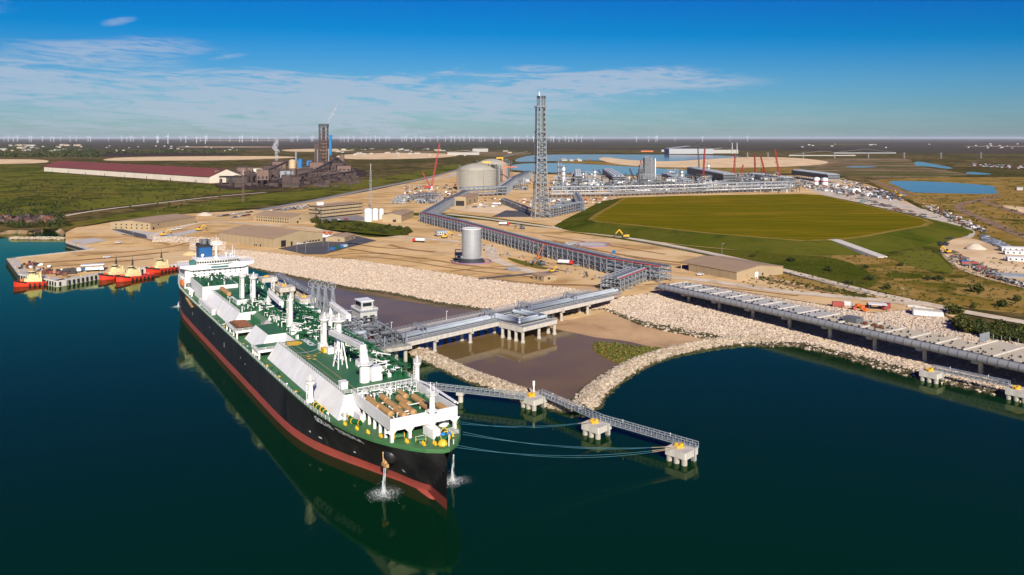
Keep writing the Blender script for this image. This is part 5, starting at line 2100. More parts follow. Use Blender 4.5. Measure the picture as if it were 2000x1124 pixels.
for (x, y) in ((114, 6), (119, 6.4), (123, 5.4)):
    MB().box(x, x + 2, y, y + 1.8, 8.72, 10.2).build('tool_crate', 'rust', ut)

# ------------------------------------------------------------------ quay of the tug basin
qw = thing('quay', 'pale concrete quay of the tug basin with black fenders', 'quay', (0, 0, 0))
ql = [(128, 474), (175, 488), (13, 505.5), (36, 536), (112, 550), (207, 533), (352, 516), (396, 511.5)]
qpts = [P(u, v) for u, v in ql]
area = 0
for k, (a, b) in enumerate(zip(qpts[:-1], qpts[1:])):
    d = (b - a).normalized()
    nin = Vector((-d.y, d.x, 0))       # towards the land (outline runs with the land on its left)
    cw = 6.5 if k in (2, 3) else 4.0
    vs = [a, b, b + nin * cw, a + nin * cw]
    vs2 = [Vector((p.x, p.y, 4.45)) for p in vs] + [Vector((p.x, p.y, -2)) for p in vs]
    MB().add(vs2, [(0, 1, 2, 3), (0, 4, 5, 1), (1, 5, 6, 2), (2, 6, 7, 3), (3, 7, 4, 0)]).build('coping', 'pale_concrete', qw)
    if k >= 2 or k == 0:
        L = (b - a).length
        n_ = int(L / 3.4)
        fm = None
        for i in range(n_):
            p = a.lerp(b, (i + .5) / n_)
            if fm is None:
                fm = MB().box(-.6, .6, -.7, 0, .6, 3.4).build('fender', 'rubber', qw)
                fm.location = p - Vector((0, 0, p.z))
                fm.rotation_euler = (0, 0, math.atan2(d.y, d.x))
            else:
                share('fender', fm, qw, p - Vector((0, 0, p.z)), math.atan2(d.y, d.x))
        for i in range(int(L / 22)):
            p = a.lerp(b, (i + .5) / max(1, int(L / 22))) + nin * 1.4
            q = MB().lathe([(.4, 0), (.35, .6), (.6, .8), (.6, 1.0)], (p.x, p.y, 4.45), 8)
            q.build('quay_bollard', 'yellow_paint', qw)


# ------------------------------------------------------------------ tugs
mat('tug_red', (.62, .035, .012), .45, c2=(.48, .03, .012), scale=.3)
mat('tug_cream', (.66, .54, .29), .5, c2=(.56, .44, .22), scale=.4)


def make_tug(label, loc, rot):
    o = thing('tugboat', label, 'tugboat', loc, rot, 'red tugboats at the quay')
    st = [(-14, 4.2, 2.6), (-13, 4.9, 2.5), (-8, 5.5, 2.4), (0, 5.6, 2.7), (6, 5.2, 3.4), (10, 3.9, 4.2), (12.6, 2.0, 4.7), (13.8, .15, 5.0)]
    vs, fs = [], []
    for s_ in (-1, 1):
        k = len(vs)
        for (x, y, z) in st:
            vs += [(x * .97, s_ * y * .82, -.8), (x * .985, s_ * y * .92, .6), (x, s_ * y, z)]
        for i in range(len(st) - 1):
            for j in range(2):
                a = k + i * 3 + j
                q = (a, a + 3, a + 4, a + 1)
                fs.append(q if s_ < 0 else q[::-1])
    fs.append((0, 1, 2, 26, 25, 24))
    link_mesh('hull', vs, fs, 'tug_red', o)
    dp = [(x * .985, -y * .93) for x, y, z in st] + [(x * .985, y * .93) for x, y, z in st[::-1]]
    dz = [z - .7 for x, y, z in st] + [z - .7 for x, y, z in st[::-1]]
    tri = tessellate_polygon([[Vector((p[0], p[1], 0)) for p in dp]])
    link_mesh('deck', [(p[0], p[1], z) for p, z in zip(dp, dz)], [tuple(t) for t in tri], 'tug_red', o)
    q = MB()
    for s_ in (-1, 1):
        pts = [(x * 1.01, s_ * (y + .15), z - .4) for x, y, z in st[4:]]
        for a, b in zip(pts[:-1], pts[1:]):
            q.tube(a, b, .55, n=7)
    q.build('bow_fender', 'rubber', o)
    for s_ in (-1, 1):
        for x in (-11, -8, -5, -2, 1, 4):
            MB().box(x - .6, x + .6, s_ * 5.45 - .25, s_ * 5.45 + .25, .3, 2.0).build('tyre_fender', 'rubber', o)
    MB().prism([(-3.5, -3.6), (6, -3.4), (7.6, -2), (7.6, 2), (6, 3.4), (-3.5, 3.6)], 2.4, 5.4).build('deckhouse', 'tug_cream', o)
    MB().prism([(-1.5, -2.9), (4.6, -2.6), (5.6, -1.4), (5.6, 1.4), (4.6, 2.6), (-1.5, 2.9)], 5.4, 7.6).build('upper_house', 'tug_cream', o)
    wh_ = MB().lathe([(2.2, 0), (2.3, 2.4)], (2.4, 0, 7.6), 8).build('wheelhouse', 'tug_cream', o)
    MB().lathe([(2.36, 0), (2.4, 1.0)], (2.4, 0, 8.7), 8).build('wheelhouse_window', 'glass_dark', wh_)
    MB().lathe([(2.6, 0), (2.4, .3)], (2.4, 0, 10.0), 8).build('roof', 'tug_cream', wh_)
    for s_ in (-1, 1):
        MB().lathe([(.8, 0), (.7, 3.6)], (-2.6, s_ * 2.3, 5.4), 8).build('funnel', 'tug_cream', o)
    q = MB()
    q.tube((1.2, 0, 10.2), (1.2, 0, 18), .22, .1, n=6)
    q.bar((1.2, -1.4, 13), (1.2, 1.4, 13), .18)
    q.bar((1.2, -.9, 15), (1.2, .9, 15), .16)
    q.bar((.2, 0, 12), (2.4, 0, 12), .25)
    q.lattice((1.2, 0, 10.2), (1.2, 0, 14.5), 1.0, .5, 4, .14)
    q.build('mast', 'dark_steel', o)
    q = MB()
    q.tube((9, -1.2, 4.3), (9, 1.2, 4.3), .7, n=10)
    q.box(8.2, 9.8, -1.7, -1.25, 3.6, 4.9)
    q.box(8.2, 9.8, 1.25, 1.7, 3.6, 4.9)
    q.build('tow_winch', 'orange_paint', o)
    MB().box(-12.5, -5, -3.6, 3.6, 1.75, 2.0).build('aft_deck', 'stain_concrete', o)
    return o


qa, qb = qpts[4], qpts[6]
qd = (qb - qa).normalized()
qrot = math.atan2(qd.y, qd.x)


def on_water(u, v):
    p = P(u, v, 0)
    return Vector((p.x, p.y, 0))


make_tug('red and cream tugboat alone at the left corner of the quay', on_water(71, 557), qrot + math.pi - .42)
make_tug('red tugboat in the middle of the quay, behind another tug', on_water(230, 543), qrot + math.pi - .06)
make_tug('red tugboat moored outside another tug at the quay', on_water(262, 546), qrot + math.pi - .02)
make_tug('red and cream tugboat farthest right, nearest the ship stern', on_water(318, 530), qrot + math.pi)

# ------------------------------------------------------------------ buildings of the works
mat('tan_wall', (.38, .285, .165), .7, c2=(.33, .245, .14), scale=.1)
mat('tan_roof', (.36, .245, .145), .75, c2=(.30, .205, .12), scale=.08)
mat('cream_wall', (.70, .62, .50), .75, c2=(.60, .52, .41), scale=.05)
mat('maroon_roof', (.19, .043, .028), .7, c2=(.145, .036, .026), scale=.02, stretch=(.2, 1, 1))
mat('seam', (.14, .11, .07), .8)
mat('dark_opening', (.015, .014, .013), .6)
mat('concrete_wall', (.31, .29, .245), .85, c2=(.25, .235, .195), scale=.10, stretch=(.7, .7, .18))
mat('concrete_roof', (.37, .345, .285), .85, c2=(.31, .29, .235), scale=.06)
mat('pale_blue_roof', (.42, .52, .58), .5)
mat('crane_red', (.42, .018, .020), .5, c2=(.30, .018, .02), scale=.4)
mat('purple_pipe', (.30, .16, .30), .6)
mat('blue_tank', (.01, .20, .50), .45)
mat('brown_steel', (.085, .052, .042), .8, c2=(.050, .034, .030), scale=.15)
mat('brown_light', (.20, .12, .095), .8, c2=(.13, .08, .065), scale=.15)
mat('cream_silo', (.60, .46, .27), .6)
mat('silver_clad', (.42, .43, .44), .42, .35, c2=(.33, .34, .35), scale=.15, stretch=(.4, .4, .4))


def shed(name, label, near, lend, gend, eave, ridge, wall='tan_wall', roof='tan_roof', nl=0, ng=0, wins=(), cat='building', over=.5, group=None):
    a, b, c = P(*near), P(*lend), P(*gend)
    L = (b - a).length
    ex = (b - a).normalized()
    g = c - a
    ey = Vector((-ex.y, ex.x, 0))
    sg = 1 if g.dot(ey) > 0 else -1
    W = abs(g.dot(ey))
    o = thing(name, label, cat, a, math.atan2(ex.y, ex.x), group)
    y = lambda t: sg * t
    m = MB()
    m.extrude([(y(0), 0), (y(W), 0), (y(W), eave), (y(W / 2), ridge), (y(0), eave)], 'x', 0, L)
    wl = m.build('wall', 'seam' if nl else wall, o)
    if nl:
        for i in range(nl):
            x0, x1 = L * i / nl + .22, L * (i + 1) / nl - .22
            MB().box(x0, x1, min(y(-.12), y(.05)), max(y(-.12), y(.05)), .1, eave - .05).build('wall_panel', wall, wl)
    if nl or ng:
        k = max(1, ng)
        for i in range(k):
            y0, y1 = W * i / k + .03, W * (i + 1) / k - .03
            zf = lambda t: eave + (ridge - eave) * (1 - abs(t / (W / 2) - 1)) - .05
            pts = [(y(y0), .05), (y(y1), .05), (y(y1), zf(y1))]
            if y0 < W / 2 < y1:
                pts.append((y(W / 2), zf(W / 2)))
            pts.append((y(y0), zf(y0)))
            MB().extrude(pts, 'x', -.12, .05).build('wall_panel', wall, wl)
            MB().extrude(pts, 'x', L - .05, L + .12).build('wall_panel', wall, wl)
        MB().box(.1, L - .1, min(y(W - .05), y(W + .12)), max(y(W - .05), y(W + .12)), .1, eave - .05).build('wall_panel', wall, wl)
    dz = (ridge - eave) / (W / 2) * over
    for (y0, y1, z0, z1) in ((-over, W / 2, eave - dz, ridge), (W / 2, W + over, ridge, eave - dz)):
        q = MB()
        q.add([(-over, y(y0), z0 + .05), (L + over, y(y0), z0 + .05), (L + over, y(y1), z1 + .05), (-over, y(y1), z1 + .05),
               (-over, y(y0), z0 + .35), (L + over, y(y0), z0 + .35), (L + over, y(y1), z1 + .35), (-over, y(y1), z1 + .35)],
              [(0, 1, 2, 3), (4, 5, 6, 7), (0, 1, 5, 4), (1, 2, 6, 5), (2, 3, 7, 6), (3, 0, 4, 7)])
        q.build('roof_slope', roof, o)
    for (face, pos, z0, w, h, kind) in wins:
        mt_ = {'window': 'glass_dark', 'door': 'dark_opening', 'white_door': 'white_paint'}[kind]
        nm = 'window' if kind == 'window' else 'door'
        if face == 'L':
            x = L * pos
            MB().box(x - w / 2, x + w / 2, min(y(-.2), y(-.1)), max(y(-.2), y(-.1)), z0, z0 + h).build(nm, mt_, wl)
        else:
            t = W * pos
            MB().box(-.2, -.1, min(y(t - w / 2), y(t + w / 2)), max(y(t - w / 2), y(t + w / 2)), z0, z0 + h).build(nm, mt_, wl)
    return o, L, W, sg


B1 = shed('warehouse', 'large tan metal warehouse behind the rock slope next to the asphalt lot', (533, 485.5), (428, 472), (614, 470.5), 8.6, 13.6, nl=12, ng=4,
          wins=[('G', .20, .1, 5.5, 6.0, 'door'), ('G', .36, .1, 2, 4, 'door'), ('L', .22, .1, 1.6, 2.4, 'door'), ('L', .32, .4, 1.4, 1.6, 'window'), ('L', .29, .4, 1.4, 1.6, 'window')] + [('G', .62 + .06 * k, 1.2, 2.4, 1.5, 'window') for k in range(6)])
B2 = shed('office_shed', 'tan two-storey building with small windows by the tug quay', (294, 450.5), (382, 436), (252, 442.5), 7.6, 10.2, nl=10, ng=3,
          wins=[('G', .08 + .13 * k, z, 1.5, 1.5, 'window') for k in range(7) for z in (1.3, 4.8)] + [('L', .06, .2, 2.4, 3, 'door'), ('L', .16, 4.6, 1.5, 1.6, 'window')])
B3 = shed('office_shed', 'tan two-storey gabled building with two rows of windows behind the warehouse', (567, 438.5), (495, 432.5), (601.5, 432), 7.6, 11.0, nl=9, ng=3,
          wins=[('L', .06 + .064 * k, z, 1.6, 1.6, 'window') for k in range(14) for z in (1.3, 4.8)] + [('G', .4, 4.6, 2, 1.6, 'window'), ('G', .3, .1, 2.4, 3, 'door')])
B5 = shed('workshop', 'tan gabled workshop beside the white tanks', (784, 434.5), (808, 425), (748, 433), 8.0, 10.5, nl=5, ng=3, wins=[('G', .35, .1, 4, 3, 'door')])
B6 = shed('guard_house', 'small tan gatehouse on the edge of the asphalt lot', (673, 473.5), (694, 466.5), (654, 467), 4.2, 5.8, nl=3, ng=2, wins=[('G', .3, 1.2, 1.6, 1.4, 'window'), ('L', .3, 1.2, 2, 1.4, 'window'), ('L', .7, 1.2, 2, 1.4, 'window')])
B7 = shed('warehouse', 'long low tan warehouse with a bright gable right of the pipe rack', (1438.5, 548.5), (1345, 530), (1497, 530.5), 5.8, 8.6, nl=6, ng=5, wall='tan_wall',
          wins=[('G', .42, .1, 3.4, 4.2, 'white_door'), ('G', .55, 1.5, 1.6, 1.6, 'window')])
o7, L7, W7, s7 = B7
for yy in (0.3, W7 / 2, W7 - .3):
    MB().box(L7 + 8.2, L7 + 8.6, min(s7 * yy, s7 * (yy + .4)), max(s7 * yy, s7 * (yy + .4)), 0, 6.0).build('porch_post', 'yellow_paint', o7)
q = MB()
q.extrude([(s7 * -.4, 5.7), (s7 * W7 / 2, 8.65), (s7 * (W7 + .4), 5.7), (s7 * (W7 + .4), 6.0), (s7 * W7 / 2, 8.95), (s7 * -.4, 6.0)], 'x', L7 + .6, L7 + 9.2)
q.build('porch_roof', 'tan_roof', o7)
shed('hut', 'small tan hut with dark windows near the shore', (1062, 551), (1040, 546), (1080, 546), 3.6, 4.4, nl=3, ng=2, wins=[('L', .3, 1.2, 1.6, 1.5, 'window'), ('L', .65, 1.2, 1.6, 1.5, 'window'), ('G', .4, 1.2, 1.8, 1.5, 'window')])
BR = shed('long_storage_hall', 'very long white storage hall with a maroon gable roof', (409, 358.5), (86, 335), (441, 353.5), 15.0, 31.0, wall='cream_wall', roof='maroon_roof', nl=40, ng=4, over=2,
          wins=[('G', .35, .1, 6, 9, 'door')] + [('L', .06 + .125 * k, .1, 3.0, 6, 'door') for k in range(8)])
o_, L_, W_, s_ = BR
for k in range(9):
    MB().box(L_ * (.06 + k * .11), L_ * (.06 + k * .11) + 9, s_ * W_ / 2 - 1.5, s_ * W_ / 2 + 1.5, 31, 33).build('roof_vent', 'maroon_roof', o_)
shed('compressor_shelter', 'tall tan-roofed open shelter in front of the big concrete tank', (910, 403), (934, 395), (889, 402), 13.0, 14.0, nl=4, ng=0,
     wins=[('G', .5, .2, 13.0, 7.5, 'door'), ('L', .3, 2, 6, 5, 'window'), ('L', .7, 2, 6, 5, 'window')])
shed('compressor_shelter', 'tan shelter with an orange band right of the flare tower', (1199, 365), (1204, 359), (1173, 365), 14.0, 16.0, nl=3, ng=0, wins=[('G', .5, .2, 24, 6, 'door')])
shed('compressor_shelter', 'tan roofed shelter among the process units right of the tall cold box', (1296, 366), (1288, 356), (1274, 366), 13.0, 17.0, nl=3, ng=0, wins=[('G', .5, .2, 16, 9, 'door')])

# office block with dark window bands
a, b, c = P(629, 427), P(708, 418.5), P(611, 424)
L = (b - a).length
ex = (b - a).normalized()
ob = thing('office_block', 'three-storey tan office block with dark window bands', 'building', a, math.atan2(ex.y, ex.x))
Wd = 26
for k in range(3):
    z0 = 1.8 + k * 4.3
    MB().box(0, L, 0, Wd, z0, z0 + 2.9).build('storey_band', 'tan_wall', ob)
    MB().box(.4, L - .4, .4, Wd - .4, z0 + 2.9, z0 + 4.3).build('window_band', 'glass_dark', ob)
    for i in range(14):
        x = L * (i + .5) / 14
        MB().box(x - .12, x + .12, .25, .42, z0 + 2.9, z0 + 4.3).build('mullion', 'tan_wall', ob)
MB().box(.6, L - .6, .6, Wd - .6, 0, 1.8).build('base_storey', 'dark_opening', ob)
MB().box(-.6, L + .6, -.6, Wd + .6, 14.7, 15.2).build('roof', 'tan_roof', ob)
MB().box(8, 15, 14, 19, 15.2, 19).build('roof_unit', 'white_paint', ob)
for (x, sg) in ((-2.2, 1), (L + .4, 1)):
    q = MB()
    for k in range(3):
        q.bar((x + 1, 2 + (k % 2) * 8, k * 4.3), (x + 1, 10 - (k % 2) * 8, (k + 1) * 4.3), 1.2, .4)
        q.box(x, x + 2, 1 if k % 2 else 9, 3 if k % 2 else 11, (k + 1) * 4.3 - .2, (k + 1) * 4.3)
    for yy in (1, 11):
        q.bar((x + .2, yy, 0), (x + .2, yy, 14), .25)
        q.bar((x + 1.8, yy, 0), (x + 1.8, yy, 14), .25)
    q.build('fire_stair', 'dull_steel', ob)

# low grey-blue substation next to the rack bend
a = P(875, 462)
q = thing('substation', 'small pale blue-roofed substation on legs behind the silver tank', 'building', a, R(28))
MB().box(-12, 0, 0, 7, 1.6, 5.2).build('wall', 'deck_slab', q)
MB().box(-12.5, .5, -.5, 7.5, 5.2, 5.6).build('roof', 'pale_blue_roof', q)
for x in np.linspace(-11, -1, 5):
    for yy in (.4, 6.6):
        MB().box(x - .2, x + .2, yy - .2, yy + .2, 0, 1.6).build('leg', 'dull_steel', q)
    MB().box(x - .5, x + .5, -.06, 0, 2.6, 4.2).build('window', 'glass_dark', q)

# white tanks
for k, (u, v, r_, h, lb) in enumerate(((719, 433, 5.0, 15, 'largest'), (733, 430, 3.6, 13.5, 'middle'), (745, 428, 3.0, 12, 'smallest'))):
    o = thing('storage_tank', lb + ' of the three white upright tanks beside the office block', 'tank', P(u, v), 0, 'white upright tanks')
    MB().lathe([(r_, 0), (r_, h)], (0, 0, 0), 24, cap=False).build('shell', 'white_paint', o, True)
    MB().lathe([(r_ + .05, h), (r_ * .5, h + .8), (.1, h + 1.0)], (0, 0, 0), 24).build('roof', 'white_paint', o, True)
    q = MB()
    for i in range(int(h / .8)):
        q.bar((r_ + .3, -.3, i * .8), (r_ + .3, .3, i * .8), .1)
    q.bar((r_ + .3, -.3, 0), (r_ + .3, -.3, h), .12)
    q.bar((r_ + .3, .3, 0), (r_ + .3, .3, h), .12)
    q.build('ladder', 'galvanised', o)

# silver shell tank on its black skirt
o = thing('silver_tank', 'tall silver cylindrical shell on a black skirt in the sandy yard', 'tank', P(921, 512), 0)
for k in range(7):
    MB().lathe([(8.0 + .04 * (k % 2), 3.4 + k * 3.4), (8.0 + .04 * (k % 2), 3.4 + k * 3.4 + 3.38)], (0, 0, 0), 48, cap=False).build('shell_course', 'silver_clad', o, True)
MB().lathe([(8.15, 27.0), (8.15, 27.5), (7.6, 27.5), (7.6, 27.3)], (0, 0, 0), 40, cap=False).build('rim', 'white_paint', o)
MB().lathe([(7.9, 27.0), (7.9, 27.15)], (0, 0, 0), 40).build('roof', 'white_paint', o)
MB().lathe([(11.2, 0), (10.8, .8), (8.4, 3.3)], (0, 0, 0), 40).build('skirt', 'dark_steel', o)
for k in range(30):
    t = 2 * math.pi * k / 30
    MB().box(8.2, 8.8, -.12, .12, 3.4, 5.0).build('anchor_lug', 'steel', o).rotation_euler = (0, 0, t)
q = MB()
for k in range(40):
    t0, t1 = 2 * math.pi * k / 40, 2 * math.pi * (k + 1) / 40
    q.bar((16 * math.cos(t0), 14 * math.sin(t0), .5), (16 * math.cos(t1), 14 * math.sin(t1), .5), .7, .9)
q.build('purple_ring', 'purple_pipe', o)
q = MB()
for k in range(5):
    z = 1 + k * 2.2
    q.box(-13.5, -8.4, -2.2, 2.2, z, z + .25)
    q.bar((-13.2, -2, 0), (-13.2, -2, 10), .3)
    q.bar((-13.2, 2, 0), (-13.2, 2, 10), .3)
    q.bar((-18 + k, 3, .6), (-9, 2 - k * .6, .6 + k * .3), .5)
q.build('stair_scaffold', 'dark_steel', o)
rf = thing('ring_foundation', 'round purple-edged tank foundation still empty in the sandy yard', 'foundation', P(1157, 479), 0)
for r0, h, m_, nm in ((17, .9, 'purple_pipe', 'ring_wall'), (13.5, .5, 'pale_concrete', 'base_slab')):
    if nm == 'ring_wall':
        MB().lathe([(r0, 0), (r0, h), (r0 - .6, h), (r0 - .6, 0)], (0, 0, 0), 48, cap=False).build(nm, m_, rf)
    else:
        MB().lathe([(r0, 0), (r0, h)], (0, 0, 0), 48).build(nm, m_, rf)
q = MB()
for k in range(44):
    t = 2 * math.pi * k / 44
    q.bar((14 * math.cos(t), 14 * math.sin(t), .3), (14 * math.cos(t), 14 * math.sin(t), random.uniform(1.0, 2.4)), .3)
q.build('rebar_ring', 'dull_steel', rf)
q = MB()
for _ in range(26):
    x, y = random.uniform(-26, -10), random.uniform(-5, 8)
    q.box(x, x + random.uniform(1, 4), y, y + 1, 0, random.uniform(.6, 2.6))
q.build('formwork', 'galvanised', rf, kind='stuff')


# ------------------------------------------------------------------ big concrete tanks
def lng_tank(label, u, v, rad, h, dome, yaw):
    c = P(u, v)
    o = thing('concrete_tank', label, 'tank', c, 0, 'domed concrete tanks')
    for k in range(8):
        z0, z1 = h * k / 8, h * (k + 1) / 8
        MB().lathe([(rad, z0), (rad, z1 - .12), (rad - .08, z1)], (0, 0, 0), 72, cap=False).build('wall_lift', 'concrete_wall', o, True)
    MB().lathe([(rad + .5, h - 2.4), (rad + .5, h), (rad - 1.0, h), (rad - 1, h - .2)], (0, 0, 0), 72, cap=False).build('ring_beam', 'concrete_roof', o)
    prof = [(rad - 1, h - .1)]
    for k in range(1, 9):
        t = k / 8
        prof.append(((rad - 1) * (1 - t) + .05, h + dome * (1 - (1 - t) ** 2)))
    MB().lathe(prof, (0, 0, 0), 72).build('dome', 'concrete_roof', o, True)
    for k in range(4):
        t = yaw + .6 + k * math.pi / 2
        MB().box(rad - .4, rad + 1.2, -1.6, 1.6, 0, h).build('buttress', 'concrete_wall', o).rotation_euler = (0, 0, t)
    # pump platform and pipe tower
    q = MB()
    ca, sa = math.cos(yaw), math.sin(yaw)
    for i in range(5):
        for j in range(4):
            x, y = rad * .55 + i * 4, -8 + j * 5
            q.bar((x, y, h - 1), (x, y, h + 8 + (i % 2) * 2), .5)
    for z in (h + 4, h + 7):
        q.box(rad * .55, rad * .55 + 17, -9, 8.5, z, z + .4)
    for i in range(14):
        x, y = rad * .55 + random.uniform(0, 16), random.uniform(-8, 8)
        q.tube((x, y, h + 4), (x, y, h + random.uniform(7, 12)), random.uniform(.4, 1.0), n=6)
    q.rail([(rad * .55, -9, h + 7.4), (rad * .55 + 17, -9, h + 7.4), (rad * .55 + 17, 8.5, h + 7.4)], 1.4, 3, .25)
    pp = q.build('pump_platform', 'dull_steel', o)
    pp.rotation_euler = (0, 0, yaw)
    q = MB()
    for k in range(4):
        q.tube((rad + 2.0, -4 + k * 2.4, 0), (rad + 2.0, -4 + k * 2.4, h + 5), .7, n=8)
    q.lattice((rad + 3, 0, 0), (rad + 3, 0, h + 6), 9, 9, 8, .5)
    pp = q.build('pipe_tower', 'dull_steel', o)
    pp.rotation_euler = (0, 0, yaw)
    q = MB()
    q.lattice((0, 0, h), (0, 0, h + 9), 3, 3, 4, .35)
    pp = q.build('roof_stair', 'dull_steel', o)
    pp.location = (-rad * .86, -rad * .2, -1)
    q = MB()
    q.tube((0, 0, 0), (0, 0, 9), 1.5, n=10)
    q.box(-14, 1.8, -1.2, 1.2, 8, 10.6)
    q.box(-14.5, -13, -1.2, 1.2, 6.6, 8.5)
    pp = q.build('jib_crane', 'yellow_paint', o)
    pp.location = (rad * .62, -rad * .30, h + 4)
    return o


lng_tank('nearer domed grey concrete tank with a yellow jib crane on top', 932, 371, 39.5, 41, 11, R(-12))
lng_tank('farther domed concrete tank half hidden, with an orange scaffold tower', 961, 353.5, 40, 41, 11, R(-10))
q = MB()
q.lattice((0, 0, 0), (0, 0, 46), 4.4, 4.4, 12, .5)
sc = thing('scaffold_tower', 'orange scaffold tower against the farther concrete tank', 'scaffold', P(984.5, 356.5))
q.build('lattice_frame', 'orange_paint', sc)
MB().box(-2, 30, -1, 1, 34, 36).build('access_gantry', 'orange_paint', sc)

# ------------------------------------------------------------------ flare tower
fb = P(1056, 425.5)
ft = thing('flare_tower', 'tall grey lattice flare tower with four black-tipped stacks', 'flare tower', fb, R(12))
HT = 140.0


def tw(z):
    return interp(z, [0, 30, 75, HT], [9.6, 7.8, 5.7, 5.2])


levels = list(np.linspace(0, HT, 23))
for sx in (-1, 1):
    for sy in (-1, 1):
        q = MB()
        for z0, z1 in zip(levels[:-1], levels[1:]):
            q.tube((sx * tw(z0), sy * tw(z0), z0), (sx * tw(z1), sy * tw(z1), z1), .62, n=8)
        q.build('leg', 'steel', ft)
for f_ in range(4):
    q = MB()
    for i, (z0, z1) in enumerate(zip(levels[:-1], levels[1:])):
        w0, w1 = tw(z0), tw(z1)
        A0, B0 = Vector((-w0, -w0, z0)), Vector((w0, -w0, z0))
        A1, B1_ = Vector((-w1, -w1, z1)), Vector((w1, -w1, z1))
        q.bar(A0, B1_, .32)
        q.bar(B0, A1, .32)
        q.bar(A1, B1_, .36)
        q.bar((A1 + B1_) / 2, (A0 + B0) / 2 if i % 2 else A0, .18)
    q.build('bracing', 'steel', ft).rotation_euler = (0, 0, f_ * math.pi / 2)
for (x, y) in ((-4.6, -2.4), (-1.2, 2.0), (1.6, -2.8), (5.0, -1.0)):
    q = MB().tube((x, y, 3), (x, y, 151), .95, n=10)
    st_ = q.build('flare_stack', 'dull_steel', ft)
    MB().tube((x, y, 151), (x, y, 154.5), 1.15, n=10).build('flare_tip', 'dark_steel', st_)
for z in (44, 75, 108, HT):
    w = tw(z) + 1.4
    q = MB().box(-w, w, -w, w, z, z + .35)
    q.rail([(-w, -w, z), (w, -w, z), (w, w, z), (-w, w, z), (-w, -w, z)], 1.5, 2, .18)
    q.build('platform', 'galvanised', ft)
# small pilot flame above one stack
fm = bpy.data.materials.new('pilot_flame')
fm.use_nodes = True
e_ = fm.node_tree.nodes['Principled BSDF']
e_.inputs['Base Color'].default_value = (.9, .85, .8, 1)
e_.inputs['Emission Color'].default_value = (1, .86, .78, 1)
e_.inputs['Emission Strength'].default_value = .5
e_.inputs['Alpha'].default_value = .4
MATS['pilot_flame'] = fm
q = MB().lathe([(.5, 0), (.8, 1.2), (.5, 3.4), (.2, 5.2), (.05, 6)], (-1.2, 2.0, 154.5), 10)
q.build('pilot_flame', 'pilot_flame', ft, True)


# ------------------------------------------------------------------ pipe racks
def rack(label, pix, width, height, levels, bay, npipe, side=1, zbase=LAND, red=False, group=None, colr='galvanised', wpts=None, pmats=('pipe_silver', 'steel', 'dull_steel')):
    pts = [P(u, v, zbase) for u, v in pix] if wpts is None else wpts
    o = thing('pipe_rack', label, 'pipe rack', pts[0], 0, group)
    base = pts[0].copy()
    fm_ = MB()
    for y in (0, side * width):
        fm_.bar((0, y, 0), (0, y, height), .55)
    for z in levels:
        fm_.bar((0, 0, z), (0, side * width, z), .5)
    fm_.bar((0, 0, height * .05), (0, side * width * .5, levels[0]), .3)
    fr = None
    for a, b in zip(pts[:-1], pts[1:]):
        d = (b - a)
        L = d.length
        rz = math.atan2(d.y, d.x)
        n = max(1, int(L / bay))
        for i in range(n + 1):
            p = a.lerp(b, i / n) - base
            if fr is None:
                fr = fm_.build('frame', colr, o)
                fr.location, fr.rotation_euler = p, (0, 0, rz)
            else:
                share('frame', fr, o, p, rz)
        bm_ = MB()
        for y in (0, side * width):
            for z in levels:
                bm_.bar((0, y, z), (L, y, z), .35)
            for i in range(0, n, 3):
                x0, x1 = L * i / n, L * (i + 1) / n
                bm_.bar((x0, y, 0), (x1, y, levels[-1]), .28)
                bm_.bar((x1, y, 0), (x0, y, levels[-1]), .28)
        bo_ = bm_.build('side_bracing', colr, o)
        bo_.location, bo_.rotation_euler = a - base, (0, 0, rz)
        for z in levels:
            for k in range(npipe):
                r_ = random.choice((.25, .35, .5, .7))
                y = side * (width * (k + .6) / (npipe + .2))
                pp = MB().tube((-1, y, z + r_ + .25), (L + 1, y, z + r_ + .25), r_, n=8).build('pipe', random.choice(pmats), o)
                pp.location, pp.rotation_euler = a - base, (0, 0, rz)
        if red:
            for (y, z) in ((side * .2, height + .3),):
                pp = MB().tube((-1, y, z), (L + 1, y, z), .3, n=8).build('fire_pipe', 'red_paint', o)
                pp.location, pp.rotation_euler = a - base, (0, 0, rz)
        tp = MB().box(0, L, min(side * width * .35, side * width * .6), max(side * width * .35, side * width * .6), height, height + .2)
        tp = tp.build('top_walkway', 'dull_steel', o)
        tp.location, tp.rotation_euler = a - base, (0, 0, rz)
    return o


random.seed(77)
rack('long pipe rack with a red pipe along its top crossing the sandy yard', [(1288, 553.5), (1185, 535.5), (1042, 498), (899, 455), (819, 434.5)], 13, 11.5, (3.6, 7.0, 10.4), 7.5, 6, side=-1, red=True)
rack('pipe rack climbing from the yard corner towards the concrete tank', [(819, 434.5), (862, 408), (906, 385.5)], 12, 11.5, (4.5, 8, 11), 9, 5, side=-1)
rack('pipe rack passing in front of the nearer concrete tank', [(906, 386), (990, 382.5)], 16, 17, (5, 10, 15), 9, 5, side=1)
rack('pipe rack running back from the concrete tanks towards the pond', [(990, 382.5), (1012, 363), (1040, 347)], 18, 17, (6, 11, 16), 12, 5, side=1)
rack('very long two-tier pipe rack behind the grassy mound', [(1078, 386.5), (1200, 385), (1380, 379), (1546, 373.5)], 22, 19, (5.5, 11, 17), 8, 6, side=1, pmats=('pipe_silver', 'white_paint', 'steel', 'dull_steel'))
rack('pipe rack at the foot of the flare tower', [(1076, 427), (1142, 412.5)], 10, 13, (4, 8, 12), 8, 4, side=1)
rack('pipe rack between the flare tower and the plant', [(1142, 412.5), (1131, 392)], 10, 13, (4, 8, 12), 10, 4, side=1)
rack('end frames where the trestle pipes meet the pipe rack', [(1212, 572), (1262, 551)], 14, 9, (3, 6, 8.6), 6, 5, side=1, red=True)
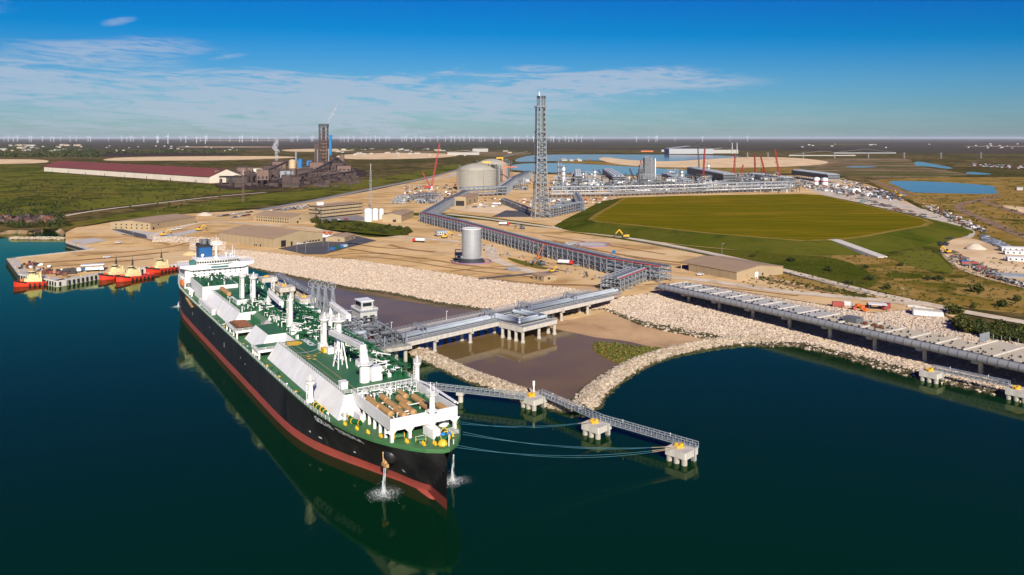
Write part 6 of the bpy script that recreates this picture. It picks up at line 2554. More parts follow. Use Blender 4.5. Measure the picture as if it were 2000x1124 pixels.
rack('pipe rack leading from the flare tower to the tank road', [(1040, 420), (988, 399)], 6, 9, (4, 8), 9, 3, side=1)
rack('low pipe rack left of the nearer concrete tank', [(815, 393), (862, 388)], 22, 11, (4, 8), 9, 5, side=1)

# ------------------------------------------------------------------ process units behind the rack
def air_cooler(label, near, far, w, z0, h):
    a, b = P(*near), P(*far)
    d = b - a
    L = d.length
    o = thing('air_cooler_bank', label, 'air cooler', a, math.atan2(d.y, d.x), 'air cooler banks of the plant')
    MB().box(0, L, -w / 2, w / 2, z0, z0 + h).build('louvre_wall', 'dark_steel', o)
    MB().box(-1, L + 1, -w / 2 - 1, w / 2 + 1, z0 + h, z0 + h + 1.2).build('deck', 'galvanised', o)
    n = int(L / 11)
    fan = None
    for i in range(n):
        for y in (-w / 3.2, 0, w / 3.2):
            if fan is None:
                fan = MB().lathe([(2.6, 0), (2.3, 1.8)], (0, 0, 0), 10).build('fan_ring', 'steel', o)
                fan.location = (L * (i + .5) / n, y, z0 + h + 1.2)
            else:
                share('fan_ring', fan, o, (L * (i + .5) / n, y, z0 + h + 1.2))
    lg = None
    for i in range(int(L / 16) + 1):
        for y in (-w / 2 + .6, w / 2 - .6):
            p = (min(L, i * 16), y, 0)
            if lg is None:
                lg = MB().box(-.5, .5, -.5, .5, 0, z0).build('leg', 'galvanised', o)
                lg.location = p
            else:
                share('leg', lg, o, p)
    for k in range(3):
        MB().box(-2.4, -1, -w / 2, w / 2, z0 + h * k / 3, z0 + h * k / 3 + 1.0).build('header_box', 'galvanised', o)
    return o


air_cooler('dark louvred air cooler bank left of the tall cold box', (1209, 368), (1186, 349), 24, 9, 14)
air_cooler('long dark air cooler bank right of the tall cold box', (1425, 365), (1352, 347), 26, 9, 16)
air_cooler('air cooler bank near the right end of the plant', (1540, 362), (1470, 352), 22, 6, 9)
air_cooler('air cooler bank beside the two white tanks at the right end', (1628, 358), (1556, 347), 26, 8, 10)
air_cooler('small air cooler bank right of the flare tower', (1130, 368), (1128, 352), 14, 8, 16)
air_cooler('air cooler bank between the process columns', (1345, 368), (1300, 352), 18, 6, 9)

cb = thing('cold_box', 'tallest grey-blue cold box towers of the plant', 'cold box', P(1264, 366), R(8))
for (x, y, sx, sy, h) in ((-12, 0, 10, 11, 37), (1, 3, 13, 13, 60), (12, 1, 7, 9, 57), (-6, 10, 14, 8, 45)):
    MB().box(x - sx / 2, x + sx / 2, y - sy / 2, y + sy / 2, 0, h).build('tower_box', 'dull_steel' if x > -10 else 'dark_steel', cb)
    q = MB()
    q.lattice((x, y, 0), (x, y, h + 3), sx + 1.6, sx + 1.6, int(h / 5), .4)
    q.build('tower_frame', 'steel', cb)
MB().tube((16.5, -3, 0), (16.5, -3, 59), 1.0, n=10).build('vent_pipe', 'white_paint', cb)
MB().box(-22, -6, -10, 4, 0, 17).build('base_block', 'dark_steel', cb)
MB().box(-4, 20, -12, -4, 0, 12).build('base_block', 'dull_steel', cb)

for k, (u, v, h, r_, lb) in enumerate(((1101, 366, 44, 4.0, 'grey process column standing right of the flare tower'), (1139, 364, 30, 3.0, 'slim process column left of the dark louvred cooler'), (1162, 362, 33, 3.4, 'process column next to the white process hall'), (1246, 364, 26, 2.6, 'short column left of the tall cold box'),
                                      (1332, 362, 33, 3.0, 'process column right of the tall cold box'), (1237, 366, 18, 3.2, 'white process vessel in front of the pond'), (1384, 352, 40, 3.0, 'white process column behind the long cooler bank'), (1091, 362, 52, 1.8, 'thin vent stack right of the flare tower'), (1096, 362, 50, 1.6, 'thinner vent stack next to the flare tower'))):
    o = thing('process_column', lb, 'column', P(u, v), 0, 'process columns of the plant')
    MB().lathe([(r_, 0), (r_, h * .55), (r_ * .8, h * .6), (r_ * .8, h * .96), (r_ * .4, h)], (0, 0, 0), 14).build('shell', random.choice(['galvanised', 'silver_clad', 'white_paint']), o, True)
    for z in np.linspace(h * .3, h * .95, 4):
        q = MB().lathe([(r_ + 1.4, 0), (r_ + 1.4, .4)], (0, 0, z), 12)
        q.rail([((r_ + 1.3) * math.cos(t), (r_ + 1.3) * math.sin(t), z + .4) for t in np.linspace(0, 6.283, 9)], 1.3, 2, .2)
        q.build('platform', 'dull_steel', o)

random.seed(15)


def process_module(u, v, w, dpt, h, label):
    o = thing('process_module', label, 'process module', P(u, v), random.uniform(-.1, .1), 'process modules behind the pipe rack')
    nl_ = max(2, int(h / 6))
    q = MB()
    xs_ = np.linspace(-w / 2, w / 2, max(2, int(w / 8) + 1))
    for x in xs_:
        for y in (0, dpt):
            q.bar((x, y, 0), (x, y, h), .5)
    for i in range(nl_):
        z = h * (i + 1) / nl_
        for y in (0, dpt):
            q.bar((-w / 2, y, z), (w / 2, y, z), .45)
        for x in xs_:
            q.bar((x, 0, z), (x, dpt, z), .4)
    for i, (x0, x1) in enumerate(zip(xs_[:-1], xs_[1:])):
        if i % 2 == 0:
            q.bar((x0, 0, 0), (x1, 0, h), .3)
    q.build('steel_frame', random.choice(['galvanised', 'dark_steel', 'dull_steel']), o)
    for i in range(nl_):
        z = h * i / nl_
        if i:
            MB().box(-w / 2, w / 2, 0, dpt, z, z + .3).build('floor', 'dull_steel', o)
        for k in range(random.randint(2, 4)):
            x = random.uniform(-w / 2 + 2, w / 2 - 2)
            if random.random() < .5:
                r_ = random.uniform(1.0, 2.2)
                L = random.uniform(5, 10)
                q = MB().tube((x - L / 2, dpt * .3, z + r_ + .6), (x + L / 2, dpt * .3, z + r_ + .6), r_, n=10)
                q.box(x - L / 3 - .4, x - L / 3 + .4, dpt * .3 - r_ * .8, dpt * .3 + r_ * .8, z, z + r_)
                q.box(x + L / 3 - .4, x + L / 3 + .4, dpt * .3 - r_ * .8, dpt * .3 + r_ * .8, z, z + r_)
                q.build('vessel', random.choice(['white_paint', 'silver_clad', 'galvanised', 'dull_steel', 'dark_steel']), o)
            else:
                s_ = random.uniform(2, 4.5)
                MB().box(x - s_, x + s_, 1, 1 + s_ * 1.5, z + .3, z + random.uniform(2.5, 5)).build('equipment_skid', random.choice(['white_paint', 'dull_steel', 'dark_steel', 'galvanised', 'tan_wall']), o)
    q = MB()
    for k in range(6):
        x = random.uniform(-w / 2, w / 2)
        z = random.uniform(h * .3, h * 1.1)
        q.path([(x, -1, 0), (x, -1, z), (x + random.uniform(-6, 6), -1, z), (x + random.uniform(-6, 6), dpt, z)], random.uniform(.3, .7), 6)
    q.build('pipework', 'pipe_silver', o, kind='stuff')
    return o


mods = [(1112, 372, 30, 20, 18), (1150, 371, 34, 20, 17), (1176, 372, 26, 18, 13), (1228, 371, 26, 20, 16), (1250, 374, 36, 18, 17), (1288, 373, 26, 18, 19), (1310, 371, 30, 20, 16), (1335, 371, 26, 20, 15),
        (1360, 371, 34, 18, 15), (1395, 373, 36, 16, 13), (1448, 368, 44, 22, 15), (1480, 368, 44, 24, 18), (1512, 367, 42, 22, 15), (1545, 366, 30, 18, 12), (1320, 356, 40, 26, 22), (1150, 356, 40, 26, 18), (1120, 358, 40, 24, 17),
        (1405, 356, 36, 22, 18), (1135, 374, 30, 16, 14), (1200, 373, 30, 16, 15), (1270, 370, 40, 18, 22), (1340, 374, 40, 14, 12), (1375, 366, 30, 20, 20), (1420, 372, 36, 14, 13), (1465, 372, 36, 14, 14), (1500, 362, 44, 20, 20), (1455, 360, 40, 20, 18), (1530, 370, 34, 14, 12), (1170, 366, 24, 18, 18), (1090, 372, 26, 18, 14), (1015, 372, 30, 14, 9), (1000, 366, 36, 18, 12), (1020, 360, 40, 20, 12), (1205, 358, 20, 20, 15), (1095, 408, 26, 12, 8), (1110, 400, 26, 14, 9), (790, 392, 26, 14, 8), (778, 399, 20, 10, 7), (832, 398, 26, 12, 6), (1062, 396, 22, 12, 8)]
for k, m_ in enumerate(mods):
    if m_[0] > 1060 and m_[1] < 380:
        m_ = (*m_[:4], m_[4] * 1.3)
    lab = 'grey steel process module among the units behind the long pipe rack' if m_[1] < 390 and m_[0] > 1060 else ('low grey module beside the racks near the concrete tanks' if m_[0] > 900 and m_[1] < 390 else 'low grey skid near the foot of the flare tower' if m_[0] > 1000 else 'small grey skid left of the compressor shelter')
    process_module(*m_, lab)
for (u, v, w, dpt, h, lb) in ((1150, 367.5, 36, 16, 13, 'white process hall right of the flare tower'), (1390, 367, 40, 14, 11, 'white stepped hall left of the long dark cooler bank'), (1312, 364, 22, 12, 14, 'pale process hall right of the cold box')):
    o = thing('process_hall', lb, 'hall', P(u, v), 0)
    MB().box(-w / 2, w / 2, 0, dpt, 0, h).build('wall', 'white_paint', o)
    MB().box(-w / 2 - .6, w / 2 + .6, -.6, dpt + .6, h, h + .8).build('roof', 'white_paint', o)
    for i in range(6):
        x = -w / 2 + w * (i + .5) / 6
        MB().box(x - w / 18, x + w / 18, -.15, 0, h * .35, h * .62).build('louvre', 'dark_opening', o)
    for i in range(3):
        MB().box(-w / 2 + 4 + i * w / 3.4, -w / 2 + 9 + i * w / 3.4, 3, 9, h + .8, h + 4).build('roof_unit', 'galvanised', o)
for (u, v, h, r_, lb) in ((1595, 361, 15, 6.5, 'left of two white tanks at the right end of the plant'), (1611, 362, 15, 6.5, 'right of two white tanks at the right end of the plant')):
    o = thing('storage_tank', lb, 'tank', P(u, v), 0, 'white tanks at the right end')
    MB().lathe([(r_, 0), (r_, h)], (0, 0, 0), 20, cap=False).build('shell', 'white_paint', o, True)
    MB().lathe([(r_, h), (.1, h + 1.6)], (0, 0, 0), 20).build('roof', 'white_paint', o)
    MB().lathe([(r_ + .06, h * .45), (r_ + .06, h * .6)], (0, 0, 0), 20, cap=False).build('band', 'red_paint', o)


# ------------------------------------------------------------------ cranes
def crawler_crane(label, u, v, boom, lean, mastl, yaw, colr='crane_red', group='lattice boom crawler cranes', zb=LAND):
    o = thing('crawler_crane', label, 'crane', P(u, v, zb), yaw, group)
    s_ = boom / 90
    for y in (-3.2, 3.2):
        MB().box(-5 * s_ - 1, 5 * s_ + 1, y - .8, y + .8, 0, 1.8).build('crawler_track', 'dark_steel', o)
    MB().box(-7 * s_ - 1, 4, -2.6, 2.6, 1.8, 5.0).build('machinery_deck', colr, o)
    MB().box(-9 * s_ - 2, -7 * s_, -3.4, 3.4, 1.6, 6).build('counterweight', colr, o)
    MB().box(2.4, 5, -3.4, -1.2, 2, 5).build('cab', 'white_paint', o)
    tip = Vector((boom * math.sin(lean), 0, boom * math.cos(lean)))
    q = MB()
    q.lattice((3, 0, 4), tip, 3.0, 2.0, int(boom / 4), .6)
    q.build('boom', colr, o)
    mt_ = Vector((-mastl * .45, 0, 4 + mastl * .85))
    if mastl:
        MB().lattice((0, 0, 5), mt_, 2.4, 1.6, max(3, int(mastl / 4)), .55).build('back_mast', colr, o)
        q = MB()
        q.bar(mt_, tip, .22)
        q.bar(mt_, (-8 * s_ - 1, 0, 5), .22)
        q.build('pendant', 'dark_steel', o)
    q = MB()
    q.bar(tip, (tip.x + .5, 0, tip.z - boom * .35), .15)
    q.box(tip.x - .3, tip.x + 1.3, -.6, .6, tip.z - boom * .35 - 2, tip.z - boom * .35)
    q.build('hook', 'dark_steel', o)
    return o


crawler_crane('biggest red crawler crane left of the concrete tanks', 840, 369, 92, .21, 34, 0.0)
crawler_crane('red crawler crane in front of the pond with its boom upright', 1370, 362, 78, .10, 0, .2)
crawler_crane('dark tall crawler crane behind the long cooler bank', 1364, 350, 92, -.02, 0, 0, 'dark_steel')
crawler_crane('red crawler crane at the left of the right-hand crane cluster', 1430, 361, 66, .10, 0, .1)
crawler_crane('thin red crane between two taller ones', 1444, 352, 38, .25, 12, .1)
crawler_crane('red crawler crane in the middle of the right-hand crane cluster', 1473, 352, 60, .02, 0, .2)
crawler_crane('red crane with a back mast in the right-hand cluster', 1495, 353, 58, -.22, 26, .3)
crawler_crane('tall red crawler crane farthest right, leaning left', 1522, 360, 76, -.13, 0, .1)
crawler_crane('small red crane left of the cold box', 1254, 345, 42, -.1, 14, .2)
crawler_crane('small dark crane by the pond left of the cold box', 1238, 358, 34, -.3, 0, .2, 'dark_steel')
crawler_crane('small dark crane by the pond behind the columns', 1176, 352, 26, -.35, 0, .2, 'dark_steel')


def lattice_mast(label, u, v, h, w, colr):
    o = thing('radio_mast', label, 'mast', P(u, v))
    MB().lattice((0, 0, 0), (0, 0, h), w, w * .6, int(h / 4), .3).build('mast_lattice', colr, o)
    MB().tube((0, 0, h), (0, 0, h + 9), .25, n=6).build('aerial', 'white_paint', o)
    MB().box(-w, w, -w, w, h * .72, h * .72 + .5).build('platform', colr, o)
    return o


lattice_mast('slim grey radio mast behind the office block', 724, 411, 56, 2.4, 'galvanised')
lattice_mast('brown lattice mast on the grass left of the office block', 475, 395, 42, 3.0, 'brown_light')

# fine steelwork between the units
random.seed(52)
cl = {m_: MB() for m_ in ('galvanised', 'dark_steel', 'dull_steel', 'white_paint')}
for _ in range(620):
    u, v = random.uniform(1082, 1552), random.uniform(352, 378)
    p = P(u, v)
    q = cl[random.choices(list(cl), [4, 4, 4, 1])[0]]
    h = random.uniform(3, 15) if v < 370 else random.uniform(3, 9)
    r_ = random.random()
    if r_ < .35:
        w = random.uniform(1, 5)
        q.box(p.x - w, p.x + w, p.y, p.y + w, LAND, LAND + h * .8)
    elif r_ < .7:
        q.tube(p, p + Vector((0, 0, h * 1.3)), random.uniform(.4, 1.6), n=7)
    else:
        L = random.uniform(6, 26)
        z = Vector((0, 0, h))
        q.tube(p + z, p + z + Vector((L, 0, 0)), random.uniform(.4, .9), n=6)
        q.bar(p, p + z, .6)
        q.bar(p + Vector((L, 0, 0)), p + z + Vector((L, 0, 0)), .6)
for m_, q in cl.items():
    setp(q.build('plant_steelwork', m_), 'fine pipes and steelwork between the process units', 'steelwork', 'steelwork between the process units', 'stuff')

# ------------------------------------------------------------------ ore reduction plant on the left
random.seed(101)
dt = thing('reduction_tower', 'tall dark brown lattice reduction tower steaming at its top', 'tower', P(632, 323), R(6))
TW, TH = 30.0, 152.0
for sx in (-1, 0, 1):
    for sy in (-1, 1):
        MB().box(sx * TW / 2 - .9, sx * TW / 2 + .9, sy * TW / 2 - .9, sy * TW / 2 + .9, 0, TH).build('leg', 'brown_steel', dt)
for k in range(12):
    z = TH * (k + 1) / 12
    q = MB()
    q.box(-TW / 2 - 1, TW / 2 + 1, -TW / 2 - 1, TW / 2 + 1, z - .6, z)
    q.rail([(-TW / 2 - 1, -TW / 2 - 1, z), (TW / 2 + 1, -TW / 2 - 1, z), (TW / 2 + 1, TW / 2 + 1, z)], 1.6, 5, .3)
    q.build('floor', 'brown_steel', dt)
    q = MB()
    z0 = TH * k / 12
    for f_ in range(4):
        c, s_ = math.cos(f_ * math.pi / 2), math.sin(f_ * math.pi / 2)
        rot = lambda x, y, zz: (x * c - y * s_, x * s_ + y * c, zz)
        h_ = TW / 2
        for (xa, xb) in ((-h_, 0), (0, h_)):
            q.bar(rot(xa, -h_, z0), rot(xb, -h_, z), .6)
            q.bar(rot(xb, -h_, z0), rot(xa, -h_, z), .6)
    q.build('bracing', 'brown_light', dt)
MB().lathe([(7, 20), (9, 30), (9, 80), (5, 95), (5, 140)], (0, 0, 0), 16).build('shaft_furnace', 'brown_light', dt)
MB().box(-TW / 2 - 2, TW / 2 + 2, -TW / 2 - 2, TW / 2 + 2, 144, 152.5).build('top_house', 'dark_steel', dt)
for (x, y, z, r_) in ((-11, -13, 118, 2.2), (11, -13.5, 100, 2.0), (-24, -6, 70, 3.0), (20, -10, 62, 2.6), (-20, -14, 60, 1.6)):
    MB().tube((x, y, 0), (x, y, z), r_, n=10).build('gas_duct', random.choice(['brown_light', 'galvanised', 'brown_steel']), dt)
MB().box(-30, -17, -12, 10, 0, 72).build('annex_tower', 'brown_steel', dt)
MB().lattice((-23.5, -1, 0), (-23.5, -1, 78), 16, 16, 10, .8).build('annex_frame', 'brown_light', dt)
bt = thing('blue_tower', 'bright blue column beside the dark reduction tower', 'tower', P(645.5, 322.5))
MB().box(-4.5, 4.5, -4, 4, 36, 110).build('casing', 'blue_tank', bt)
MB().box(-6, 6, -5, 5, 108, 112).build('top_deck', 'blue_tank', bt)
for sx in (-4, 4):
    for sy in (-3.4, 3.4):
        MB().box(sx - .6, sx + .6, sy - .6, sy + .6, 0, 36).build('leg', 'brown_steel', bt)
for (u, v, r_, h, m_, lb) in ((571, 347, 9, 43, 'cream_silo', 'cream silo of the ore plant'), (580, 346, 7, 40, 'brown_light', 'brown silo between the cream and blue ones'), (586, 346, 6, 44, 'blue_tank', 'blue-topped silo of the ore plant'), (668, 322, 9, 36, 'brown_light', 'brown chimney-like silo right of the tower'), (578, 330, 3, 56, 'galvanised', 'thin grey stack behind the silos')):
    o = thing('silo', lb, 'silo', P(u, v))
    MB().lathe([(r_, 0), (r_, h * .55)], (0, 0, 0), 16, cap=False).build('lower_shell', 'brown_light' if m_ != 'galvanised' else m_, o)
    MB().lathe([(r_, h * .55), (r_, h), (r_ * .4, h + 3)], (0, 0, 0), 16).build('upper_shell', m_, o)


def gallery(label, p0, p1, z0, z1, w=5):
    a, b = P(*p0), P(*p1)
    a.z, b.z = LAND + z0, LAND + z1
    o = thing('conveyor_gallery', label, 'conveyor', Vector((a.x, a.y, LAND)))
    loc = lambda p: p - Vector((a.x, a.y, LAND))
    MB().bar(loc(a), loc(b), w, 4).build('gallery', 'brown_steel', o)
    n = max(2, int((b - a).length / 45))
    for i in range(n + 1):
        p = loc(a.lerp(b, i / n))
        q = MB()
        q.bar((p.x - 3, p.y, 0), (p.x, p.y, p.z - 2), .9)
        q.bar((p.x + 3, p.y, 0), (p.x, p.y, p.z - 2), .9)
        q.build('trestle_leg', 'brown_light', o)


gallery('inclined conveyor gallery climbing to the silos', (482, 356), (574, 342), 6, 44)
gallery('inclined conveyor gallery climbing to the reduction tower', (588, 352), (660, 330), 6, 36)
gallery('conveyor gallery right of the reduction tower', (690, 335), (650, 325), 4, 40)
gallery('low conveyor gallery beside the storage hall', (430, 362), (505, 352), 18, 8)
gallery('long low conveyor gallery along the ore yard', (520, 362), (640, 346), 5, 22)
gallery('long conveyor gallery crossing the ore yard', (540, 366), (690, 342), 6, 10)
for k, (u, v, w, d_, h, m_, lb) in enumerate(((433, 357, 30, 40, 28, 'brown_light', 'brown transfer house at the end of the storage hall'), (447, 354, 26, 10, 22, 'blue_tank', 'blue roofed hopper beside the storage hall'), (462, 357, 44, 30, 12, 'dark_steel', 'dark low shed beside the blue hopper'),
                                             (513, 363, 24, 20, 33, 'brown_light', 'brown transfer house on legs'), (465, 366, 14, 12, 20, 'brown_steel', 'dark transfer house at the ore yard edge'), (497, 341, 46, 24, 16, 'cream_wall', 'cream shed of the ore plant'), (478, 342, 40, 30, 20, 'brown_light', 'brown shed behind the cream one'), (530, 345, 40, 30, 28, 'brown_steel', 'dark brown crusher house'),
                                             (545, 340, 36, 30, 34, 'brown_light', 'brown screen house left of the silos'), (560, 352, 30, 20, 22, 'galvanised', 'grey process house by the silos'), (600, 348, 50, 30, 20, 'brown_steel', 'dark plant house right of the silos'), (618, 336, 40, 30, 28, 'brown_light', 'brown plant house left of the tower foot'),
                                             (650, 334, 60, 40, 24, 'brown_steel', 'dark plant house at the tower foot'), (672, 336, 40, 30, 18, 'brown_light', 'brown plant house right of the tower foot'), (640, 345, 50, 16, 12, 'brown_steel', 'low dark shed in the ore yard'), (604, 330, 16, 12, 26, 'blue_tank', 'small blue tank house behind the silos'),
                                             (585, 338, 60, 30, 18, 'brown_steel', 'dark shed behind the silos'), (562, 366, 22, 12, 24, 'brown_steel', 'dark hopper tower at the ore yard front'), (577, 367, 16, 12, 22, 'brown_steel', 'second dark hopper at the ore yard front'))):
    o = thing('plant_house', lb, 'building', P(u, v), R(20))
    MB().box(-w / 2, w / 2, 0, d_, 0 if k not in (3,) else 12, h).build('wall', m_, o)
    MB().extrude([(-w / 2 - 1, h), (0, h + w * .08), (w / 2 + 1, h), (w / 2 + 1, h + .6), (0, h + w * .08 + .6), (-w / 2 - 1, h + .6)], 'y', -1, d_ + 1).build('roof', 'brown_steel' if m_ != 'cream_wall' else 'brown_light', o)
    for i in range(3):
        x = -w / 2 + w * (i + .5) / 3
        MB().box(x - w / 12, x + w / 12, -.3, 0, h * .2 if k != 3 else 14, h * .45 if k != 3 else 20).build('opening', 'dark_opening', o)
    if k == 3:
        for sx in (-w / 2 + 1, w / 2 - 1):
            for sy in (1, d_ - 1):
                MB().box(sx - .8, sx + .8, sy - .8, sy + .8, 0, 12).build('leg', 'brown_steel', o)
b = MB()
for _ in range(260):
    u, v = random.uniform(440, 700), random.uniform(335, 366)
    p = P(u, v)
    h = random.uniform(2, 13)
    w = random.uniform(2, 9)
    if random.random() < .5:
        b.box(p.x - w, p.x + w, p.y, p.y + w, LAND, LAND + h * .6)
    else:
        b.lattice((p.x, p.y, LAND), (p.x, p.y, LAND + h * 2), 3, 3, 3, .5)
setp(b.build('plant_clutter', 'brown_steel'), 'dark brown piping and small steelwork of the ore plant', 'steelwork', kind='stuff')
for k, (u, v, r_, h) in enumerate(((620, 356, 26, 7), (650, 352, 24, 6), (590, 360, 26, 6), (690, 345, 22, 5))):
    q = MB().lathe([(r_, 0), (r_ * .7, h * .5), (r_ * .3, h * .9), (.3, h)], (0, 0, 0), 14)
    q.v = [(x * 2.0 + random.uniform(-.8, .8), y + random.uniform(-.8, .8), z) for x, y, z in q.v]
    o = q.build('ore_pile', 'ore_ground')
    o.location = P(u, v)
    setp(o, 'dark ore heap in the ore yard', 'ore heap', 'ore heaps in the ore yard')

# steam: noisy scattering volume inside swept shells
sm = bpy.data.materials.new('steam')
sm.use_nodes = True
nt = sm.node_tree
for n in list(nt.nodes):
    nt.nodes.remove(n)
t_ = nt.nodes.new('ShaderNodeTexCoord')
nz_ = nt.nodes.new('ShaderNodeTexNoise')
nz_.inputs['Scale'].default_value = .10
nz_.inputs['Detail'].default_value = 4
rr_ = nt.nodes.new('ShaderNodeMapRange')
rr_.inputs['From Min'].default_value = .40
rr_.inputs['From Max'].default_value = .62
rr_.inputs['To Max'].default_value = .14
pv_ = nt.nodes.new('ShaderNodeVolumePrincipled')
pv_.inputs['Color'].default_value = (.95, .95, .96, 1)
ou_ = nt.nodes.new('ShaderNodeOutputMaterial')
nt.links.new(t_.outputs['Object'], nz_.inputs['Vector'])
nt.links.new(nz_.outputs[0], rr_.inputs['Value'])
nt.links.new(rr_.outputs[0], pv_.inputs['Density'])
nt.links.new(pv_.outputs[0], ou_.inputs['Volume'])
MATS['steam'] = sm
SC.cycles.volume_bounces = 4


def plume(label, base, pts, rads, n):
    """a closed shell swept along the drift of the steam"""
    P_ = [Vector(q) for q in pts]
    fine, rr = [], []
    for i in range(len(P_) - 1):
        for k in range(8):
            f = k / 8
            fine.append(P_[i].lerp(P_[i + 1], f))
            rr.append(rads[i] + (rads[i + 1] - rads[i]) * f)
    fine.append(P_[-1])
    rr.append(rads[-1])
    vs, fs, m = [], [], 14
    for i, (c, r_) in enumerate(zip(fine, rr)):
        ph = i * .7
        for k in range(m):
            t = 2 * math.pi * k / m
            q = r_ * (1 + .22 * math.sin(3 * t + ph) + .15 * math.sin(ph * 1.7 + t))
            vs.append((c.x + q * math.cos(t) + .25 * r_ * math.sin(ph), c.y + q * math.sin(t), c.z))
    for i in range(len(fine) - 1):
        for k in range(m):
            a, b = i * m + k, i * m + (k + 1) % m
            fs.append((a, b, b + m, a + m))
    fs += [tuple(range(m - 1, -1, -1)), tuple(range((len(fine) - 1) * m, len(fine) * m))]
    o = link_mesh('steam_plume', vs, fs, 'steam', None, True)
    o.location = base
    return setp(o, label, 'steam')


pb = P(632, 323)
plume('white steam plume drifting from the top of the reduction tower', Vector((pb.x, pb.y, LAND + 153)), [(14, 0, 0), (24, 0, 22), (38, 0, 46), (48, 0, 70)], [1.5, 6, 7, 3], 110)
p2 = P(540, 325)
plume('grey steam column left of the silos', Vector((p2.x, p2.y, LAND)), [(0, 0, 0), (2, 0, 40), (-3, 0, 70), (-2, 0, 104)], [3, 7, 10, 6], 150)

# ------------------------------------------------------------------ wind turbines on the horizon
mat('turbine_white', (.76, .78, .80), .5)
wtus = [8, 16, 26, 34, 57, 61, 83, 99, 105, 118, 137, 149, 172, 177, 212, 238, 248, 255, 260, 281, 353, 392, 404, 430, 449, 473, 493, 503, 525, 568, 572, 581, 608, 611, 666, 672, 691, 706, 715, 724, 733, 741, 760, 785, 790, 794, 804, 812, 823, 840, 855, 870, 888, 898, 917, 924, 936, 947, 964, 1005, 1013, 1030, 1076, 1092, 1104, 1118, 1126, 1160, 1267, 1284, 1318, 1372, 1426, 1460]
wtbig = [(307, 280, 18), (309, 279, 15), (328, 281, 21), (363, 279, 17), (384, 280, 17), (401, 281, 18), (468, 278, 15), (473, 279, 17), (680, 278, 15), (754, 277, 13), (828, 279, 15), (881, 278, 15), (906, 277, 14), (940, 278, 14), (977, 281, 17), (1042, 278, 14), (1081, 278, 15), (1111, 278, 14), (1136, 278, 15), (1243, 278, 14), (1281, 278, 14)]
tur = [(u, 276.3 + (i * 37 % 11) * .12, 11.5 + (i * 53 % 7) * .5) for i, u in enumerate(wtus)] + wtbig
tp0 = None
for i, (u, v, hp) in enumerate(tur):
    p = P(u, v)
    hub = hp * .70 * px(u, v)
    s_ = hub / 100.0
    if tp0 is None:
        tp0 = thing('wind_turbine', 'white three-bladed wind turbine on the far horizon', 'wind turbine', (0, 0, 0), 0, 'wind turbines on the horizon')
        MB().tube((0, 0, 0), (0, 0, 100), 4.2, 2.8, n=8).build('tower', 'turbine_white', tp0)
        MB().box(-3, 3, -5, 6, 98, 104).build('nacelle', 'turbine_white', tp0)
        for k in range(3):
            q = MB()
            q.add([(-2.2, -5.6, 0), (2.2, -5.2, 0), (2.6, -5.3, 12), (.5, -5.5, 46), (-.5, -5.5, 46), (-1.4, -5.6, 12), (0, -6.4, 0), (0, -6.2, 12)],
                  [(0, 5, 7, 6), (6, 7, 2, 1), (5, 4, 7), (7, 4, 3, 2), (0, 1, 2, 5), (5, 2, 3, 4)])
            bl = q.build('blade', 'turbine_white', tp0)
            bl.location = (0, 0, 101)
            bl.rotation_euler = (0, 2 * math.pi * k / 3 + .3, 0)
        cur = tp0
    else:
        cur = copy_tree(tp0)
    cur.location = p
    cur.scale = (s_, s_, s_)
    cur.rotation_euler = (0, 0, R(-8 + (i * 29 % 17)))
    if i >= len(wtus):
        cur['label'] = 'taller white wind turbine standing nearer than the horizon row'
    if v >= 281:
        cur['label'] = 'tallest white wind turbine left of the plume' if u < 500 else 'tall white wind turbine right above the concrete tanks'

# ------------------------------------------------------------------ far buildings
mat('far_white', (.44, .42, .38), .8)
mat('far_tan', (.50, .40, .28), .8)
mat('far_grey', (.40, .41, .42), .7)
random.seed(44)


def far_building(u, v, wpx, hpx, m_, label, group, depth=1.0):
    s_ = px(u, v)
    w, h = wpx * s_, max(5, hpx * s_)
    o = thing('far_building', label, 'building', P(u, v), 0, group)
    MB().box(-w / 2, w / 2, 0, w * .5 * depth, 0, h).build('wall', m_, o)
    MB().extrude([(-w / 2 - .5, h), (0, h + w * .06), (w / 2 + .5, h), (w / 2 + .5, h + .6), (0, h + w * .06 + .6), (-w / 2 - .5, h + .6)], 'y', -.5, w * .5 * depth + .5).build('roof', 'far_grey' if m_ == 'far_grey' else 'far_white', o)
    return o


for _ in range(34):
    far_building(random.uniform(0, 165), random.uniform(285, 296), random.uniform(3, 14), random.uniform(1.2, 3.0), random.choice(['far_white', 'far_white', 'far_tan']), 'small pale building of the far town on the left', 'buildings of the far town')
for _ in range(26):
    far_building(random.uniform(180, 470), random.uniform(286, 299), random.uniform(2, 6), random.uniform(.8, 1.8), random.choice(['far_white', 'far_tan', 'far_grey']), 'tiny scattered house on the far left plain', 'scattered houses on the left plain')
for _ in range(34):
    far_building(random.uniform(660, 1000), random.uniform(292, 306), random.uniform(3, 12), random.uniform(1.2, 2.6), random.choice(['far_white', 'far_white', 'far_grey', 'far_tan']), 'pale shed of the depot behind the concrete tanks', 'sheds of the far depot')
far_building(905, 303, 62, 5, 'far_white', 'long white shed of the depot behind the concrete tanks', None)
far_building(938, 297, 30, 6, 'far_white', 'white hall left of the road behind the tanks', None)
far_building(1350, 301, 86, 10, 'far_grey', 'big grey hall beyond the reservoirs', None, 1.2)
far_building(1412, 300, 60, 7, 'far_white', 'white annex of the big grey hall', None, .7)
far_building(1297, 297, 10, 4, 'far_white', 'white domed store left of the big grey hall', None)
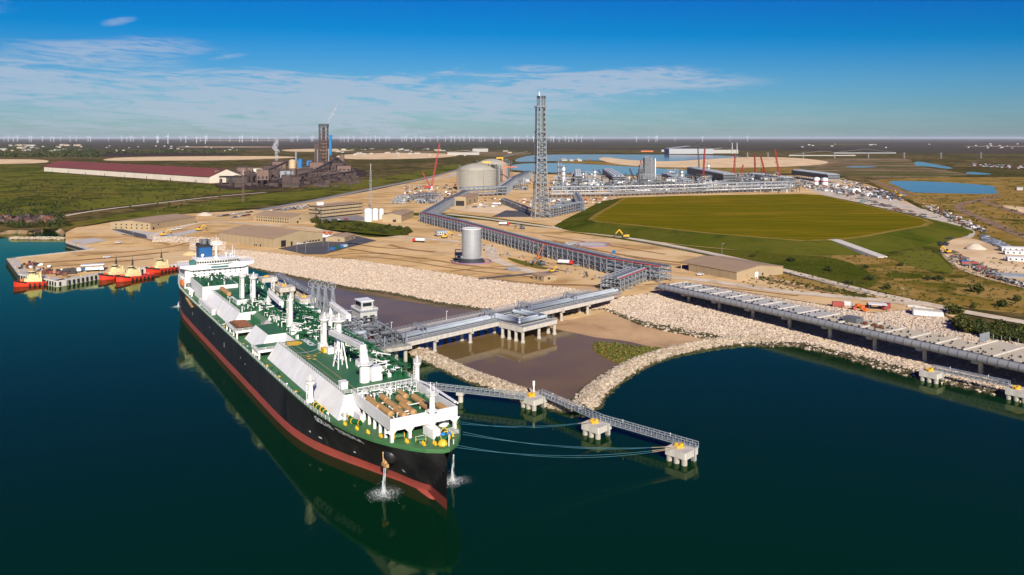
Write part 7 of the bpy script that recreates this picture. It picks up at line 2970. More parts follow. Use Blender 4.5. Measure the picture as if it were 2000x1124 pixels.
for (u, h) in ((1430, 21), (1439.5, 21)):
    o = thing('chimney', 'thin white chimney behind the annex of the big grey hall', 'chimney', P(u, 301), 0, 'two thin white chimneys')
    MB().tube((0, 0, 0), (0, 0, h * px(u, 301)), 4, 3, n=8).build('flue', 'far_white', o)
    MB().tube((0, 0, h * px(u, 301)), (0, 0, h * px(u, 301) + 3), 4.4, n=8).build('cap', 'far_grey', o)
for _ in range(22):
    far_building(random.choice([random.uniform(1545, 1640), random.uniform(1880, 1995), random.uniform(1680, 1860)]), random.uniform(282, 290), random.uniform(2, 6), random.uniform(.8, 1.8), random.choice(['far_white', 'far_grey']), 'tiny white farm building on the far right plain', 'farm buildings on the right plain')
for _ in range(8):
    far_building(random.uniform(1098, 1160), random.uniform(313, 316), random.uniform(4, 11), random.uniform(2, 4), random.choice(['far_white', 'far_white', 'rust']), 'white site hut on the bank between the two reservoirs', 'site huts between the reservoirs')
far_building(1264, 297, 24, 2, 'orange_paint', 'orange row of machines beyond the reservoirs', None, .3)
far_building(1992, 372, 12, 5, 'far_white', 'white pump house at the right end of the blue pond', None)
far_building(1606, 305, 130, 1.6, 'far_white', 'long thin white wall beyond the dunes', None, .02)
far_building(1690, 300, 120, 1.2, 'far_grey', 'long thin grey wall on the right plain', None, .02)
for u in (1569, 1630, 1696, 1766, 1838, 1916, 1460, 1500):
    o = thing('power_pylon', 'thin grey power pylon on the right plain', 'pylon', P(u, 310), 0, 'power pylons on the right plain')
    MB().lattice((0, 0, 0), (0, 0, 30), 5, 1.5, 6, .7).build('mast_lattice', 'galvanised', o)
    MB().bar((-8, 0, 26), (8, 0, 26), .8).build('cross_arm', 'galvanised', o)

# ------------------------------------------------------------------ haze over the far plain
hz = MB().box(-165000, 165000, -4000, 165000, -6, 215).build('haze', None)
hm = bpy.data.materials.new('haze')
hm.use_nodes = True
nt = hm.node_tree
for n in list(nt.nodes):
    nt.nodes.remove(n)
pv = nt.nodes.new('ShaderNodeVolumePrincipled')
pv.inputs['Color'].default_value = (.80, .88, 1.0, 1)
pv.inputs['Density'].default_value = 1.0e-5
pv.inputs['Anisotropy'].default_value = 0.0
ou = nt.nodes.new('ShaderNodeOutputMaterial')
nt.links.new(pv.outputs[0], ou.inputs['Volume'])
hz.data.materials.append(hm)
setp(hz, 'thin pale haze over the far plain', 'haze', kind='stuff')

# ------------------------------------------------------------------ vegetation
def leaf_mat(name, c0, c1, c2):
    rock_mat(name, c0, c1, c2)
    m = MATS[name]
    m.node_tree.nodes['Principled BSDF'].inputs['Roughness'].default_value = .7


leaf_mat('leaf', (.030, .036, .006), (.060, .066, .009), (.100, .098, .016))
leaf_mat('leaf_dark', (.018, .026, .005), (.036, .048, .008), (.064, .074, .013))
leaf_mat('reed', (.05, .065, .010), (.11, .12, .02), (.20, .17, .04))
mat('bark', (.10, .07, .045), .9)


def leaf_cloud(name, centres, m, parent=None, leaf=.5, per=60):
    """many small leaf faces spread over lumps; centres = (x, y, z, r)"""
    vs, n = [], 0
    for (x, y, z, r_) in centres:
        k = per
        d = rng.normal(size=(k, 3))
        d /= np.linalg.norm(d, axis=1)[:, None]
        p = d * (r_ * rng.uniform(.45, 1.08, k) ** .7)[:, None] * np.array([1, 1, .85]) + np.array([x, y, z])
        a = rng.normal(size=(k, 3))
        a /= np.linalg.norm(a, axis=1)[:, None]
        b = np.cross(a, d + rng.normal(size=(k, 3)) * .6)
        b /= np.maximum(1e-6, np.linalg.norm(b, axis=1))[:, None]
        s_ = leaf * rng.uniform(.6, 1.4, k)[:, None]
        q = np.stack([p - a * s_, p - b * s_ * .6, p + a * s_, p + b * s_ * .6], 1)
        vs.append(q.reshape(-1, 3))
        n += k
    v = np.concatenate(vs)
    me = bpy.data.meshes.new(name)
    me.from_pydata(v.tolist(), [], np.arange(n * 4).reshape(-1, 4).tolist())
    at = me.attributes.new('tint', 'FLOAT', 'FACE')
    at.data.foreach_set('value', rng.random(n).astype(np.float32))
    me.update()
    me.materials.append(MATS[m])
    o = bpy.data.objects.new(name, me)
    COL.objects.link(o)
    o.parent = parent
    return o


random.seed(61)
bush_protos = []
for k in range(4):
    o = thing('bush', 'bush', 'bush', (0, 0, -500), 0)
    cs = []
    for i in range(10):
        a = random.uniform(0, 6.28)
        d_ = random.uniform(0, 2.2)
        cs.append((d_ * math.cos(a), d_ * math.sin(a), random.uniform(1.0, 3.2) * (1 - d_ * .12), random.uniform(.9, 1.6)))
    leaf_cloud('crown', cs, 'leaf' if k % 2 else 'leaf_dark', o, .42, 46)
    q = MB()
    for i in range(5):
        c = cs[i]
        q.tube((0, 0, 0), (c[0] * .8, c[1] * .8, c[2]), .16, .05, n=5)
    q.build('trunk', 'bark', o)
    bush_protos.append(o)
first = [True] * 4


def bush(u, v, s_, label, group, z=None):
    k = random.randrange(4)
    p = P(u, v) if z is None else P(u, v, z)
    if first[k]:
        o = bush_protos[k]
        first[k] = False
    else:
        o = copy_tree(bush_protos[k])
    o.location = p
    o.rotation_euler = (0, 0, random.uniform(0, 6.28))
    o.scale = (s_ * random.uniform(.9, 1.3), s_ * random.uniform(.9, 1.2), s_ * random.uniform(.8, 1.1))
    setp(o, label, 'bush', group)


for _ in range(60):
    u = random.uniform(612, 800)
    c = 438 + (u - 612) * .085
    bush(u, random.uniform(max(433, c - 6), c + 8), random.uniform(.7, 1.7), 'green bush in the thicket behind the gatehouse', 'bushes of the thicket behind the gatehouse')
for _ in range(46):
    u = random.uniform(1868, 2010)
    c = 636 + (u - 1868) * .17
    bush(u, random.uniform(c - 8, c + 14), random.uniform(.9, 1.7), 'dark green bush on the bank above the unfinished trestle', 'bushes on the bank above the trestle')
bush(1862, 614, 2.0, 'single tall bush beside the shore road on the right', None)
bush(1914, 572, 1.8, 'lone dark bush in the rough field at the right', None)
for (u, v) in ((1812, 547), (1832, 548), (1735, 566), (1690, 525), (1620, 530), (1760, 520), (1545, 512), (1470, 503), (1840, 590), (1985, 588), (1900, 602), (1960, 600), (1660, 556), (1700, 548)):
    bush(u, v, random.uniform(.7, 1.3), 'small bush scattered in the rough field at the right', 'scattered bushes in the right field')
# low scrub as one mass each
def scrub(label, n, area, size, m, per=14, leaf=.9):
    cs = []
    while len(cs) < n:
        u, v = area()
        p = P(u, v)
        s_ = size * random.uniform(.5, 1.3)
        cs.append((p.x, p.y, p.z + s_ * .35, s_))
    o = leaf_cloud('scrub', cs, m, None, leaf, per)
    return setp(o, label, 'scrub', kind='stuff')


scrub('dark low scrub dotted over the green field on the left', 420, lambda: (random.uniform(-20, 430), min(418, 352 + abs(random.gauss(0, 26)))), 3.0, 'leaf', 12, 1.6)
scrub('dark scrub along the shore on the far left', 260, lambda: (random.uniform(-30, 130), random.uniform(398, 446)), 3.4, 'leaf_dark', 16, 1.3)
scrub('dark tree belts in front of the far town', 700, lambda: random.choice([(random.uniform(-40, 200), random.uniform(301, 308)), (random.uniform(100, 480), random.uniform(296, 301)), (random.uniform(-40, 180), random.uniform(282, 297)), (random.uniform(660, 1000), random.uniform(290, 294))]), 16, 'leaf_dark', 14, 6)
scrub('low scrub in the rough field on the right', 700, lambda: (random.uniform(1480, 2020), random.uniform(478, 618)), 1.3, 'leaf', 10, .6) if False else None
cs = []
for _ in range(900):
    u = random.uniform(1450, 2020)
    v = random.uniform(482 + max(0, (1640 - u)) * .05, 560 + (u - 1450) * .10)
    if v < 505 and u > 1840:
        continue
    p = P(u, v)
    cs.append((p.x, p.y, p.z + .3, random.uniform(.5, 1.5)))
setp(leaf_cloud('scrub', cs, 'leaf', None, .55, 10), 'low scrub and weeds in the rough field on the right', 'scrub', kind='stuff')
cs = []
for _ in range(420):
    u = random.uniform(1690, 2030)
    v = random.uniform(336, 462)
    if 1700 < u < 1960 and 350 < v < 384 or (v > 380 and u < 1690 + (v - 360) * 2.2):
        continue
    p = P(u, v)
    cs.append((p.x, p.y, p.z + .5, random.uniform(1, 3)))
setp(leaf_cloud('scrub', cs, 'leaf', None, 1.1, 12), 'scrub round the blue pond on the right', 'scrub', kind='stuff')
cs = []
for _ in range(260):
    u = random.uniform(1350, 1700)
    v = 522 + (u - 1350) * .165 + random.uniform(-3, 5)
    p = P(u, v)
    cs.append((p.x, p.y, p.z + .4, random.uniform(.5, 1.4)))
setp(leaf_cloud('scrub', cs, 'leaf_dark', None, .5, 12), 'weedy strip along the road behind the low tan warehouse', 'scrub', kind='stuff')
# marsh grass in the lagoon
zone('marsh_ground', [(1158, 672), (1180, 668), (1215, 680), (1290, 684), (1270, 692), (1240, 697), (1205, 708), (1190, 704), (1165, 688)], 'rough_grass', 0, 2, z=.15)
cs = []
while len(cs) < 520:
    u, v = random.uniform(1158, 1292), random.uniform(668, 708)
    top = 670 + max(0, (u - 1200)) * .13
    bot = 690 + (20 if u < 1215 else max(0, 20 - (u - 1215) * .28))
    if top < v < bot and v < 684 + (u - 1158) * .55:
        p = P(u, v, .15)
        cs.append((p.x, p.y, .35, random.uniform(.35, .8)))
setp(leaf_cloud('marsh_grass', cs, 'reed', None, .4, 14), 'green marsh grass at the edge of the brown lagoon', 'marsh grass', kind='stuff')

# ------------------------------------------------------------------ vehicles
mat('car_white', (.72, .72, .72), .3)
mat('car_silver', (.42, .44, .46), .3, .3)
mat('car_dark', (.03, .032, .036), .3)
mat('car_red', (.38, .02, .02), .35)
mat('machine_yellow', (.66, .38, .02), .5)
mat('machine_blue', (.01, .20, .55), .45)
mat('container_red', (.38, .075, .05), .7, c2=(.28, .05, .035), scale=.3)
mat('container_blue', (.02, .12, .32), .7)
mat('container_white', (.66, .66, .66), .7)
mat('tyre', (.015, .015, .015), .9)


def car_proto(m_, kind):
    o = thing('parked_car' if kind == 'car' else 'pickup_truck', 'car', 'car' if kind == 'car' else 'pickup truck', (0, 0, -500))
    q = MB()
    q.extrude([(-2.3, .35), (2.3, .35), (2.35, .8), (1.3, .95), (.75, 1.45), (-1.2 if kind == 'car' else -.3, 1.45), (-1.7 if kind == 'car' else -.5, .98), (-2.35, .92)], 'y', -.9, .9)
    q.build('body', m_, o)
    q = MB()
    q.extrude([(1.22, .98), (.72, 1.40), (-1.15 if kind == 'car' else -.28, 1.40), (-1.6 if kind == 'car' else -.46, .99)], 'y', -.915, .915)
    q.build('window', 'glass_dark', o)
    for x in (-1.45, 1.45):
        for y in (-.85, .85):
            MB().tube((x, y - .12, .34), (x, y + .12, .34), .34, n=8).build('wheel', 'tyre', o)
    return o


protos = {}
for m_, nm in (('car_white', 'white'), ('car_silver', 'silver'), ('car_dark', 'dark'), ('car_red', 'red')):
    for kind in ('car', 'pickup'):
        protos[(nm, kind)] = [car_proto(m_, kind), True]


def car(u, v, rot, where, group, nm=None, kind=None, s_=1.0):
    nm = nm or random.choices(['white', 'silver', 'dark', 'red'], [5, 3, 4, 1])[0]
    kind = kind or random.choice(['car', 'pickup'])
    pr = protos[(nm, kind)]
    if pr[1]:
        o, pr[1] = pr[0], False
    else:
        o = copy_tree(pr[0])
    o.location = P(u, v) + Vector((0, 0, .5))
    o.rotation_euler = (0, 0, rot)
    o.scale = (s_, s_, s_)
    setp(o, nm + (' pickup truck ' if kind == 'pickup' else ' car ') + where, 'pickup truck' if kind == 'pickup' else 'car', group)


random.seed(8)
for row, (u0, v0, u1, v1, n) in enumerate(((530, 413, 600, 404.5, 22), (546, 413.5, 612, 406, 22), (560, 408.5, 604, 402.5, 14), (424, 424.5, 492, 415.5, 24), (452, 427, 492, 420.5, 10))):
    for i in range(n):
        if random.random() < .9:
            f = (i + .5) / n
            car(u0 + (u1 - u0) * f, v0 + (v1 - v0) * f, R(60) + random.uniform(-.05, .05), 'in the parking rows behind the gabled building' if row < 3 else 'in the parking rows left of the gabled building', 'cars parked behind the tan buildings', s_=1.15)
for _ in range(90):
    f = random.random()
    u = 1900 + f * 98
    car(u, 320.5 + f * 6 + random.choice([0, 2.2, 4.4]), R(30), 'in the far car park at the right edge', 'cars in the far right car park', s_=2.2)
for _ in range(100):
    u = random.uniform(1640, 1745)
    v = 353 + (u - 1640) * .30 + random.uniform(-5, 3)
    car(u, v, R(30) + random.choice([0, 1.57]), 'in the crowded lot left of the blue pond', 'cars in the lot left of the blue pond', s_=1.5)
for (u, v, rot, nm, kind, where) in ((209, 505, .3, 'white', 'car', 'alone in the middle of the quay'), (96, 524, 2, 'white', 'pickup', 'on the left end of the quay'), (231, 476, .5, 'white', 'pickup', 'by the junction behind the quay'), (327, 464, .4, 'silver', 'pickup', 'on the apron of the two-storey building'),
                                    (585, 479, .6, 'white', 'car', 'at the warehouse door on the asphalt lot'), (597, 476.5, .6, 'white', 'car', 'second from the warehouse door on the asphalt lot'), (611, 473, .6, 'silver', 'car', 'at the far end of the warehouse gable'), (683, 478, .5, 'dark', 'pickup', 'at the edge of the asphalt lot by the dumpsters'),
                                    (1367, 539, .3, 'white', 'pickup', 'in front of the low tan warehouse'), (640, 434, .4, 'dark', 'car', 'in front of the office block'), (660, 431, .4, 'white', 'car', 'near the stair of the office block'), (676, 430, .4, 'red', 'car', 'in front of the office block stairs'),
                                    (1140, 510, .5, 'white', 'pickup', 'on the track beside the long pipe rack'), (1128, 521, .2, 'silver', 'pickup', 'parked below the long pipe rack'), (350, 449, .3, 'white', 'car', 'beside the office shed by the quay'), (340, 450.5, .3, 'white', 'car', 'second from the corner of the office shed'), (900, 462, .2, 'white', 'pickup', 'behind the silver tank'),
                                    (948, 404, .1, 'white', 'pickup', 'on the pad before the flare tower'), (995, 396, .1, 'white', 'pickup', 'on the track beyond the flare pad')):
    car(u, v, rot, where, None, nm, kind, 1.2)


def truck(u, v, rot, cab, body, label, tank=True):
    o = thing('truck', label, 'truck', P(u, v) + Vector((0, 0, .4)), rot)
    MB().extrude([(3.4, .9), (6.2, .9), (6.2, 2.2), (5.6, 3.4), (3.4, 3.4)], 'y', -1.25, 1.25).build('cab', cab, o)
    MB().box(6.0, 6.24, -1.0, 1.0, 2.2, 3.0).build('windscreen', 'glass_dark', o)
    if tank:
        MB().tube((-6, 0, 2.4), (3.0, 0, 2.4), 1.35, n=12).build('tank', body, o)
    else:
        MB().box(-6, 3.0, -1.3, 1.3, 1.2, 3.2).build('cargo_bed', body, o)
    MB().box(-6, 6, -.6, .6, .7, 1.1).build('chassis', 'dark_steel', o)
    for x in (-5, -3.8, 2.4, 4.8):
        for y in (-1.15, 1.15):
            MB().tube((x, y - .2, .5), (x, y + .2, .5), .5, n=8).build('wheel', 'tyre', o)
    return o


truck(818, 474, R(165), 'red_paint', 'white_paint', 'tanker truck with a red cab left of the silver tank')
truck(1105, 518, R(-20), 'red_paint', 'white_paint', 'small tanker truck with a red cab below the pipe rack')
truck(985, 441, R(-10), 'red_paint', 'white_paint', 'red and white truck behind the long pipe rack')
truck(970, 401, R(2), 'white_paint', 'white_paint', 'white trailer truck on the pad near the tanks', False)
truck(185, 531, R(20), 'white_paint', 'white_paint', 'white truck beside the shelter on the quay', False)
truck(140, 534, R(25), 'white_paint', 'dark_steel', 'white truck with a dark bed on the quay edge', False)
truck(1620, 350, R(15), 'orange_paint', 'orange_paint', 'orange truck near the right end of the plant', False)
truck(640, 466.5, R(20), 'white_paint', 'white_paint', 'white truck by the orange materials behind the asphalt lot', False)


def excavator(u, v, rot, label, m_='machine_yellow', s_=1.0):
    o = thing('excavator', label, 'excavator', P(u, v) + Vector((0, 0, .3)), rot)
    for y in (-1.4, 1.4):
        MB().box(-2.2, 2.2, y - .35, y + .35, 0, .9).build('track', 'dark_steel', o)
    MB().box(-2.4, 1.6, -1.5, 1.5, 1.1, 2.4).build('upper_body', m_, o)
    MB().box(.4, 1.7, .4, 1.5, 2.4, 3.4).build('cab', 'glass_dark', o)
    MB().bar((1.4, -.2, 2.0), (4.2, -.2, 5.6), .6, .8).build('boom', m_, o)
    MB().bar((4.2, -.2, 5.6), (6.6, -.2, 3.0), .45, .6).build('stick', m_, o)
    MB().prism([(6.0, -.8), (7.2, -.8), (7.2, .5), (6.0, .5)], 1.8, 3.0).build('bucket', 'dark_steel', o)
    o.scale = (s_, s_, s_)
    return o


excavator(1222, 466, R(175), 'yellow excavator on the road below the grassy mound', s_=1.5)
excavator(868, 466, R(20), 'yellow earthmover left of the silver tank', s_=1.2)
excavator(1020, 448, R(200), 'grey earthmover behind the pipe rack', 'dull_steel', 1.2)
excavator(318, 462, R(30), 'yellow digger by the junction behind the quay', s_=1.2)
excavator(388, 452, R(30), 'yellow digger right of the two-storey building', s_=1.2)
excavator(1755, 386, R(110), 'yellow excavator with raised boom in the gravel yard', s_=2.0)
excavator(1078, 533, R(30), 'small yellow digger beside the hut', s_=.8)
excavator(1850, 496, R(200), 'yellow digger at the edge of the right-hand yard', s_=1.2)
excavator(1062, 487, R(30), 'dark earthmover on the track right of the silver tank', 'dull_steel', 1.3)
excavator(1058, 519, R(210), 'dark digger by the green strip', 'dull_steel', 1.2)


def boom_lift(u, v, rot, m_, label, s_=1.0):
    o = thing('boom_lift', label, 'boom lift', P(u, v) + Vector((0, 0, .3)), rot)
    MB().box(-1.6, 1.6, -1.1, 1.1, .5, 1.7).build('chassis', m_, o)
    for x in (-1.2, 1.2):
        for y in (-1.1, 1.1):
            MB().tube((x, y - .2, .5), (x, y + .2, .5), .5, n=8).build('wheel', 'tyre', o)
    MB().bar((-1.4, 0, 1.8), (1.2, 0, 5.5), .5).build('lower_boom', m_, o)
    MB().bar((1.2, 0, 5.5), (9, 0, 10), .4).build('upper_boom', m_, o)
    MB().box(8.6, 10.2, -.7, .7, 9.8, 11).build('basket', m_, o)
    o.scale = (s_, s_, s_)
    return o


boom_lift(1176, 530, R(35), 'machine_blue', 'bright blue boom lift working at the pipe rack', 1.3)
boom_lift(1053, 506, R(60), 'orange_paint', 'orange boom lift at the pipe bends of the rack', 1.0)
boom_lift(1003, 468, R(160), 'machine_yellow', 'yellow boom lift behind the silver tank', .9)


def container(u, v, rot, m_, label, group=None, s_=1.0, L=12.2):
    o = thing('container', label, 'container', P(u, v) + Vector((0, 0, .3)), rot, group)
    MB().box(-L / 2, L / 2, -1.22, 1.22, .1, 2.6).build('shell', m_, o)
    n = 12
    q = MB()
    for i in range(n):
        x = -L / 2 + L * (i + .5) / n
        q.box(x - .18, x + .18, -1.28, 1.28, .15, 2.55)
    q.build('corrugation', m_, o)
    for y in (-.62, .62):
        MB().box(L / 2, L / 2 + .06, y - .56, y + .56, .2, 2.5).build('door', m_, o)
    o.scale = (s_, s_, s_)
    return o


container(1637, 600, R(-12), 'container_red', 'red container on the shore left of the work canopy', s_=1.1, L=6)
container(1652, 598, R(-14), 'container_white', 'white container next to the red one on the shore', s_=1.0, L=6)
container(1660, 598, R(70), 'container_blue', 'blue container on the shore', s_=.9, L=4)
container(1731, 605, R(50), 'container_red', 'red container beside the white work canopy', s_=1.2, L=6)
o = thing('work_canopy', 'white work canopy on posts above the rocks', 'canopy', P(1714, 606) + Vector((0, 0, .3)), R(-20))
MB().box(-5, 5, -3, 3, 3.2, 3.5).build('roof', 'white_paint', o)
for x in (-4.6, 4.6):
    for y in (-2.6, 2.6):
        MB().box(x - .15, x + .15, y - .15, y + .15, 0, 3.2).build('post', 'dull_steel', o)
for k, (u, v) in enumerate(((1668, 606), (1676, 601), (1684, 604), (1690, 609), (1697, 600))):
    container(u, v, random.uniform(0, 3), random.choice(['container_red', 'orange_paint']), 'rusty orange skip among materials on the shore', 'rusty skips on the shore', .7, 4.5)
o = thing('quay_shelter', 'white-roofed shelter on the quay', 'shelter', P(181, 529) + Vector((0, 0, .4)), R(24))
MB().box(-8, 8, -3.4, 3.4, 4.0, 4.5).build('roof', 'white_paint', o)
for x in (-7.5, 0, 7.5):
    for y in (-3, 3):
        MB().box(x - .2, x + .2, y - .2, y + .2, 0, 4).build('post', 'dull_steel', o)
MB().box(-7, 7, -1.5, 2.5, 0, 2.0).build('stored_goods', 'container_blue', o)
o = thing('storm_shelter', 'low white concrete culvert house on top of the rocks', 'culvert', P(1812, 616) + Vector((0, 0, .2)), R(-20))
MB().extrude([(-8, 0), (8, 0), (7.4, 2.6), (-8, 3.2)], 'y', -3, 3).build('roof_slab', 'pale_concrete', o)
MB().box(-7.5, 7.5, -3.3, -3.0, 0, 2.3).build('front_wall', 'white_paint', o)
# pipe bends at the rack, dumpsters, materials
for k in range(3):
    q = MB()
    q.path([(0, k * 2.2, 8.5), (-5, k * 2.2, 8.5), (-7, k * 2.2, 7), (-7, k * 2.2, 1)], .8, 10)
    o = q.build('pipe_bend', 'pipe_silver', None, True)
    o.location = P(1062 + k * 5, 499 + k * 1.4)
    o.rotation_euler = (0, 0, R(120))
    setp(o, 'big silver pipe bend dropping from the side of the long pipe rack', 'pipe bend', 'pipe bends at the rack')
for k, (u, v, m_, lb) in enumerate(((648, 489, 'container_blue', 'blue dumpster at the front corner of the asphalt lot'), (657, 487, 'pipe_green', 'green dumpster at the edge of the asphalt lot'), (664, 485.5, 'container_blue', 'second blue dumpster at the edge of the asphalt lot'), (672, 483.5, 'pale_blue_roof', 'pale blue dumpster at the edge of the asphalt lot'))):
    o = thing('dumpster', lb, 'dumpster', P(u, v) + Vector((0, 0, .5)), R(40))
    MB().extrude([(-2.6, 0), (2.6, 0), (3.1, 1.8), (-3.1, 1.8)], 'y', -1.3, 1.3).build('bin', m_, o)
    MB().box(-3.2, 3.2, -1.4, 1.4, 1.8, 2.0).build('lid', m_, o)
random.seed(12)


def pile(label, area, n, smin, smax, mats, hmax=2.0, zoff=.3):
    """loose stored material too small to pick apart"""
    bs_ = {m_: MB() for m_ in mats}
    for _ in range(n):
        u, v = area()
        p = P(u, v)
        w, d_, h = random.uniform(smin, smax), random.uniform(smin, smax) * .5, random.uniform(.3, hmax)
        q = bs_[random.choice(mats)]
        a = random.uniform(0, 3.14)
        e = Vector((math.cos(a), math.sin(a), 0)) * w / 2
        z = Vector((0, 0, zoff + h / 2))
        q.bar(p - e + z, p + e + z, d_, h)
    k = 0
    for m_, q in bs_.items():
        if q.v:
            o = q.build('stored_material', m_)
            setp(o, label, 'stored material', label.split(',')[0], 'stuff')


pile('loose steel and timber stored beside the gravel strip', lambda: (lambda f: (1810 + f * 110 + random.uniform(-8, 8), 405 + f * 48 + random.uniform(-6, 3)))(random.random()), 260, 1, 6, ['dull_steel', 'car_white', 'rust', 'tan_wall', 'dark_steel'])
pile('scattered equipment at the right end of the plant', lambda: (lambda f: (1560 + f * 200 + random.uniform(-10, 10), 360 + f * 26 + random.uniform(-8, 8)))(random.random()), 320, 2, 8, ['dull_steel', 'car_white', 'galvanised', 'dark_steel', 'dark_steel', 'dull_steel', 'rust'], 3.5)
pile('stored beams on the gravel strip beside the mound', lambda: (lambda f: (1630 + f * 190 + random.uniform(-10, 10), 372 + f * 58 + random.uniform(-4, 6)))(random.random()), 120, 2, 12, ['dull_steel', 'dark_steel', 'teal_paint', 'rust'], 1.2)
pile('heaped scaffolding and scrap along the fence of the right-hand yard', lambda: (lambda f: (1862 + f * 90 + random.uniform(-8, 8), 505 + f * 40 + random.uniform(-9, 4)))(random.random()), 420, .8, 4, ['dull_steel', 'dark_steel', 'galvanised', 'tan_wall', 'rust'], 1.8)
pile('building materials along the near fence of the right-hand yard', lambda: (lambda f: (1950 + f * 60, 545 + f * 16 + random.uniform(-3, 3)))(random.random()), 140, .8, 3, ['white_paint', 'dull_steel', 'tan_wall', 'dark_steel'], 1.6)
pile('dark rubber mats and tyres at the left of the right-hand yard', lambda: random.choice([(1852 + random.uniform(-9, 9), 466 + random.uniform(-3, 3)), (1843 + random.uniform(-8, 8), 478 + random.uniform(-3, 3))]), 90, 1, 4, ['dark_steel', 'rubber'], 1.4)
pile('pipe lengths stored at the back of the right-hand yard', lambda: (lambda f: (1920 + f * 50, 464 + f * 22 + random.uniform(-4, 6)))(random.random()), 150, 2, 9, ['galvanised', 'dull_steel', 'steel'], 1.2)
pile('red and dark materials on the left end of the quay', lambda: random.choice([(60 + random.gauss(0, 8), 521 + random.gauss(0, 2.4)), (84 + random.gauss(0, 9), 532 + random.gauss(0, 2.0)), (122 + random.gauss(0, 7), 535 + random.gauss(0, 2.4)), (136 + random.gauss(0, 5), 533 + random.gauss(0, 2))]), 170, .8, 3.6, ['rust', 'dark_steel', 'brown_steel', 'container_red', 'white_paint'], 2.2)
pile('scrap and gear along the track beside the long pipe rack', lambda: (lambda f: (900 + f * 330 + random.uniform(-8, 8), 465 + f * 88 + random.uniform(2, 14)))(random.random()), 90, .6, 2.4, ['dull_steel', 'galvanised', 'rust', 'dark_steel', 'tan_wall'], 1.4)
pile('construction gear left of the nearer concrete tank', lambda: (random.uniform(790, 890), random.uniform(362, 398)), 240, 1, 7, ['dull_steel', 'white_paint', 'rust', 'dark_steel', 'galvanised', 'galvanised'], 3.0)
pile('construction gear between the tanks and the flare tower', lambda: (random.uniform(900, 1130), random.uniform(388, 408)), 150, 1, 6, ['dull_steel', 'white_paint', 'rust', 'galvanised'], 2.4)
pile('construction gear in front of the long two-tier rack', lambda: (random.uniform(1080, 1220), random.uniform(386, 400)), 120, 1, 6, ['dull_steel', 'white_paint', 'rust', 'galvanised', 'container_red'], 2.4)
pile('orange and green materials behind the warehouse', lambda: (random.uniform(612, 650), random.uniform(456, 466)), 60, 1, 4, ['orange_paint', 'pipe_green', 'container_red', 'white_paint'], 2)
pile('rusty barges and scrap at the left shore', lambda: (random.uniform(-20, 105), random.uniform(424, 436)), 110, 3, 12, ['brown_steel', 'rust', 'brown_light', 'brown_steel'], 4)
for (u, v, r_, h, lb, m_) in ((1905, 487, 8, 5.0, 'grey gravel cone in the right-hand yard', 'gravel'), (1862, 494, 4, 2.0, 'small brown dirt heap in the right-hand yard', 'brown_earth'), (400, 421, 9, 4, 'pale gravel heap right of the two-storey building', 'gravel'), (372, 498, 6, 3.0, 'sand heap behind the ship funnel', 'sand'), (960, 455, 8, 2.5, 'sand heap behind the pipe rack', 'sand')):
    q = MB().lathe([(r_, 0), (r_ * .75, h * .3), (r_ * .35, h * .8), (.3, h)], (0, 0, 0), 18)
    q.v = [(x * 1.3 + random.uniform(-.4, .4), y + random.uniform(-.4, .4), z) for x, y, z in q.v]
    o = q.build('gravel_heap', m_, None, True)
    o.location = P(u, v) + Vector((0, 0, .2))
    setp(o, lb, 'heap')
for k, (u, v, L, w, h, lb) in enumerate(((1985, 493, 22, 8, 3.6, 'white site cabin row at the back of the right-hand yard'), (1992, 500, 22, 7, 3.4, 'white site cabin row in front of the first one'), (1996, 513, 20, 7, 3.4, 'white site cabin nearest in the right-hand yard'))):
    o = thing('site_cabin', lb, 'cabin', P(u, v) + Vector((0, 0, .3)), R(-20))
    MB().box(-L / 2, L / 2, 0, w, .3, h).build('wall', 'container_white', o)
    MB().box(-L / 2 - .3, L / 2 + .3, -.3, w + .3, h, h + .3).build('roof', 'white_paint', o)
    for i in range(5):
        x = -L / 2 + L * (i + .5) / 5
        MB().box(x - .6, x + .6, -.06, 0, 1.4, 2.6).build('window', 'glass_dark', o)
container(1893, 519, R(-8), 'container_red', 'red container in the middle of the right-hand yard', s_=1.0)
container(1918, 528, R(-30), 'container_red', 'second red container in the right-hand yard, turned away', s_=.9, L=6)
container(1884, 515, R(-6), 'container_blue', 'blue container behind the red one in the right-hand yard', s_=.9, L=6)
# stacked grey planks
o = thing('plank_stack', 'grey stack of long panels in the right-hand yard', 'stack', P(1985, 541) + Vector((0, 0, .3)), R(-18))
for k in range(12):
    MB().box(-13, 13, -7 + k * 1.2, -7 + k * 1.2 + 1.05, 0, .9 + .15 * (k % 3)).build('panel', 'galvanised', o)
# white fabric domes in the gravel yard
for (u, v, r_, lb) in ((1673, 375, 7.5, 'white half-round tent in the gravel yard'), (1700, 383, 5.5, 'smaller white tent right of the half-round one')):
    o = thing('tent', lb, 'tent', P(u, v) + Vector((0, 0, .3)), R(10))
    pr = [(r_ * 1.2 * math.cos(t), r_ * .8 * math.sin(t)) for t in np.linspace(0, math.pi, 11)]
    MB().extrude(pr, 'y', 0, r_ * 1.6).build('cover', 'white_paint', o)
    MB().box(-1.8, 1.8, -.1, 0, 0, 3.4).build('doorway', 'dark_opening', o)
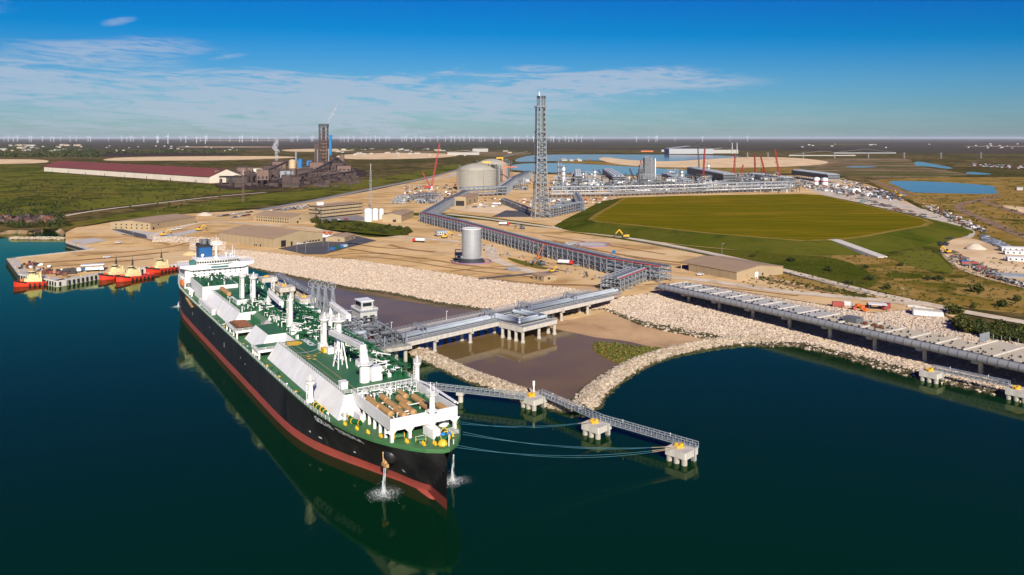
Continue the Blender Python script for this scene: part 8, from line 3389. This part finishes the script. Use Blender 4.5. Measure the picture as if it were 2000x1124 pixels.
# lamp posts
for k, (u, v) in enumerate(((580, 494), (597, 496), (641, 492), (631, 481), (713, 434), (1482, 553), (1765, 598), (1410, 500), (260, 476), (372, 471))):
    o = thing('lamp_post', 'thin grey lamp post in the works yard', 'lamp post', P(u, v) + Vector((0, 0, .2)), random.uniform(0, 3), 'lamp posts of the works')
    MB().tube((0, 0, 0), (0, 0, 10), .16, .1, n=6).build('pole', 'galvanised', o)
    MB().bar((0, 0, 9.9), (1.6, 0, 10.2), .14).build('arm', 'galvanised', o)
    MB().box(1.2, 2.1, -.2, .2, 10.05, 10.3).build('lamp_head', 'white_paint', o)
# fence round the right-hand yard and along the mound road
for (pts_, lb, h, m_) in (([(1832, 492), (1870, 528), (1932, 548), (2010, 568)], 'dark mesh fence round the right-hand yard', 2.6, 'dark_steel'), ([(1240, 472), (1400, 502), (1560, 542), (1700, 577)], 'thin wire fence along the mound road', 1.6, 'galvanised')):
    w = [P(u, v) + Vector((0, 0, .3)) for u, v in pts_]
    o = thing('fence', lb, 'fence', w[0])
    pm = None
    for a, b in zip(w[:-1], w[1:]):
        n = int((b - a).length / 5)
        for i in range(n):
            p = a.lerp(b, i / n) - w[0]
            if pm is None:
                pm = MB().box(-.07, .07, -.07, .07, 0, h).build('post', m_, o)
                pm.location = p
            else:
                share('post', pm, o, p)
        q = MB()
        for z in np.linspace(.3, h, 6):
            q.bar(a - w[0] + Vector((0, 0, z)), b - w[0] + Vector((0, 0, z)), .07)
        q.build('wire', m_, o)
# concrete road blocks and dark ditch cover near the shore
for k, (u, v) in enumerate(((1783, 601), (1797, 603.5), (1812, 606.5), (1826, 609))):
    o = MB().extrude([(-.5, 0), (.5, 0), (.2, 1.0), (-.2, 1.0)], 'x', -3, 3).build('road_barrier', 'pale_concrete')
    o.location = P(u, v) + Vector((0, 0, .4))
    o.rotation_euler = (0, 0, R(-12))
    setp(o, 'pale concrete road barrier along the shore road', 'barrier', 'road barriers along the shore road')
o = thing('mat_strip', 'long dark fabric strip laid on the sand near the hut', 'mat', P(1030, 537) + Vector((0, 0, .3)), R(29))
for k in range(9):
    MB().box(-40 + k * 7.4, -40 + k * 7.4 + 7.1, -2.2, 2.2, 0, .3).build('mat_section', 'brown_steel' if False else 'asphalt', o)

# drop prototypes that found no place
for pr_, unused in list(protos.values()) + list(zip(bush_protos, first)):
    if unused:
        for ch in list(pr_.children):
            bpy.data.objects.remove(ch)
        bpy.data.objects.remove(pr_)
